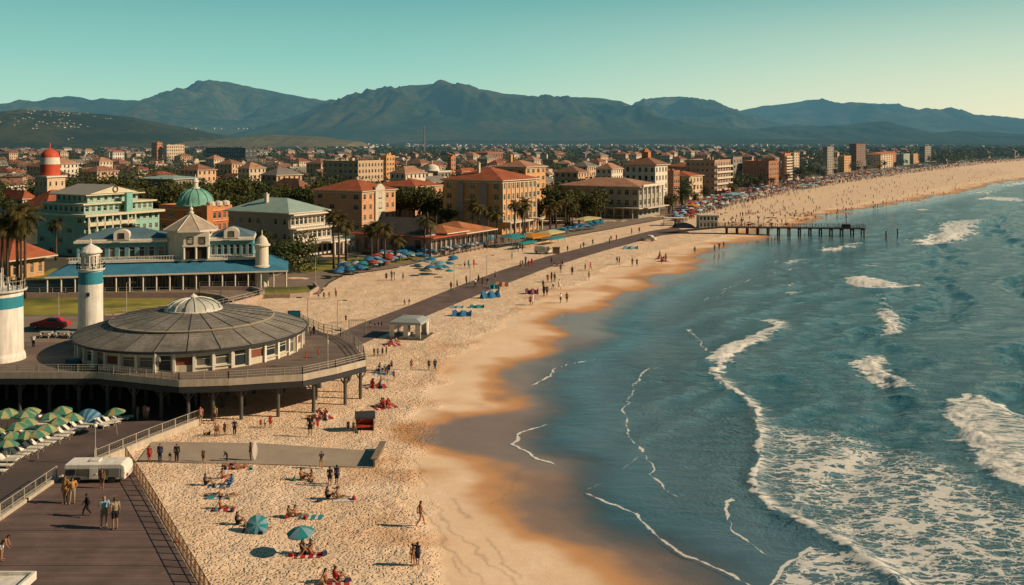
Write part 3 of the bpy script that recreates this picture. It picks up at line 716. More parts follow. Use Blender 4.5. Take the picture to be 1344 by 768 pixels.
# --- the big mustard hotel
s = Site('seafront_hotel', 'largest mustard hotel with red hipped roof and tall window rows behind the palms', 'hotel', 659, 308, 582, 704); keep(s)
zt = s.z(238)
block(s.root, 0, s.Lv, 0, s.Lu, 0, zt, MUSTARD, 5, 8, 5, ww=.45, wh=.55, skipu=lambda i,j: i in (1,3) or j==0)
for i in (1, 3):
    mb = MB(); y = s.Lu*(1 - (i+.5)/5); mb.box(-.9, y-1.4, 0, -.004, y+1.4, zt-.8); mb.build('stair_shaft', MAUVE, s.root)
rf = hip(s.root, 0, s.Lv, 0, s.Lu, zt, zt+4.2, TILE_R, .9); chimney(rf, s.Lv*.25, s.Lu*.55, zt+2.2, 3.2)
for zz in (zt-.7, zt*.2): band(s.root, 0, s.Lv, 0, s.Lu, zz)
for i in range(9):
    mb = MB(); x = .1+(s.Lv-.6)*i/8; mb.box(x, -.28, zt*.2+.3, x+.4, -.004, zt-.7); mb.build('pilaster', STONE, s.root)
for i in range(8):
    mb = MB(); x = .8+(s.Lv-1.6)*i/7; mb.cyl((x, -2.6), .3, 0, 3.4, 10); mb.box(x-.4,-3.0,3.4,x+.4,-2.2,3.6); mb.build('column', STONE, s.root)
mb = MB(); mb.box(0, -3.2, 3.6, s.Lv, -.3, 4.0); mb.build('arcade_roof', STONE, s.root)
s2 = Site('tower_block', 'tall mustard wing rising behind the red roof of the largest hotel', 'tower block', 690, 290, 650, 716); keep(s2)
zt = s2.z(220)
block(s2.root, 0, s2.Lv, 0, s2.Lu, 0, zt, MUSTARD, 7, 4, 3, ww=.5, wh=.55); rf = hip(s2.root, 0, s2.Lv, 0, s2.Lu, zt, zt+2.6, TILE_P, .8)
band(s2.root, 0, s2.Lv, 0, s2.Lu, zt-.6); chimney(rf, s2.Lv*.3, s2.Lu*.7, zt+1, 3.5, 1.2, MUSTARD)
# --- low wide hall with pink roof and columned end
s = Site('assembly_hall', 'low wide grey hall with flat pink tiled roof and white columned end', 'hall', 838, 287, 738, 866); keep(s)
zt = s.z(246)
block(s.root, 0, s.Lv, 0, s.Lu, 0, zt, mat('sage_plaster', (.34,.34,.29), .9, .15, .5, .2, 5, haze=HZ, streak=.2), 3, 5, 10, ww=.55, wh=.55, frame=FRAME_W)
rf = hip(s.root, 0, s.Lv, 0, s.Lu, zt, zt+3.2, TILE_P, 1.4)
mb = MB(); mb.box(-4.0, -2, 3.9, -.005, s.Lu*.98, 4.25); mb.box(-.005, -4, 3.9, s.Lv, -.005, 4.25); mb.build('canopy', STONE, s.root)
for i in range(9):
    mb = MB(); y = 1+(s.Lu-2)*i/8; mb.cyl((-3.6, y), .22, 0, 3.9, 8); mb.build('column', STONE, s.root)
for i in range(6):
    mb = MB(); x = .6+(s.Lv-1.2)*i/5; mb.cyl((x, -1.5), .42, 4.26, zt-.1, 12); mb.box(x-.55,-2.05,zt-.1,x+.55,-.95,zt+.2); mb.build('column', WHITE, s.root)
mb = MB(); mb.box(0, -2.2, zt+.2, s.Lv, -1.45, zt+1.0); mb.build('entablature', WHITE, s.root)
# --- white tower house
s = Site('tower_house', 'white five-storey house with brown hipped roof and small roof turret', 'tower house', 860, 272, 820, 876); keep(s)
zt = s.z(217)
block(s.root, 0, s.Lv, 0, s.Lu, 0, zt, WHITE, 5, 4, 5, ww=.45, wh=.5, frame=FRAME_D); rf = hip(s.root, 0, s.Lv, 0, s.Lu, zt, zt+4.2, TILE_B, 1.0)
mb = MB(); mb.box(-1.6,-1.6,0,1.6,1.6,3.4); mb.lathe([(2.4,3.4),(.05,5.2)],4,(0,0,0)); mb.build('turret', ORANGE, rf, (s.Lv*.5, s.Lu*.5, zt+2.6))
band(s.root, 0, s.Lv, 0, s.Lu, zt*.4); band(s.root, 0, s.Lv, 0, s.Lu, zt-.6)
# --- generic seafront and town blocks
def town(label, pxc, pyb, pxl, pxr, pyt, wall, roof, fl, cv, cu, cat='building', rh=2.5, bal=0, name='apartment_building', frame=None, group=None, clutter=3):
    s = Site(name, label, cat, pxc, pyb, pxl, pxr, group); keep(s, 3); zt = s.z(pyt)
    block(s.root, 0, s.Lv, 0, s.Lu, 0, zt, wall, fl, cv, cu, frame=frame, ww=.52, wh=.55)
    if roof is None: flat(s.root, 0, s.Lv, 0, s.Lu, zt, FLATR, .8, wall, clutter=clutter)
    else: hip(s.root, 0, s.Lv, 0, s.Lu, zt, zt+rh, roof, .8)
    for j in range(1, bal+1): balcony(s.root, .4, s.Lv-.4, 0, zt*j/fl, STONE, 1.4)
    return s, zt
town('orange brick house wedged beside the white tower house', 884, 268, 874, 892, 226, BRICK, None, 5, 3, 2)
town('red roofed villa behind the brick house among trees', 905, 262, 870, 922, 232, CREAM, TILE_R, 3, 4, 4, 'villa', name='villa')
s, zt = town('pink concrete block with cream balconied sunny side above a red awning', 938, 258, 900, 959, 212, paint('pinkish_concrete', (.42,.29,.22)), None, 6, 6, 6, bal=5)
mb = MB(); mb.box(0,0,0,s.Lv*.9,3.5,.18, M=Matrix.Rotation(-.28,4,'X')); mb.build('awning', mat('red_canvas', (.55,.05,.03), .8), s.root, (0,-3.6,3.2))
town('grey office block with pale end wall behind the pink concrete block', 962, 246, 945, 974, 208, GREYP, None, 5, 3, 4)
town('brick apartment block with bright orange end wall', 1009, 246, 975, 1022, 213, BRICK, None, 5, 4, 8)
town('slim orange tower with striped balconies', 1030, 240, 1026, 1038, 203, ORANGE, None, 10, 4, 3, 'tower block', bal=9, name='tower_block')
town('slim cream tower standing behind the orange one', 1042, 233, 1039, 1049, 202, CREAM, None, 9, 3, 2, 'tower block', name='tower_block')
town('dark twin tower on the left, grey walled', 1086, 229, 1080, 1094, 194, GREYP, None, 10, 3, 4, 'tower block', name='tower_block')
town('low ochre block under the dark twin towers', 1108, 226, 1100, 1117, 206, MUSTARD, None, 6, 4, 4)
town('brown tower with flat top, tallest of the far seafront', 1124, 224, 1115, 1136, 190, paint('brown_concrete', (.22,.13,.10)), None, 12, 4, 4, 'tower block', name='tower_block')
town('cream slab with orange end on the far seafront', 1156, 221, 1136, 1172, 203, CREAM, TILE_O, 6, 5, 6)
town('orange block with tiled roof on the far seafront', 1164, 219, 1158, 1176, 202, ORANGE, TILE_R, 6, 5, 3)
town('pale mint slab on the far seafront', 1186, 217, 1172, 1194, 203, paint('pale_mint', (.42,.50,.42)), None, 6, 5, 5)
town('small yellow block by the far beach', 1199, 215, 1194, 1206, 203, MUSTARD, None, 5, 4, 3)
town('grey lattice tower at the far end of the town', 1214, 213, 1207, 1222, 193, GREYP, None, 8, 4, 4, 'tower block', name='tower_block')
town('last cream house before the far bend of the beach', 1243, 211, 1236, 1250, 203, WHITE, None, 4, 4, 3)
# --- background left and centre
s, zt = town('large cream apartment complex with stepped flat roofs', 470, 262, 424, 503, 213, SAND_P, None, 6, 8, 7)
town('slim yellow tower at the end of the cream complex', 507, 258, 499, 518, 206, MUSTARD, None, 8, 3, 2, 'tower block', name='tower_block')
town('brown roofed villa with yellow gable end behind the grey hotel', 393, 285, 352, 412, 250, PEACH, TILE_B, 3, 4, 4, 'villa', 4.5, name='villa')
town('small orange house glowing among the trees', 316, 262, 300, 326, 243, ORANGE, None, 2, 3, 3, 'house', name='villa', clutter=1)
town('long grey school with cream end behind the mint hotel', 226, 272, 178, 268, 236, GREYP, SEAFOAM, 3, 10, 8, 'school', 1.6, name='school')
town('dark glass office block on the left plain', 322, 221, 270, 337, 195, mat('dark_office_wall', (.06,.07,.075), .5, .2, haze=HZ), None, 5, 3, 16, 'office block', name='office_block')
town('cream apartment slab catching the sun on the left plain', 219, 217, 214, 242, 191, CREAM, None, 6, 8, 2)
town('red and white apartment block beside the sunny cream slab', 206, 217, 199, 213, 188, ORANGE, None, 7, 3, 3)
town('white block with red roof standing alone on the left plain', 148, 221, 144, 163, 200, WHITE, TILE_R, 4, 5, 2)
town('pale low villa with tiled roof near the far left edge', 12, 262, -12, 40, 240, CREAM, TILE_B, 2, 5, 4, 'villa', 4, name='villa')
town('red roofed house with pink walls in the middle distance', 640, 221, 620, 660, 201, BRICK, TILE_R, 3, 6, 4, 'house', name='villa')
town('orange tower house beside the white domed building', 592, 246, 587, 598, 207, ORANGE, None, 6, 2, 2, 'tower house', name='tower_house')
town('cream row of low buildings behind the orange tower house', 606, 244, 596, 628, 226, CREAM, TILE_R, 3, 6, 2)
town('pale roofed warehouse in the middle of the plain', 770, 236, 735, 795, 224, WHITE, SEAFOAM, 2, 6, 6, 'warehouse', 3, name='warehouse')
town('red roofed school behind the low wide hall', 800, 246, 770, 830, 232, BRICK, TILE_R, 2, 5, 6, 'school', 3, name='school')
town('brick apartment house with red roof behind the white tower house', 905, 246, 872, 925, 219, BRICK, TILE_R, 4, 5, 5)
town('low white villa with red roof by the lighthouse church', 30, 285, -10, 47, 262, WHITE, TILE_R, 3, 4, 4, 'villa', 3.5, name='villa')
# white domed building
s = Site('domed_building', 'grey and white building with pale dome beside the orange tower house', 'domed building', 575, 252, 545, 592); keep(s)
zt = s.z(226); block(s.root, 0, s.Lv, 0, s.Lu, 0, zt, GREYP, 3, 4, 5); flat(s.root, 0, s.Lv, 0, s.Lu, zt, SEAFOAM, .7, WHITE, clutter=0)
mb = MB(); r = s.Lu*.26; mb.lathe([(r*1.05,0),(r*1.05,1.2)]+[(r*math.cos(a), 1.2+r*.75*math.sin(a)) for a in [i*PI/16 for i in range(8)]]+[(.3,1.2+r*.76),(.2,3+r*.8),(.01,3.4+r*.8)], 24)
mb.build('dome', WHITE, s.root, (s.Lv*.5, s.Lu*.55, zt+.1), smooth=True)

# --- grey hotel with seafoam roof and white stepped balconies
s = Site('seafront_hotel', 'grey hotel with seafoam hipped roof and white stepped balconies', 'hotel', 379, 338, 300, 427); keep(s)
zt = s.z(281)
block(s.root, 0, s.Lv, 0, s.Lu, 0, zt, paint('grey_mauve_plaster', (.46,.36,.30)), 3, 6, 7, ww=.36, wh=.42, skipv=lambda i,j: True, skipu=lambda i,j: (i*2+j)%5==0)
rf = hip(s.root, 0, s.Lv, 0, s.Lu, zt, zt+3.6, SEAFOAM, 1.1); chimney(rf, s.Lv*.3, s.Lu*.55, zt+1.5, 3.0)
for j in range(3):
    z0 = zt*j/3; x1 = s.Lv*(1.18 - .12*j); dp = 3.4 - .9*j
    mb = MB(); facade(mb, s.root, (.3, -dp+1.2, 0), 0, x1-.3, z0+.02, z0+zt/3-.5, 1, 8, .8, .58, FRAME_W)
    mb.quad((.3,-.01,z0+.02),(.3,-dp+1.2,z0+.02),(.3,-dp+1.2,z0+zt/3-.5),(.3,-.01,z0+zt/3-.5)); mb.quad((x1,-dp+1.2,z0+.02),(x1,-.01,z0+.02),(x1,-.01,z0+zt/3-.5),(x1,-dp+1.2,z0+zt/3-.5))
    mb.build('terrace_wall', WHITE, s.root)
    mb = MB(); mb.box(0, -dp-.2, z0+zt/3-.5, x1+.8, -.01, z0+zt/3-.12); bl = mb.build('balcony', WHITE, s.root)
    if j < 2:
        mb = MB(); z = z0+zt/3-.12
        mb.box(0, -dp-.2, z+.75, x1+.8, -dp-.1, z+.87)
        for i in range(24): x = .05+(x1+.65)*i/23; mb.box(x, -dp-.19, z, x+.08, -dp-.11, z+.75)
        mb.build('railing', WHITE, bl)
for i in range(7):
    mb = MB(); x = s.Lv*(.75+.12*i); mb.cyl((x, -6.2), .35, 0, 3.3, 10); mb.build('column', WHITE, s.root)
mb = MB(); mb.box(s.Lv*.6, -6.8, 3.3, s.Lv*1.6, -3.7, 3.7); mb.build('porch_roof', WHITE, s.root)

# --- orange building with the green ribbed dome
s = Site('domed_hotel', 'orange corner hotel with green ribbed copper dome and white lantern', 'hotel', 272, 322, 209, 304); keep(s)
zt = s.z(276)
block(s.root, 0, s.Lv, 0, s.Lu, 0, zt, paint('red_orange_plaster', (.52,.17,.075)), 3, 5, 6, ww=.55, wh=.5, skipu=lambda i,j: i<3 and (i+j)%2==0)
flat(s.root, 0, s.Lv, 0, s.Lu, zt, FLATR, 1.1, paint('orange_parapet', (.58,.24,.11)), clutter=2)
for zz in (zt*.33, zt*.66, zt-.4): band(s.root, 0, s.Lv, 0, s.Lu, zz, mat('orange_trim', (.70,.33,.16), .8, haze=HZ), .4, .3)
mb = MB(); mb.box(-.6,-.6,0,1.6,1.6,zt+1.4); mb.build('corner_pier', ORANGE, s.root)
COPPER = mat('copper_green', (.20,.44,.36), .65, .25, .5, .2, 3, haze=HZ, streak=.35)
r = 24*s.P.y/F; cx, cy = s.Lv*.35, s.Lu*.42
mb = MB(); mb.lathe([(r*1.08,0),(r*1.08,.5),(r,.5)]+[(r*math.cos(a), .5+r*.86*math.sin(a)) for a in [i*PI/20 for i in range(1,10)]]+[(.9,.5+r*.86)], 32)
dm = mb.build('dome', COPPER, s.root, (cx, cy, zt+.9), smooth=True)
for k in range(12):
    a0 = 2*PI*k/12; mb = MB(); mb.tube([((r+.05)*math.cos(a)*math.cos(a0), (r+.05)*math.cos(a)*math.sin(a0), .5+(r*.86+.05)*math.sin(a)) for a in [i*PI/20 for i in range(0,10)]], .13, 5); mb.build('rib', mat('copper_rib', (.14,.36,.30), .6, haze=HZ), dm)
mb = MB(); mb.lathe([(1.3,0),(1.3,.4),(.8,.5),(.8,1.8),(1.1,1.9),(1.0,2.2),(.5,2.9),(.15,3.2),(.1,4.2),(.01,4.3)], 12); mb.build('lantern', WHITE, dm, (0,0,.5+r*.85), smooth=False)
for k in range(3):
    mb = MB(); mb.lathe([(1.3,0),(1.3,.9),(1.0,1.2),(.01,1.5)],10); mb.build('roof_ornament', STONE, s.root, (s.Lv*(.2+.3*k), .6, zt+1.1))

# --- mint hotel, stepped with a gable
s = Site('grand_hotel', 'mint green stepped hotel with cream balconies and pedimented top storey', 'hotel', 110, 338, 49, 209); keep(s)
z1, z2, z3, z4 = s.z(283), s.z(270), s.z(256), s.z(245.5)
MINT_D = paint('dark_mint_plaster', (.20, .46, .40)); TRIM = paint('cream_trim', (.66,.60,.44))  # darker mint for the stair shaft
block(s.root, 0, s.Lv, 0, s.Lu, 0, z1, MINT, 4, 12, 5, ww=.5, wh=.5, skipu=lambda i,j: (i+j)%2==0)
for j in range(1, 4): balcony(s.root, .2, s.Lv*.62, 0, z1*j/4, TRIM, 1.5, True)
for i in range(7):
    mb = MB(); x = .3+(s.Lv*.6)*i/6; mb.box(x, -1.5, 0, x+.35, -1.15, z1-.35); mb.build('column', TRIM, s.root)
mb = MB(); mb.box(-.8,-1.8,z1-.35,s.Lv+.5,s.Lu+.5,z1+.25); mb.build('cornice', TRIM, s.root)
block(s.root, 1.0, s.Lv-1.2, 1.2, s.Lu-1, z1+.25, z2, MINT, 1, 12, 8, ww=.6, wh=.6)
mb = MB(); mb.box(.2,.4,z2,s.Lv-.4,s.Lu-.2,z2+.4); mb.build('cornice', TRIM, s.root)
xa, xb = s.Lv*.12, s.Lv*.78
block(s.root, xa, xb, 2.4, s.Lu*.8, z2+.4, z3, MINT, 1, 7, 6, ww=.45, wh=.62)
mb = MB(); ym = 1.6; yb = s.Lu*.86
mb.add([(xa-1,ym,z3),(xb+1,ym,z3),((xa+xb)/2,ym,z4),(xa-1,yb,z3),(xb+1,yb,z3),((xa+xb)/2,yb,z4)], [(0,1,2),(3,5,4)], 1)
mb.add([(xa-1.4,ym-.5,z3-.1),((xa+xb)/2,ym-.5,z4+.15),((xa+xb)/2,yb+.3,z4+.15),(xa-1.4,yb+.3,z3-.1),(xb+1.4,ym-.5,z3-.1),(xb+1.4,yb+.3,z3-.1)], [(0,1,2,3),(1,4,5,2)], 0)
mb.box(xa-1.4,ym-.5,z3-.4,xb+1.4,yb,z3-.11,1)
rf = mb.build('roof', [mat('grey_sheet_roof',(.30,.28,.25),.7,.15,haze=HZ), TRIM], s.root)
mb = MB(); mb.lathe([(.9,-.06),(.9,.06),(.6,.06)],16); o = mb.build('roundel', mat('dark_wood',(.09,.06,.045),.8,haze=HZ), rf, ((xa+xb)/2, ym-.09, (z3+z4)/2)); o.rotation_euler = (PI/2,0,0)
mb = MB(); mb.box(s.Lv*.52,-.9,0,s.Lv*.6,-.004,z3); mb.build('stair_shaft', MINT_D, s.root)
for j in range(4): link('window', win_mesh(1.2,1.6,FRAME_W), s.root, (s.Lv*.56,-.93,1.2+j*z1/4))

# --- lighthouse church: white tower with red banded dome over red roofs
s = Site('lighthouse_tower', 'white round-topped tower with red and white banded dome among red roofs', 'tower', 62, 290, 40, 80); keep(s, 8)
zt = s.z(228); r = 11.5*s.P.y/F
block(s.root, 0, r*2.3, 0, r*2.3, 0, zt-1.5, CREAM, 4, 3, 3, ww=.3, wh=.4)
mb = MB(); mb.box(-.6,-.6,zt-1.5,r*2.3+.6,r*2.3+.6,zt-.9); mb.build('gallery', WHITE, s.root)
cc = (r*1.15, r*1.15, 0)
REDD = mat('red_dome_paint', (.55,.08,.035), .6, .2, .5, haze=HZ)
zc, zb2, ztop = s.z(216), s.z(207), s.z(196)
mb = MB(); mb.lathe([(r*1.1,zt-.9),(r*1.08,zc)],24,cc); dr = mb.build('drum', REDD, s.root, smooth=True)
mb = MB(); mb.lathe([(r*1.1,zc),(r*1.02,zb2)],24,cc); mb.build('white_band', WHITE, dr, smooth=True)
mb = MB(); mb.lathe([(r*1.02*math.cos(a), zb2+(ztop-zb2)*math.sin(a)) for a in [i*PI/20 for i in range(10)]]+[(.25,ztop),(.18,ztop+2.2),(.01,ztop+2.6)],24,cc); mb.build('dome', REDD, s.root, smooth=True)
s = Site('church_nave', 'long red tiled church roof below the banded tower', 'church', 60, 300, 28, 112); keep(s)
zt = s.z(272); block(s.root, 0, s.Lv, 0, s.Lu, 0, zt, CREAM, 2, 8, 4, ww=.3); hip(s.root, 0, s.Lv, 0, s.Lu, zt, zt+5.5, TILE_R, .6)
s = Site('beach_house', 'low orange house with broad red hipped roof at the left edge behind tall palms', 'house', 14, 368, -110, 58, th=math.radians(24)); keep(s)
zt = s.z(342); block(s.root, 0, s.Lv, 0, s.Lu, 0, zt, paint('ochre_plaster',(.56,.32,.15)), 1, 4, 6, ww=.4); hip(s.root, 0, s.Lv, 0, s.Lu, zt, zt+4.3, TILE_R, 2.0)

# --- low restaurant terrace with dark and orange roofs
s = Site('beach_restaurant', 'long low restaurant with dark hipped roof, red eaves and orange tiled wing facing the sand', 'restaurant', 566, 337, 466, 640); keep(s, 2)
zt = 4.9
LOWW = paint('dusky_wall', (.40,.30,.26))
block(s.root, 0, s.Lv, 0, s.Lu, 0, zt, LOWW, 1, 12, 9, ww=.7, wh=.6, frame=FRAME_D, skipu=lambda i,j: i%2==0)
DARKR = tile_mat('dark_shingle', (.10,.085,.075), HZ)
hip(s.root, .0, s.Lv*.45, 2, s.Lu, zt+.3, zt+4.4, DARKR, .5)
mb = MB(); mb.box(-2.2,-2.2,zt,s.Lv*.5,s.Lu+1,zt+.3); mb.build('eaves', mat('red_eaves',(.42,.09,.05),.8,haze=HZ), s.root)
hip(s.root, s.Lv*.5, s.Lv, -1.5, s.Lu*.55, zt, zt+2.6, TILE_O, 1.2)
hip(s.root, s.Lv*.18, s.Lv*.52, -1.5, s.Lu*.3, zt+.6, zt+2.4, TILE_O, .6)
for i in range(14):
    mb = MB(); x = .4+(s.Lv-.8)*i/13; mb.cyl((x,-2.6),.14,0,zt-.1,8); mb.build('post', FRAME_D, s.root)

# --- the blue and white beach hall with its square tower
TEAL = paint('teal_boards', (.10,.27,.33)); WTRIM = paint('white_trim', (.70,.64,.54)); BLUEAWN = mat('blue_awning', (.045,.19,.30), .7, .2, .6, .15, 6, streak=.15)
GREYBL = mat('blue_grey_roof', (.10,.17,.21), .8, .2, .4, .2, 5)
hr = math.radians(12.5)
P0 = at(85, 384); root = tag(empty('beach_hall', P0, hr), 'long blue and white two-storey beach hall with square tower, blue awning and white balcony', 'hall')
Wd = (xat(366, P0.y*1.05) - P0.x)/math.cos(hr); Dp = 17.
footprints.append((P0.x+Wd/2, P0.y+14, 30))
zA = 3.9; zB = 5.6; zC = 9.3
mb = MB(); facade(mb, root, (1.5, 2.5, 0), 0, Wd-5, 0, zA+.4, 1, 15, .82, .78, FRAME_W, sill=.06); mb.quad((1.5,Dp,0),(1.5,2.5,0),(1.5,2.5,zA+.4),(1.5,Dp,zA+.4)); mb.quad((Wd-3.5,2.5,0),(Wd-3.5,Dp,0),(Wd-3.5,Dp,zA+.4),(Wd-3.5,2.5,zA+.4))
mb.build('wall', mat('shop_front_dark',(.10,.09,.085),.7), root)
mb = MB(); x0, x1, e = 1.0, Wd-3.6, 4.2
mb.add([(x0-e,-2.2,zA-.4),(x1+e+1.5,-2.2,zA-.4),(x1,2.2,zB-.15),(x0,2.2,zB-.15),(x0-e,Dp+2,zA-.4),(x0,Dp-2,zB-.15),(x1+e+1.5,Dp+2,zA-.4),(x1,Dp-2,zB-.15)], [(0,1,2,3),(4,0,3,5),(1,6,7,2)])
mb.box(x0-e,-2.25,zA-.75,x1+e+1.5,-2.15,zA-.41,1)
mb.build('awning', [BLUEAWN, WTRIM], root)
for i in range(19):
    mb = MB(); x = x0-e+.4+(x1-x0+2*e+.7)*i/18; mb.cyl((x,-1.9),.16,0,zA-.42,8); mb.build('post', WTRIM, root)
mb = MB(); mb.box(x0-.6,1.4,zB-.15,x1+.6,Dp,zB+.25); mb.build('balcony_floor', WTRIM, root)
mb = MB()
mb.box(x0-.6,1.4,zB+.95,x1+.6,1.52,zB+1.07)
for i in range(70): x = x0-.5+(x1-x0+1.0)*i/69; mb.box(x,1.42,zB+.25,x+.1,1.5,zB+.95)
mb.build('railing', WTRIM, root)
tx0, tx1 = Wd*.455, Wd*.665
for a, b, n in ((x0+.5, tx0, 9), (tx1, x1-1.5, 7)):
    mb = MB(); facade(mb, root, (a, 3.6, 0), 0, b-a, zB+.25, zC, 1, n, .62, .66, FRAME_W, sill=.1)
    mb.quad((a,Dp-3,zB+.25),(a,3.6,zB+.25),(a,3.6,zC),(a,Dp-3,zC)); mb.quad((b,3.6,zB+.25),(b,Dp-3,zB+.25),(b,Dp-3,zC),(b,3.6,zC)); mb.build('upper_wall', TEAL, root)
    mb = MB(); mb.box(a-.5,3.0,zC,b+.3,Dp-2.6,zC+.45); mb.build('cornice', WTRIM, root)
    hip(root, a, b, 3.6, Dp-3.2, zC+.45, zC+2.6, GREYBL, .2, WTRIM)
    # curved dormer
    mb = MB(); xm = a+(b-a)*.5; n2 = 10; arc = [(xm+1.5*math.cos(PI*i/n2), zC+.5+1.2+1.0*math.sin(PI*i/n2)) for i in range(n2+1)]
    pts = [(xm+1.5,zC+.5)]+arc+[(xm-1.5,zC+.5)]; k = len(pts)
    mb.add([(x,2.9,z) for x,z in pts]+[(x,5.2,z) for x,z in pts], [tuple(range(k))]+[(i+1,i,k+i,k+i+1) for i in range(k-1)])
    dm = mb.build('dormer', WTRIM, root); link('window', win_mesh(1.2,1.2,FRAME_D), dm, (xm,2.86,zC+.8))
# the tower
zt = zat(306, P0.y+4); 
mb = MB(); ty0 = 1.2; tw = tx1-tx0
n = 14
def arch(mb, x0, w_, z0, h_, y, m=0):
    pts = [(x0,z0)]+[(x0+w_/2-w_/2*math.cos(PI*i/10), z0+h_-w_/2+w_/2*math.sin(PI*i/10)) for i in range(11)]+[(x0+w_,z0)]
    mb.add([(x,y,z) for x,z in pts], [tuple(range(len(pts)))], m)
# corner cut off: an angled bay faces left, the main bay faces front
tp = [(tx0+tw*.42,ty0),(tx1,ty0),(tx1,ty0+tw*.9),(tx0,ty0+tw*.9),(tx0,ty0+tw*.35)]
mb.prism(tp, zB+.25, zt); tw_ = mb.build('tower_wall', WTRIM, root)
mb = MB(); fw = tw*.58
for i in range(2): arch(mb, tx0+tw*.42+fw*(.08+.47*i), fw*.37, zB+.3, 3.1, ty0-.03)
mb.build('arched_opening', mat('dark_interior',(.035,.025,.02),.9), tw_)
for i in range(2): link('window', win_mesh(1.3,1.4,FRAME_D), tw_, (tx0+tw*.42+fw*(.27+.46*i), ty0-.03, zt-2.4))
for i in range(3):
    mb = MB(); x = tx0+tw*.42+fw*(.02+.47*i); mb.cyl((x,ty0-.25),.22,zB+.25,zt-3.0,10); mb.build('column', WTRIM, tw_)
mb = MB(); mb.box(tx0+tw*.40,ty0-.5,zt-3.0,tx1+.2,ty0-.005,zt-2.65); mb.build('string_course', WTRIM, tw_)
cxm, cym = tx0+tw*.55, ty0+tw*.45; oct_ = [(cxm+tw*.66*math.cos(2*PI*(i+.5)/8), cym+tw*.60*math.sin(2*PI*(i+.5)/8)) for i in range(8)]
mb = MB(); mb.prism(oct_, zt, zt+.35, 1)
ap = (cxm, cym, zt+3.6)
for i in range(8):
    a, b = oct_[i], oct_[(i+1)%8]; mb.add([(a[0],a[1],zt+.352),(b[0],b[1],zt+.352),ap],[(0,1,2)],0)
tr_ = mb.build('tower_roof', [mat('pale_tower_tiles',(.42,.34,.26),.8,.25,.6,.3,6), WTRIM], root)
for i in range(8):
    a = oct_[i]; mb = MB(); mb.tube([(a[0],a[1],zt+.37),ap],.1,5); mb.build('roof_rib', WTRIM, tr_)
mb = MB(); mb.lathe([(.5,0),(.6,.3),(.25,.6),(.45,.95),(.3,1.3),(.08,1.5),(.05,2.6),(.01,2.7)],10); mb.build('finial', WTRIM, tr_, (ap[0],ap[1],ap[2]-.15))
# right-hand white turret
xt = Wd-3.2
mb = MB(); mb.lathe([(1.35,0),(1.35,3.8),(1.75,4.0),(1.75,4.3),(1.35,4.5),(1.3,8.2),(1.7,8.4),(1.7,8.7),(1.3,8.9),(1.25,9.2),(.9,10.0),(.25,10.5),(.12,10.6),(.1,11.5),(.01,11.6)],20); mb.build('turret', WTRIM, root, (xt,.2,0), smooth=False)
# ================================================================== TREES
LEAF = leaf_mat('leaf_dark', (.018, .036, .012), (.085, .10, .028)); LEAF_O = leaf_mat('leaf_olive', (.026, .04, .013), (.13, .125, .036))
PALMF = leaf_mat('palm_frond', (.022, .028, .010), (.14, .105, .03)); BARK = mat('bark', (.10, .07, .05), .95, .3, 1.5, .5, 12, haze=HZ)
FAR_LEAF = leaf_mat('far_woodland', (.018, .036, .017), (.085, .095, .036))
def leafcloud(lobes, n, size, seed):
    rg = np.random.default_rng(seed); V = []; rn = []
    wts = np.array([l[3]*l[4]*l[5] for l in lobes]); wts = wts/wts.sum()
    for (cx, cy, cz, rx, ry, rz), wt in zip(lobes, wts):
        k = max(8, int(n*wt)); d = rg.normal(size=(k, 3)); d /= np.linalg.norm(d, axis=1)[:, None]
        rr = (.55 + .5*rg.random(k)**.5)[:, None]; c = np.array([cx, cy, cz]) + d*rr*np.array([rx, ry, rz])
        nn = d + rg.normal(size=(k, 3))*.55; nn /= np.linalg.norm(nn, axis=1)[:, None]
        a = np.cross(nn, rg.normal(size=(k, 3))); a /= np.linalg.norm(a, axis=1)[:, None]; b = np.cross(nn, a)
        s_ = (size*(.6+.8*rg.random(k)))[:, None]
        V.append(np.stack([c-a*s_, c-b*s_*.6, c+a*s_, c+b*s_*.6], 1).reshape(-1, 3))
        rn.append(np.repeat(rg.random(k)*.6 + .4*np.clip(d[:, 2]*.5+.5, 0, 1), 4))  # leaf tone: random, plus paler towards the top of each lobe
    V = np.concatenate(V); return V, np.arange(len(V)).reshape(-1, 4), np.concatenate(rn)
def tree_proto(seed, w, h, n=900, leaf=.32, m=None, lobes=9, low=.3):
    rg = random.Random(seed); L = []
    for i in range(lobes):
        a = rg.uniform(0, 2*PI); rr = rg.uniform(.1, .62)*w/2; z = h*rg.uniform(low+.12, .82)
        s = rg.uniform(.24, .42)*w/2*1.25
        L.append((rr*math.cos(a), rr*math.sin(a), z, s, s, s*rg.uniform(.55, .85)))
    L.append((0, 0, h*.72, w*.28, w*.28, h*.24))
    V, Q, rn = leafcloud(L, n, leaf, seed)
    crown = np_mesh('crown', V, Q, m or LEAF, False, {'leaf_tone': rn})
    mb = MB(); r = .035*h
    mb.tube([(0,0,0),(r*.3,0,h*.2),(0,r*.2,h*.45),(r*.2,0,h*.7)], [r, r*.8, r*.6, r*.2], 7)
    for l in L[:6]: mb.tube([(0,0,h*.3), (l[0]*.5, l[1]*.5, h*.3+(l[2]-h*.3)*.6), (l[0], l[1], l[2])], [r*.45, r*.3, r*.1], 5)
    return crown, mb.mesh('trunk', BARK, True)
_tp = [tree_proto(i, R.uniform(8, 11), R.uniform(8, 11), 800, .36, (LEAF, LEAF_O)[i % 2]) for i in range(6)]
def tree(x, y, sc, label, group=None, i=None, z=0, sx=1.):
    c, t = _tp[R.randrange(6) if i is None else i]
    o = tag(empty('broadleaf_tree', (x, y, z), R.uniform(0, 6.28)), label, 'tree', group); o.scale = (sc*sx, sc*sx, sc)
    link('crown', c, o); link('trunk', t, o); return o
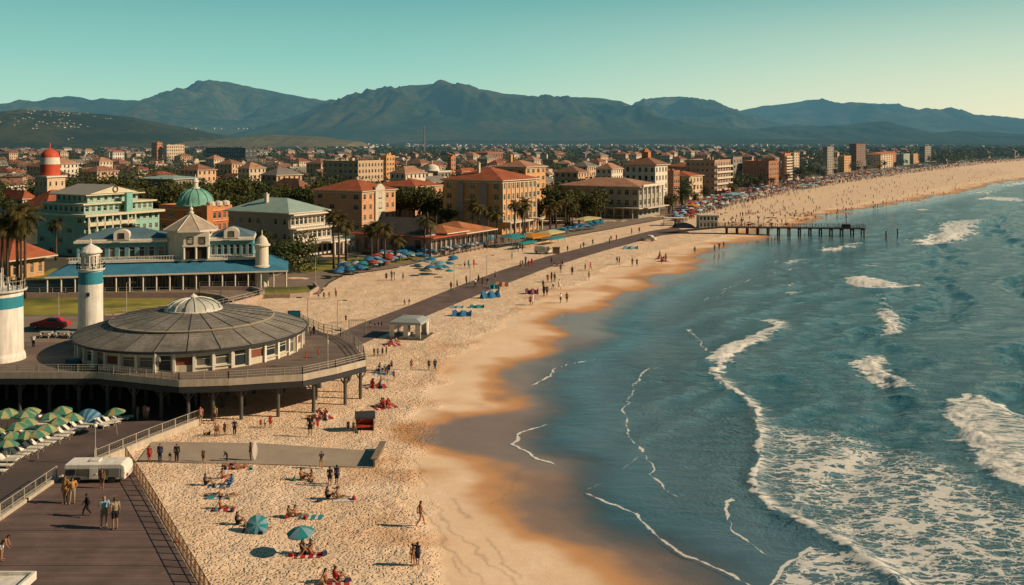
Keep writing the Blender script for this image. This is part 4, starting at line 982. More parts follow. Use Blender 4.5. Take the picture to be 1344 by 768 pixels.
def clear(x, y, pad=0): return all((x-a)**2+(y-b)**2 > (r+pad)**2 for a, b, r in footprints)
coast = [at(x, y) for x, y in [(300,394),(420,386),(440,362),(520,352),(650,322),(790,303),(865,289),(930,268),(1040,243),(1120,231),(1200,221),(1344,207.5),(1700,199)]]
cyy = np.array([p.y for p in coast]); cxx = np.array([p.x for p in coast]); oi = np.argsort(cyy); cyy, cxx = cyy[oi], cxx[oi]
def inland(x, y, m=0): return x < np.interp(y, cyy, cxx) - m
# the great round tree beside the hall
c, t_ = tree_proto(77, 15.5, 8.2, 3800, .34, LEAF, 16, .12)
p = at(374, 359); o = tag(empty('spreading_tree', p), 'broad dark spreading tree at the right end of the blue beach hall', 'tree'); link('crown', c, o); link('trunk', t_, o)
footprints.append((p.x, p.y, 9))
for px, py, sc, lb in ((345,340,.75,'dark tree between the spreading tree and the grey hotel'),(572,296,1.05,'dark round tree in front of the small peach apartment house'),(588,306,.8,'olive tree at the left foot of the largest mustard hotel'),(560,318,.6,'low tree behind the dark restaurant roof'),
    (725,292,1.0,'tree between the largest hotel and the low wide hall'),(748,285,.8,'second tree left of the low wide hall'),(880,275,.8,'tree in front of the orange brick house'),(896,270,.9,'tree below the pink concrete block'),(925,263,.8,'tree by the red awning'),
    (985,247,1.0,'dark tree before the brick block with orange end'),(1000,246,.9,'right one of the two dark trees before the brick block'),(1052,238,1.2,'large dark tree right of the slim orange tower'),(1066,236,1.1,'dark tree left of the twin towers'),(1075,234,1.,'tree at the foot of the twin towers')):
    q_ = at(px, py); tree(q_.x, q_.y, sc, lb)
HD = mat('far_window_dark', (.04,.04,.045), .4, haze=HZ)
# mid-sized blocks between the villas: each its own object, too small in view for separate windows
TW = [mat('block_wall_%d' % i, c, .9, .15, .5, haze=HZ, streak=.15) for i, c in enumerate(((.66,.42,.26),(.70,.56,.40),(.62,.40,.30),(.76,.66,.54),(.54,.28,.18),(.52,.43,.33)))]
TN = ['tan', 'cream', 'pinkish', 'white', 'brick orange', 'dun']
bp_ = []
for i in range(18):
    mb = MB(); w_, l_, f_ = R.uniform(8, 13), R.uniform(10, 23), R.choice((2, 3, 3, 3, 4, 5)); h_ = f_*3.1
    mb.box(0, 0, 0, w_, l_, h_)
    if i % 3 != 2:
        s_ = w_/2+.6; mb.add([(-.6,-.6,h_),(w_+.6,-.6,h_),(w_+.6,l_+.6,h_),(-.6,l_+.6,h_),(w_/2,-.6+s_,h_+3),(w_/2,l_+.6-s_,h_+3)], [(0,1,4),(1,2,5,4),(2,3,5),(3,0,4,5)], 1); mb.box(-.6,-.6,h_-.25,w_+.6,l_+.6,h_-.004,3)
    else:
        mb.box(-.15,-.15,h_,w_+.15,l_+.15,h_+.8,3); mb.box(w_*.3,l_*.3,h_+.8,w_*.6,l_*.5,h_+2.9,0)
    for k in range(f_):
        z = k*3.1+.9; n = int(l_/2.6)
        for j in range(n): y = l_*(j+.5)/n; mb.box(w_-.06, y-.55, z, w_+.02, y+.55, z+1.5, 2); mb.box(w_+.004, y-.7, z-.16, w_+.14, y+.7, z-.03, 3)
        n = int(w_/2.8)
        for j in range(n): x = w_*(j+.5)/n; mb.box(x-.5, -.02, z, x+.5, .06, z+1.5, 2); mb.box(x-.65, -.14, z-.16, x+.65, -.004, z-.03, 3)
    bp_.append((mb.mesh('town_block', [TW[i % 6], (TILE_B, tile_mat('dull_red_tiles', (.27,.09,.055), HZ), FLATR, TILE_P)[i % 4], HD, STONE]), i % 6, w_, l_))
nb = 0
for tr in range(4000):
    y = 365 + (1500-365)*R.random()**1.25; px = R.uniform(-30, 1300); x = xat(px, y)
    if not inland(x, y, 30) or not clear(x, y, 12): continue
    me, k, w_, l_ = bp_[R.randrange(18)]
    rz = PI/2-TH-PI/2+R.choice((0, 0, .15, -.1)); c, s_ = math.cos(rz), math.sin(rz)
    tag(link('town_block', me, None, (x-c*w_/2+s_*l_/2, y-s_*w_/2-c*l_/2, 0), rz), TN[k]+' mid-rise town block among the trees behind the seafront', 'building', TN[k]+' blocks behind the seafront')
    footprints.append((x, y, 8.5)); nb += 1
    if nb > 150: break
n = 0; tries = 0; spots = []
while tries < 16000:
    tries += 1
    y = 235 + (1500-235)*R.random()**1.3; px = R.uniform(-60, 1340); x = xat(px, y)
    if not inland(x, y, 14) or not clear(x, y, 2) or y < 352: continue
    if vnoise(np.array([x/60.]), np.array([y/60.]), 3)[0] < .22: continue
    spots.append((y, x, R.uniform(.8, 1.5)))
    if len(spots) > 4200: break
spots.sort()
for y, x, sc in spots[:270]:
    tree(x, y, sc, 'leafy dark green tree in the belt of trees among the town buildings', 'trees among the town buildings')
# the rest of the wood that covers the plain: one mass
Vs, Qs, Rs = [], [], []; base = 0
def far_clump(x, y, r, hh, k, size):
    global base
    rg = NR; d = rg.normal(size=(k, 3)); d /= np.linalg.norm(d, axis=1)[:, None]; d[:, 2] = np.abs(d[:, 2])
    c = np.array([x, y, hh*.35]) + d*np.array([r, r, hh*.62])*(.6+.45*rg.random((k, 1)))
    nn = d + rg.normal(size=(k, 3))*.5; nn /= np.linalg.norm(nn, axis=1)[:, None]
    a = np.cross(nn, rg.normal(size=(k, 3))); a /= np.linalg.norm(a, axis=1)[:, None]; b = np.cross(nn, a); s_ = (size*(.6+.8*rg.random(k)))[:, None]
    Vs.append(np.stack([c-a*s_, c-b*s_*.7, c+a*s_, c+b*s_*.7], 1).reshape(-1, 3)); Rs.append(np.full(4*k, rg.random()*.7) + np.repeat(rg.random(k)*.3, 4))
for y, x, sc in spots[270:]: far_clump(x, y, 4.6*sc, 10*sc, 70, .62)
for i in range(9000):
    y = 1300*(4.0)**R.random(); px = R.uniform(-80, 1420); x = xat(px, y)
    if not inland(x, y, 20): continue
    if vnoise(np.array([x/190.]), np.array([y/300.]), 9)[0] < .18: continue
    far_clump(x, y, R.uniform(7, 16)*(y/2200)**.5, R.uniform(9, 17), 16, 2.6*(y/2200)**.6)
V = np.concatenate(Vs); tag(link('woodland', np_mesh('woodland', V, np.arange(len(V)).reshape(-1, 4), FAR_LEAF, False, {'leaf_tone': np.concatenate(Rs)})), 'dark woodland spread between the houses of the distant plain', 'woodland', kind='stuff')
# hill covering
# ---- palms
def palm_proto(seed, nf=26, L=2.6, h=10., lean=.4, skirt=True):
    rg = random.Random(seed); V, Q, rn = [], [], []
    for k in range(nf):
        az = 2*PI*k/nf*2.4 + rg.uniform(-.3, .3); e0 = rg.uniform(-.7, 1.25); l = L*rg.uniform(.8, 1.1); pts = []
        p = np.array([0, 0, 0.]); e = e0
        for i in range(7):
            pts.append(p.copy()); p = p + l/6*np.array([math.cos(az)*math.cos(e), math.sin(az)*math.cos(e), math.sin(e)]); e -= .26
        side = np.array([-math.sin(az), math.cos(az), 0]); rv = .15 if e0 < -.2 else rg.uniform(.3, 1.)
        for i in range(6):
            a, b = pts[i], pts[i+1]; wdt = (.10, .36, .46, .44, .34, .18, .02)
            for sg in (-1, 1):
                for f in (0., .5):
                    c0 = a + (b-a)*f; c1 = a + (b-a)*(f+.34); wv = (wdt[i]*(1-f)+wdt[i+1]*f)*L/2.6
                    tip = side*sg*wv + (b-a)*.5 - np.array([0, 0, wv*.55]); bI = len(V)
                    V += [c0, c1, c1+tip, c0+tip]; Q.append((bI, bI+1, bI+2, bI+3)); rn += [rv]*4
    crown = np_mesh('crown', np.array(V), np.array(Q), PALMF, False, {'leaf_tone': np.array(rn)})
    mb = MB(); r = .24
    mb.tube([(-lean, 0, -h), (-lean*.8, .1, -h*.6), (-lean*.3, 0, -h*.25), (0, 0, 0), (0, 0, .25)], [r*1.35, r, r*.85, r*.8, r*.5], 8)
    return crown, mb.mesh('trunk', BARK, True), h
_pp = {h: palm_proto(200+h, 30, 2.5, float(h), R.uniform(-.5, .5)) for h in (6, 9, 12, 14)}
def palm(px, pyb, pyt, label, group=None, Y=None, crown=1.):
    p = at(px, pyb) if Y is None else Vector((xat(px, Y), Y, 0))
    hh = zat(pyt, p.y); k = min(_pp, key=lambda q: abs(q-hh)); c, t, h = _pp[k]
    o = tag(empty('palm_tree', p, R.uniform(0, 6.28)), label, 'palm tree', group); sc = hh/h
    link('trunk', t, o, (0, 0, h)); cr = link('crown', c, o, (0, 0, h)); o.scale = (sc, sc, sc); cr.scale = (crown/sc*1.,)*3
    cr.scale = (crown/sc, crown/sc, crown/sc)
    return o
# tall cluster at the left edge
for px, pyt, lb in ((10,300,'tall palm at the left edge, leftmost of the cluster above the red house roof'),(22,292,'tallest palm of the cluster above the red house roof'),(33,297,'right palm of the cluster above the red house roof'),(3,306,'lower palm behind the cluster at the left edge'),(27,310,'short thick-crowned palm low in the cluster at the left edge')):
    palm(px, 392, pyt-13, lb, crown=1.55)
palm(73, 342, 293, 'thin palm standing alone before the shaded side of the mint hotel', crown=1.25); palm(169, 338, 300, 'palm rising behind the hall in front of the mint hotel', crown=1.3)
for px, pyb, pyt, lb in ((437,355,284,'tall palm on the lawn, left of the pair before the grey hotel'),(445,355,290,'second tall palm on the lawn beside the grey hotel'),(454,348,296,'bushy palm behind the two lawn palms'),(487,346,298,'leftmost palm of the row before the restaurant'),(496,344,297,'second palm from the left in the row before the restaurant'),(505,348,299,'palm in the middle of the row before the restaurant'),(520,343,314,'short palm in the row before the restaurant'),(558,338,288,'tallest palm at the corner of the restaurant'),(565,336,294,'palm leaning by the restaurant corner')):
    palm(px, pyb, pyt, lb, crown=1.25)
for px, pyb, pyt, lb in ((620,316,268,'palm left of the group in the shade of the largest hotel'),(628,318,272,'second palm in the shade of the largest hotel'),(640,317,276,'third palm in the shade of the largest hotel'),(652,319,280,'low palm by the corner of the largest hotel'),(676,312,268,'left palm before the sunny front of the largest hotel'),(689,311,266,'middle palm before the sunny front of the largest hotel'),(686,314,274,'short palm before the sunny front of the largest hotel'),(730,300,266,'palm right of the largest hotel'),(742,297,262,'palm nearest the low wide hall'),(751,296,268,'small palm by the low wide hall'),(722,303,275,'low palm on the promenade between hotel and hall')):
    palm(px, pyb, pyt, lb, crown=1.4)
for i in range(26):
    t = R.random(); px = 870+ t*330; py = float(np.interp(px, [865,930,1040,1120,1200], [286,266,242,230,220]))-R.uniform(0,4)
    palm(px, py, py-R.uniform(14,22)*300/at(px,py).y*1.3, 'small palm in the line along the far promenade', 'palms along the far promenade', crown=1.5)

# ================================================================== DISTANT HOUSES
HW = [mat('far_wall_white', (.66,.60,.52), .9, .1, haze=HZ), mat('far_wall_cream', (.58,.48,.36), .9, .1, haze=HZ), mat('far_wall_ochre', (.44,.29,.18), .9, .1, haze=HZ)]
HR = [tile_mat('far_dun_tiles', (.17,.11,.085), HZ), tile_mat('far_clay', (.22,.11,.075), HZ), FLATR, TILE_B]
HD = mat('far_window_dark', (.04,.04,.045), .4, haze=HZ)
def house_geo(mb, w_, l_, h_, rh, M, gable=True):
    X = lambda p: M @ Vector(p)
    mb.box(0, 0, 0, w_, l_, h_, 0, M)
    o = .4
    if gable:
        v = [X(p) for p in ((-o,-o,h_),(w_+o,-o,h_),(w_+o,l_+o,h_),(-o,l_+o,h_),(w_/2,-o,h_+rh),(w_/2,l_+o,h_+rh))]
        mb.add(v, [(0,4,5,3),(4,1,2,5)], 1); mb.add(v, [(0,1,4),(2,3,5)], 0)
    else: mb.box(-.2, -.2, h_, w_+.2, l_+.2, h_+.4, 1, M)
    for i in range(int(l_/3)):
        y = 1.2+i*3
        for zz in range(int(h_/3)): mb.box(w_+.003, y, 1+zz*3, w_+.03, y+1.1, 2.3+zz*3, 2, M); mb.box(-.03, y, 1+zz*3, -.003, y+1.1, 2.3+zz*3, 2, M)
    for i in range(int(w_/3)):
        x = 1.2+i*3
        for zz in range(int(h_/3)): mb.box(x, -.03, 1+zz*3, x+1.1, -.003, 2.3+zz*3, 2, M)
protos = []
for i in range(12):
    mb = MB(); g = i % 3 != 2; house_geo(mb, R.uniform(6, 10), R.uniform(7, 14), R.choice((3.2, 6.2, 6.4, 9.2)) if g else R.choice((6.2, 9.3, 12.4)), R.uniform(2, 3.4), Matrix(), g)
    protos.append(mb.mesh('house', [HW[i % 3], HR[i % 4], HD]))
hs = []; tries = 0
while len(hs) < 1500 and tries < 60000:
    tries += 1
    y = 420*(10.)**(R.random()**.62); px = R.uniform(-40, 1330); x = xat(px, y)
    if not inland(x, y, 25) or not clear(x, y, 6): continue
    if vnoise(np.array([x/120.]), np.array([y/160.]), 19)[0] < .42: continue
    hs.append((y, x))
hs.sort()
kinds = ['small white house with tiled roof, one of the far houses scattered among trees', 'small cream house, one of the far houses scattered among trees', 'small ochre house with dull roof, one of the far houses scattered among trees']
for y, x in hs[:290]:
    i = R.randrange(12)
    tag(link('house', protos[i], None, (x, y, 0), R.choice((PI/2-TH, -TH, .2, PI/2-TH+.3))-PI/2), kinds[i % 3], 'house', 'far houses scattered among the trees')
mbs = MB()
for y, x in hs[290:]:
    g = R.random() < .7; s_ = (y/1500)**.4
    M = Matrix.Translation((x, y, 0)) @ Matrix.Rotation(-TH+R.choice((0, .4, -.3)), 4, 'Z')
    b0 = len(mbs.m); house_geo_fast = None
    w_, l_, h_ = R.uniform(8, 14)*s_, R.uniform(9, 18)*s_, R.choice((4, 7, 10, 13))
    mbs.box(0, 0, 0, w_, l_, h_, R.randrange(3), M)
    v = [M @ Vector(p) for p in ((-.4,-.4,h_),(w_+.4,-.4,h_),(w_+.4,l_+.4,h_),(-.4,l_+.4,h_),(w_/2,-.4,h_+2.8),(w_/2,l_+.4,h_+2.8))]
    r_ = 3+R.randrange(4); mbs.add(v, [(0,4,5,3),(4,1,2,5),(0,1,4),(2,3,5)], r_)
# houses climbing the left hill and the foot of the hills
for i in range(1500):
    j = R.randrange(8, 55); k = R.randrange(60, 235); x, y, z = HX[j, k], HYY[j, k], HZZ[j, k]
    if vnoise(np.array([x/140.]), np.array([y/140.]), 29)[0] < .5: continue
    M = Matrix.Translation((x, y, z-2)) @ Matrix.Rotation(R.uniform(0, 1), 4, 'Z'); mbs.box(0, 0, 0, R.uniform(3, 7), R.uniform(3, 6), R.uniform(3, 5), R.choice((1,1,2,2)), M)
for i in range(1500):
    px = R.gauss(330, 75) if i < 300 else R.uniform(120, 1250); y = R.uniform(3200, 5200); x = xat(px, y); z = R.uniform(2, 14)
    if i < 300: z = zat(R.uniform(163, 172), 6300); y = 6300+(z-60)*2.2
    M = Matrix.Translation((x, y, min(z, 110)-4)) @ Matrix.Rotation(R.uniform(-.6, .2), 4, 'Z'); mbs.box(0, 0, 0, R.uniform(6, 16), R.uniform(8, 14), R.uniform(6, 10), R.randrange(2), M)
tag(mbs.build('far_town', HW+HR), 'pale specks of the distant town spread over the plain and lower slopes', 'town', kind='stuff')
# tall thin mast on the plain
p = at(1115/2+0, 205); mb = MB(); p = Vector((xat(557, 1900), 1900, 0)); h_ = zat(165, 1900)
mb.tube([(0,0,0),(0,0,h_*.6),(0,0,h_)],[1.6,1.1,.5],6)
for k in range(5): mb.box(-2.2,-.3,h_*(.5+.1*k),2.2,.3,h_*(.5+.1*k)+.8)
tag(mb.build('radio_mast', GREYP, None, p), 'thin tall radio mast standing up from the plain', 'mast')
# ================================================================== PIER DECK AND ROUND PAVILION
DZ = 4.2
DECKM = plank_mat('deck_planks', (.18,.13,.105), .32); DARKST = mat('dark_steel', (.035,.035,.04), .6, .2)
CONC = mat('pale_concrete', (.50,.43,.34), .9, .15, .7, .3, 6, streak=.25); RAILM = mat('rail_metal', (.40,.36,.30), .5, .15)
CREAMW = mat('cream_painted_wall', (.66,.58,.45), .8, .12, .6, .2, 6, streak=.2); WHITEP = mat('white_paint', (.80,.75,.67), .65, .14, .7, .15, 5, streak=.3)
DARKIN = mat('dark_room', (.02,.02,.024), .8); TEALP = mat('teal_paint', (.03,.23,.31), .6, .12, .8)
outline = [(-260,493),(128,493),(235,504),(300,502),(397,496),(440,487),(479,477),(477,467),(465,453),(447,442),(425,437),(405,428),(385,417),(330,414),(120,414),(-260,414)]
dp = [at(x, y, DZ) for x, y in outline]
deck = tag(empty('pier_deck', (dp[2].x, dp[2].y, 0)), 'dark raised pier deck on steel posts carrying the round pavilion', 'pier')
o2 = Vector((dp[2].x, dp[2].y, 0)); lp = [(p-o2) for p in dp]
mb = MB(); mb.prism([(p.x,p.y) for p in lp], DZ-.35, DZ); mb.build('deck_floor', DECKM, deck)
mb = MB()
for a, b in zip(lp[:7], lp[1:8]):
    d_ = (b-a).normalized(); n_ = Vector((d_.y,-d_.x,0))*.14; a2, b2 = a-d_*.0, b+d_*.0
    for z0, z1, k in ((DZ-.95, DZ-.36, 0), (DZ-.30, DZ+.42, 1)):
        q = [a2+n_*.02, b2+n_*.02, b2+n_, a2+n_]; mb.prism([(v.x,v.y) for v in q], z0, z1, k)
mb.build('fascia', [DARKST, CONC], deck)
def rail_run(parent, pts, z, h=1.1, step=2.4, m=RAILM, bars=3, name='railing', r=.045, closed=False):
    mb = MB()
    for a, b in zip(pts[:-1], pts[1:]):
        a = Vector((a[0],a[1],0)); b = Vector((b[0],b[1],0)); L = (b-a).length; n = max(1, round(L/step))
        for i in range(n+1):
            p = a.lerp(b, i/n); mb.box(p.x-r, p.y-r, z, p.x+r, p.y+r, z+h)
        for k in range(bars):
            zz = z+h*(k+1)/bars; mb.tube([(a.x,a.y,zz),(b.x,b.y,zz)], r*.75, 4)
        if bars > 2:
            n2 = max(1, int(L/.3))
            for i in range(n2): p = a.lerp(b, (i+.5)/n2); mb.box(p.x-.012, p.y-.012, z+.1, p.x+.012, p.y+.012, z+h-.03)
    return mb.build(name, m, parent)
rail_run(deck, [(p.x,p.y) for p in lp[:7]], DZ+.42, .8, 2.2)
rail_run(deck, [(p.x,p.y) for p in lp[6:11]], DZ, 1.2, 1.6)
rail_run(deck, [(p.x,p.y) for p in lp[10:13]], DZ, 1.1, 2.2)
# posts under the deck, in rows
def post(x, y, r=.2):
    mb = MB(); mb.cyl((0,0), r, -.3, DZ-1.0, 10); mb.box(-.5,-.16,DZ-1.15,.5,.16,DZ-.8)
    mb.tube([(-.05,0,DZ-2.0),(-.75,0,DZ-.9)],.07,5); mb.tube([(.05,0,DZ-2.0),(.75,0,DZ-.9)],.07,5)
    return mb
pm = post(0,0).mesh('post', mat('post_steel',(.09,.085,.08),.7,.25))
pts = []
for px in (-60,20,57,97,140,170,): pts.append(at(px, 553)*1)
row = []
for a, b in zip(lp[:6], lp[1:7]):
    L = (b-a).length; n = max(1, round(L/3.4))
    for i in range(n): p = a.lerp(b, (i+.3)/n); row.append((p.x, p.y+.55))
row.append((lp[6].x-.6, lp[6].y+.5))
for x, y in row: link('post', pm, deck, (x, y, 0))
for x, y in row:
    for k in range(1, 4):
        X_, Y_ = x+R.uniform(-.4,.4)-.8*k, y+5.5*k
        if inside([(v.x,v.y) for v in lp], np.array([X_]), np.array([Y_]))[0] and Y_+o2.y < 136: link('post', pm, deck, (X_, Y_, 0))
# back wall under the deck
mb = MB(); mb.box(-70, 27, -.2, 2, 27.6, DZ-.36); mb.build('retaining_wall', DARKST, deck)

PC = Vector((xat(254, 123.5), 123.5, DZ)); RW, RE = 13.35, 13.95
pav = tag(empty('round_pavilion', PC), 'round cream pavilion with wide two-tier shingle roof and glazed dome, on the pier deck', 'pavilion')
zE, zU, zD, zT = 6.45-DZ, 8.1-DZ, 9.05-DZ, 10.5-DZ
NS = 40
# wall ring with openings: each bay is a flat panel between pilasters
kinds_ = {}
mb = MB(); wall_h = zE-.02
for i in range(NS):
    a0, a1 = 2*PI*i/NS, 2*PI*(i+1)/NS
    A, B = Vector((RW*math.cos(a0), RW*math.sin(a0), 0)), Vector((RW*math.cos(a1), RW*math.sin(a1), 0))
    ex = (B-A).normalized(); W_ = (B-A).length; no = Vector((ex.y,-ex.x,0))
    bay = i % 4; y0, y1, x0, x1 = (.5,1.75,.2,W_-.2) if bay in (0,1) else ((.04,1.95,.3,W_-.3) if bay == 2 else (.75,1.65,.15,W_-.15))
    def q(xa, xb, za, zb): mb.quad(A+ex*xa+Vector((0,0,za)), A+ex*xb+Vector((0,0,za)), A+ex*xb+Vector((0,0,zb)), A+ex*xa+Vector((0,0,zb)))
    q(0,x0,0,wall_h); q(x1,W_,0,wall_h); q(x0,x1,0,y0); q(x0,x1,y1,wall_h)
    ps = [A+ex*x0+Vector((0,0,y0)), A+ex*x1+Vector((0,0,y0)), A+ex*x1+Vector((0,0,y1)), A+ex*x0+Vector((0,0,y1))]
    for k in range(4): C_, D_ = ps[k], ps[(k+1)%4]; mb.quad(C_, D_, D_-no*.2, C_-no*.2)
    rho = math.atan2(ex.y, ex.x)
    if bay == 3:
        if 'sh' not in kinds_:
            s_ = MB(); w2 = x1-x0
            for k in range(8): s_.box(-w2/2, -.03+.02*(k%2), k*(y1-y0)/8, w2/2, .03, (k+1)*(y1-y0)/8-.01)
            kinds_['sh'] = s_.mesh('shutter', mat('red_brown_shutter', (.26,.085,.05), .7, .2))
        link('shutter', kinds_['sh'], pav, A+ex*(x0+x1)/2+Vector((0,0,y0))-no*.12, rho)
    else: link('window' if bay < 2 else 'door', win_mesh(x1-x0, y1-y0, FRAME_W), pav, A+ex*(x0+x1)/2+Vector((0,0,y0))-no*.16, rho)
mb.build('wall', CREAMW, pav)
for i in range(0, NS):
    a = 2*PI*i/NS
    mb = MB(); mb.box(-.14,-.14,0,.14,.14,wall_h); mb.build('pilaster', WHITEP, pav, ((RW+.1)*math.cos(a),(RW+.1)*math.sin(a),0), a)
SHING = tile_mat('grey_shingles', (.215,.195,.17), 0, .30, .42); GRP = mat('dark_gutter', (.05,.05,.052), .6, .2)
ns = 24
def roofring(r0, z0, r1, z1, m, name, parent, n=ns):
    mb = MB()
    for i in range(n):
        a0, a1 = 2*PI*i/n, 2*PI*(i+1)/n; st = 4
        for k in range(st):
            ra, za = r0+(r1-r0)*k/st, z0+(z1-z0)*k/st; rb, zb = r0+(r1-r0)*(k+1)/st, z0+(z1-z0)*(k+1)/st
            mb.quad((ra*math.cos(a0),ra*math.sin(a0),za),(ra*math.cos(a1),ra*math.sin(a1),za),(rb*math.cos(a1),rb*math.sin(a1),zb),(rb*math.cos(a0),rb*math.sin(a0),zb))
    return mb.build(name, m, parent)
r_l = roofring(RE, zE+.15, 9.3, zU-.15, SHING, 'lower_roof', pav)
mb = MB(); mb.lathe([(RW-.4,zE-.1),(RE+.03,zE-.1),(RE+.08,zE+.16),(RE-.05,zE+.2)], 48); mb.build('gutter', GRP, r_l)
r_u = roofring(9.75, zU, 3.3, zD, SHING, 'upper_roof', pav)
mb = MB(); mb.lathe([(9.2,zU-.3),(9.72,zU-.22),(9.85,zU-.02),(9.7,zU+.03)], 48); mb.build('roof_edge', mat('pale_roof_edge', (.42,.35,.27), .7), r_u)
for r_, r0, z0, r1, z1 in ((r_l,RE,zE+.15,9.3,zU-.15),(r_u,9.75,zU,3.3,zD)):
    for i in range(ns):
        a = 2*PI*i/ns; mb = MB(); mb.tube([(r0*math.cos(a),r0*math.sin(a),z0+.03),(r1*math.cos(a),r1*math.sin(a),z1+.01)], .045, 4); mb.build('roof_rib', GRP, r_)
mb = MB(); mb.lathe([(3.5,zD-.15),(3.5,zD+.12),(3.2,zD+.12)], 32); db = mb.build('dome', WHITEP, pav)
prof = [(3.25,zD+.12),(3.0,zD+.62),(2.35,zD+1.05),(1.4,zD+1.32),(.35,zD+1.45)]
mb = MB(); mb.lathe(prof, 24); mb.build('dome_glass', mat('milky_dome_glass', (.46,.46,.40), .25, .15, .8, spec=.6), db, smooth=True)
for i in range(16):
    a = 2*PI*i/16; mb = MB(); mb.tube([((r+.04)*math.cos(a),(r+.04)*math.sin(a),z+.03) for r, z in prof], .06, 4); mb.build('dome_rib', WHITEP if i % 4 else GRP, db)
mb = MB(); mb.lathe([(.5,zD+1.42),(.5,zD+1.6),(.1,zD+1.85),(.01,zD+2.0)], 12); mb.build('finial', WHITEP, db)

# towers
def tower(px, Yt, r, ptop, b0, b1, label):
    z0 = DZ; zt = zat(ptop, Yt); za, zb = zat(b1, Yt), zat(b0, Yt)
    o = tag(empty('white_tower', (xat(px, Yt), Yt, z0)), label, 'tower')
    mb = MB(); mb.lathe([(r*1.12,0),(r*1.1,.5),(r*1.02,.9),(r,za-z0)], 32); mb.build('shaft', WHITEP, o, smooth=False)
    mb = MB(); mb.lathe([(r+.003,za-z0),(r+.003,zb-z0)], 32); mb.build('teal_band', TEALP, o)
    mb = MB(); mb.lathe([(r,zb-z0),(r,zt-z0-.3),(r*1.16,zt-z0-.2),(r*1.18,zt-z0),(.01,zt-z0+.02)], 32); mb.build('cap', WHITEP, o)
    return o, zt-z0, r
o, zt, r = tower(119, 134., 1.55, 352, 356, 372, 'slim white lookout tower with teal band and domed lantern behind the pavilion')
rail_run(o, [(r*1.12*math.cos(2*PI*i/12), r*1.12*math.sin(2*PI*i/12)) for i in range(13)], zt, .8, .9, WHITEP, 2)
mb = MB(); mb.lathe([(r*.72,zt),(r*.72,zt+2.0),(r*.95,zt+2.1),(r*.95,zt+2.3),(r*.7,zt+2.75),(.3,zt+3.2),(.12,zt+3.3),(.08,zt+3.9),(.01,zt+4)], 16); la = mb.build('lantern', WHITEP, o)
for i in range(8):
    a = 2*PI*i/8; link('window', win_mesh(.6,1.4,FRAME_W), la, (r*.73*math.cos(a), r*.73*math.sin(a), zt+.35), a+PI/2)
mb = MB(); mb.box(-.2,-.06,0,.2,.05,.5); mb.build('window', GLASS, o, (.3,-r-.01,5.0))
o, zt, r = tower(0, 117., 2.5, 379, 388, 403, 'broad white tower with teal band and railing at the left edge of the deck')
rail_run(o, [(r*1.1*math.cos(2*PI*i/16), r*1.1*math.sin(2*PI*i/16)) for i in range(17)], zt, 1.0, .7, RAILM, 2)
for k in range(7):
    mb = MB(); hh = R.uniform(1.2, 2.4); mb.cyl((0,0),.05,0,hh,6); mb.box(-.25,-.03,hh*.6,.25,.03,hh*.6+.05); mb.box(-.12,-.1,0,.12,.1,.6); mb.build('antenna', WHITEP, o, (R.uniform(-1.8,1.8), R.uniform(-1.8,1.8), zt))

# deck furniture
def lamp(p, h, label, arm=1, two=False, name='street_lamp', group=None):
    o = tag(empty(name, p), label, 'lamp post', group)
    mb = MB(); mb.cyl((0,0),.11,0,.5,8); mb.tube([(0,0,.5),(0,0,h)],[.07,.05],6); mb.build('pole', RAILM, o)
    for sg in ((1,-1) if two else (arm,)):
        mb = MB(); mb.tube([(0,0,h),(sg*.6,0,h+.15),(sg*1.2,0,h+.12)],.04,5); mb.build('arm', RAILM, o)
        mb = MB(); mb.box(sg*1.2-.35,-.14,h+.02,sg*1.2+.35,.14,h+.14); mb.build('lamp_head', DARKST, o)
    return o
lamp(at(430,483,DZ), 4.2, 'lamp post on the right side of the deck with arm over the planks')
lamp(at(404,436,DZ), 4.6, 'thin lamp post at the back of the deck beside the teal panel', -1)
lamp(at(443,432,0), 4.5, 'lamp post on the sand right behind the deck railing')
for px, py, h, lb in ((639,373,6.,'tallest lamp post beside the dark walkway'),(596,381,5.,'lamp post left of the tallest one beside the walkway'),(617,372,4.,'short lamp post between two taller ones at the walkway'),(414,376,6.,'dark lamp post at the rounded end of the lawn'),(166,418,6.,'thin lamp post on the grass right of the slim tower'),(77,415,4.,'short pale post on the grass above the red car')):
    lamp(at(px,py), h, lb, R.choice((1,-1)))
mb = MB(); mb.box(-.75,-.08,.4,.75,.08,2.7); o = mb.build('teal_panel', TEALP, None, at(386,435,DZ)); tag(o, 'upright teal notice panel at the back of the deck', 'panel')
f = MB(); f.box(-.85,-.06,0,-.76,.06,2.8); f.box(.76,-.06,0,.85,.06,2.8); f.box(-.76,-.06,2.71,.76,.06,2.8); f.build('frame', DARKST, o)
mb = MB(); mb.cyl((0,0),.04,0,2.6,6); fo_ = tag(mb.build('flag_pole', RAILM, None, at(203,496,DZ+.4)), 'short pole with small white flag on the front deck railing', 'flag')
mb = MB(); v = [(.03+.16*i, .05*math.sin(i*1.4), 1.7+.1*math.sin(i*.8)) for i in range(5)]; mb.add(v+[(x,y,z+.85-.12*i) for i,(x,y,z) in enumerate(v)], [(i,i+1,6+i,5+i) for i in range(4)]); mb.build('flag', WHITEP, fo_)
mb = MB(); mb.box(-.9,-.5,0,.9,.5,.12); mb.box(-.8,-.45,.12,.8,.45,.55); tag(mb.build('deck_locker', mat('blue_locker',(.05,.18,.25),.6), None, at(97,477,DZ)), 'low blue locker on the shaded deck left of the pavilion', 'locker')
o = tag(empty('picnic_benches', at(93,443,DZ)), 'cluster of pale benches and tables on the deck below the red car', 'bench')
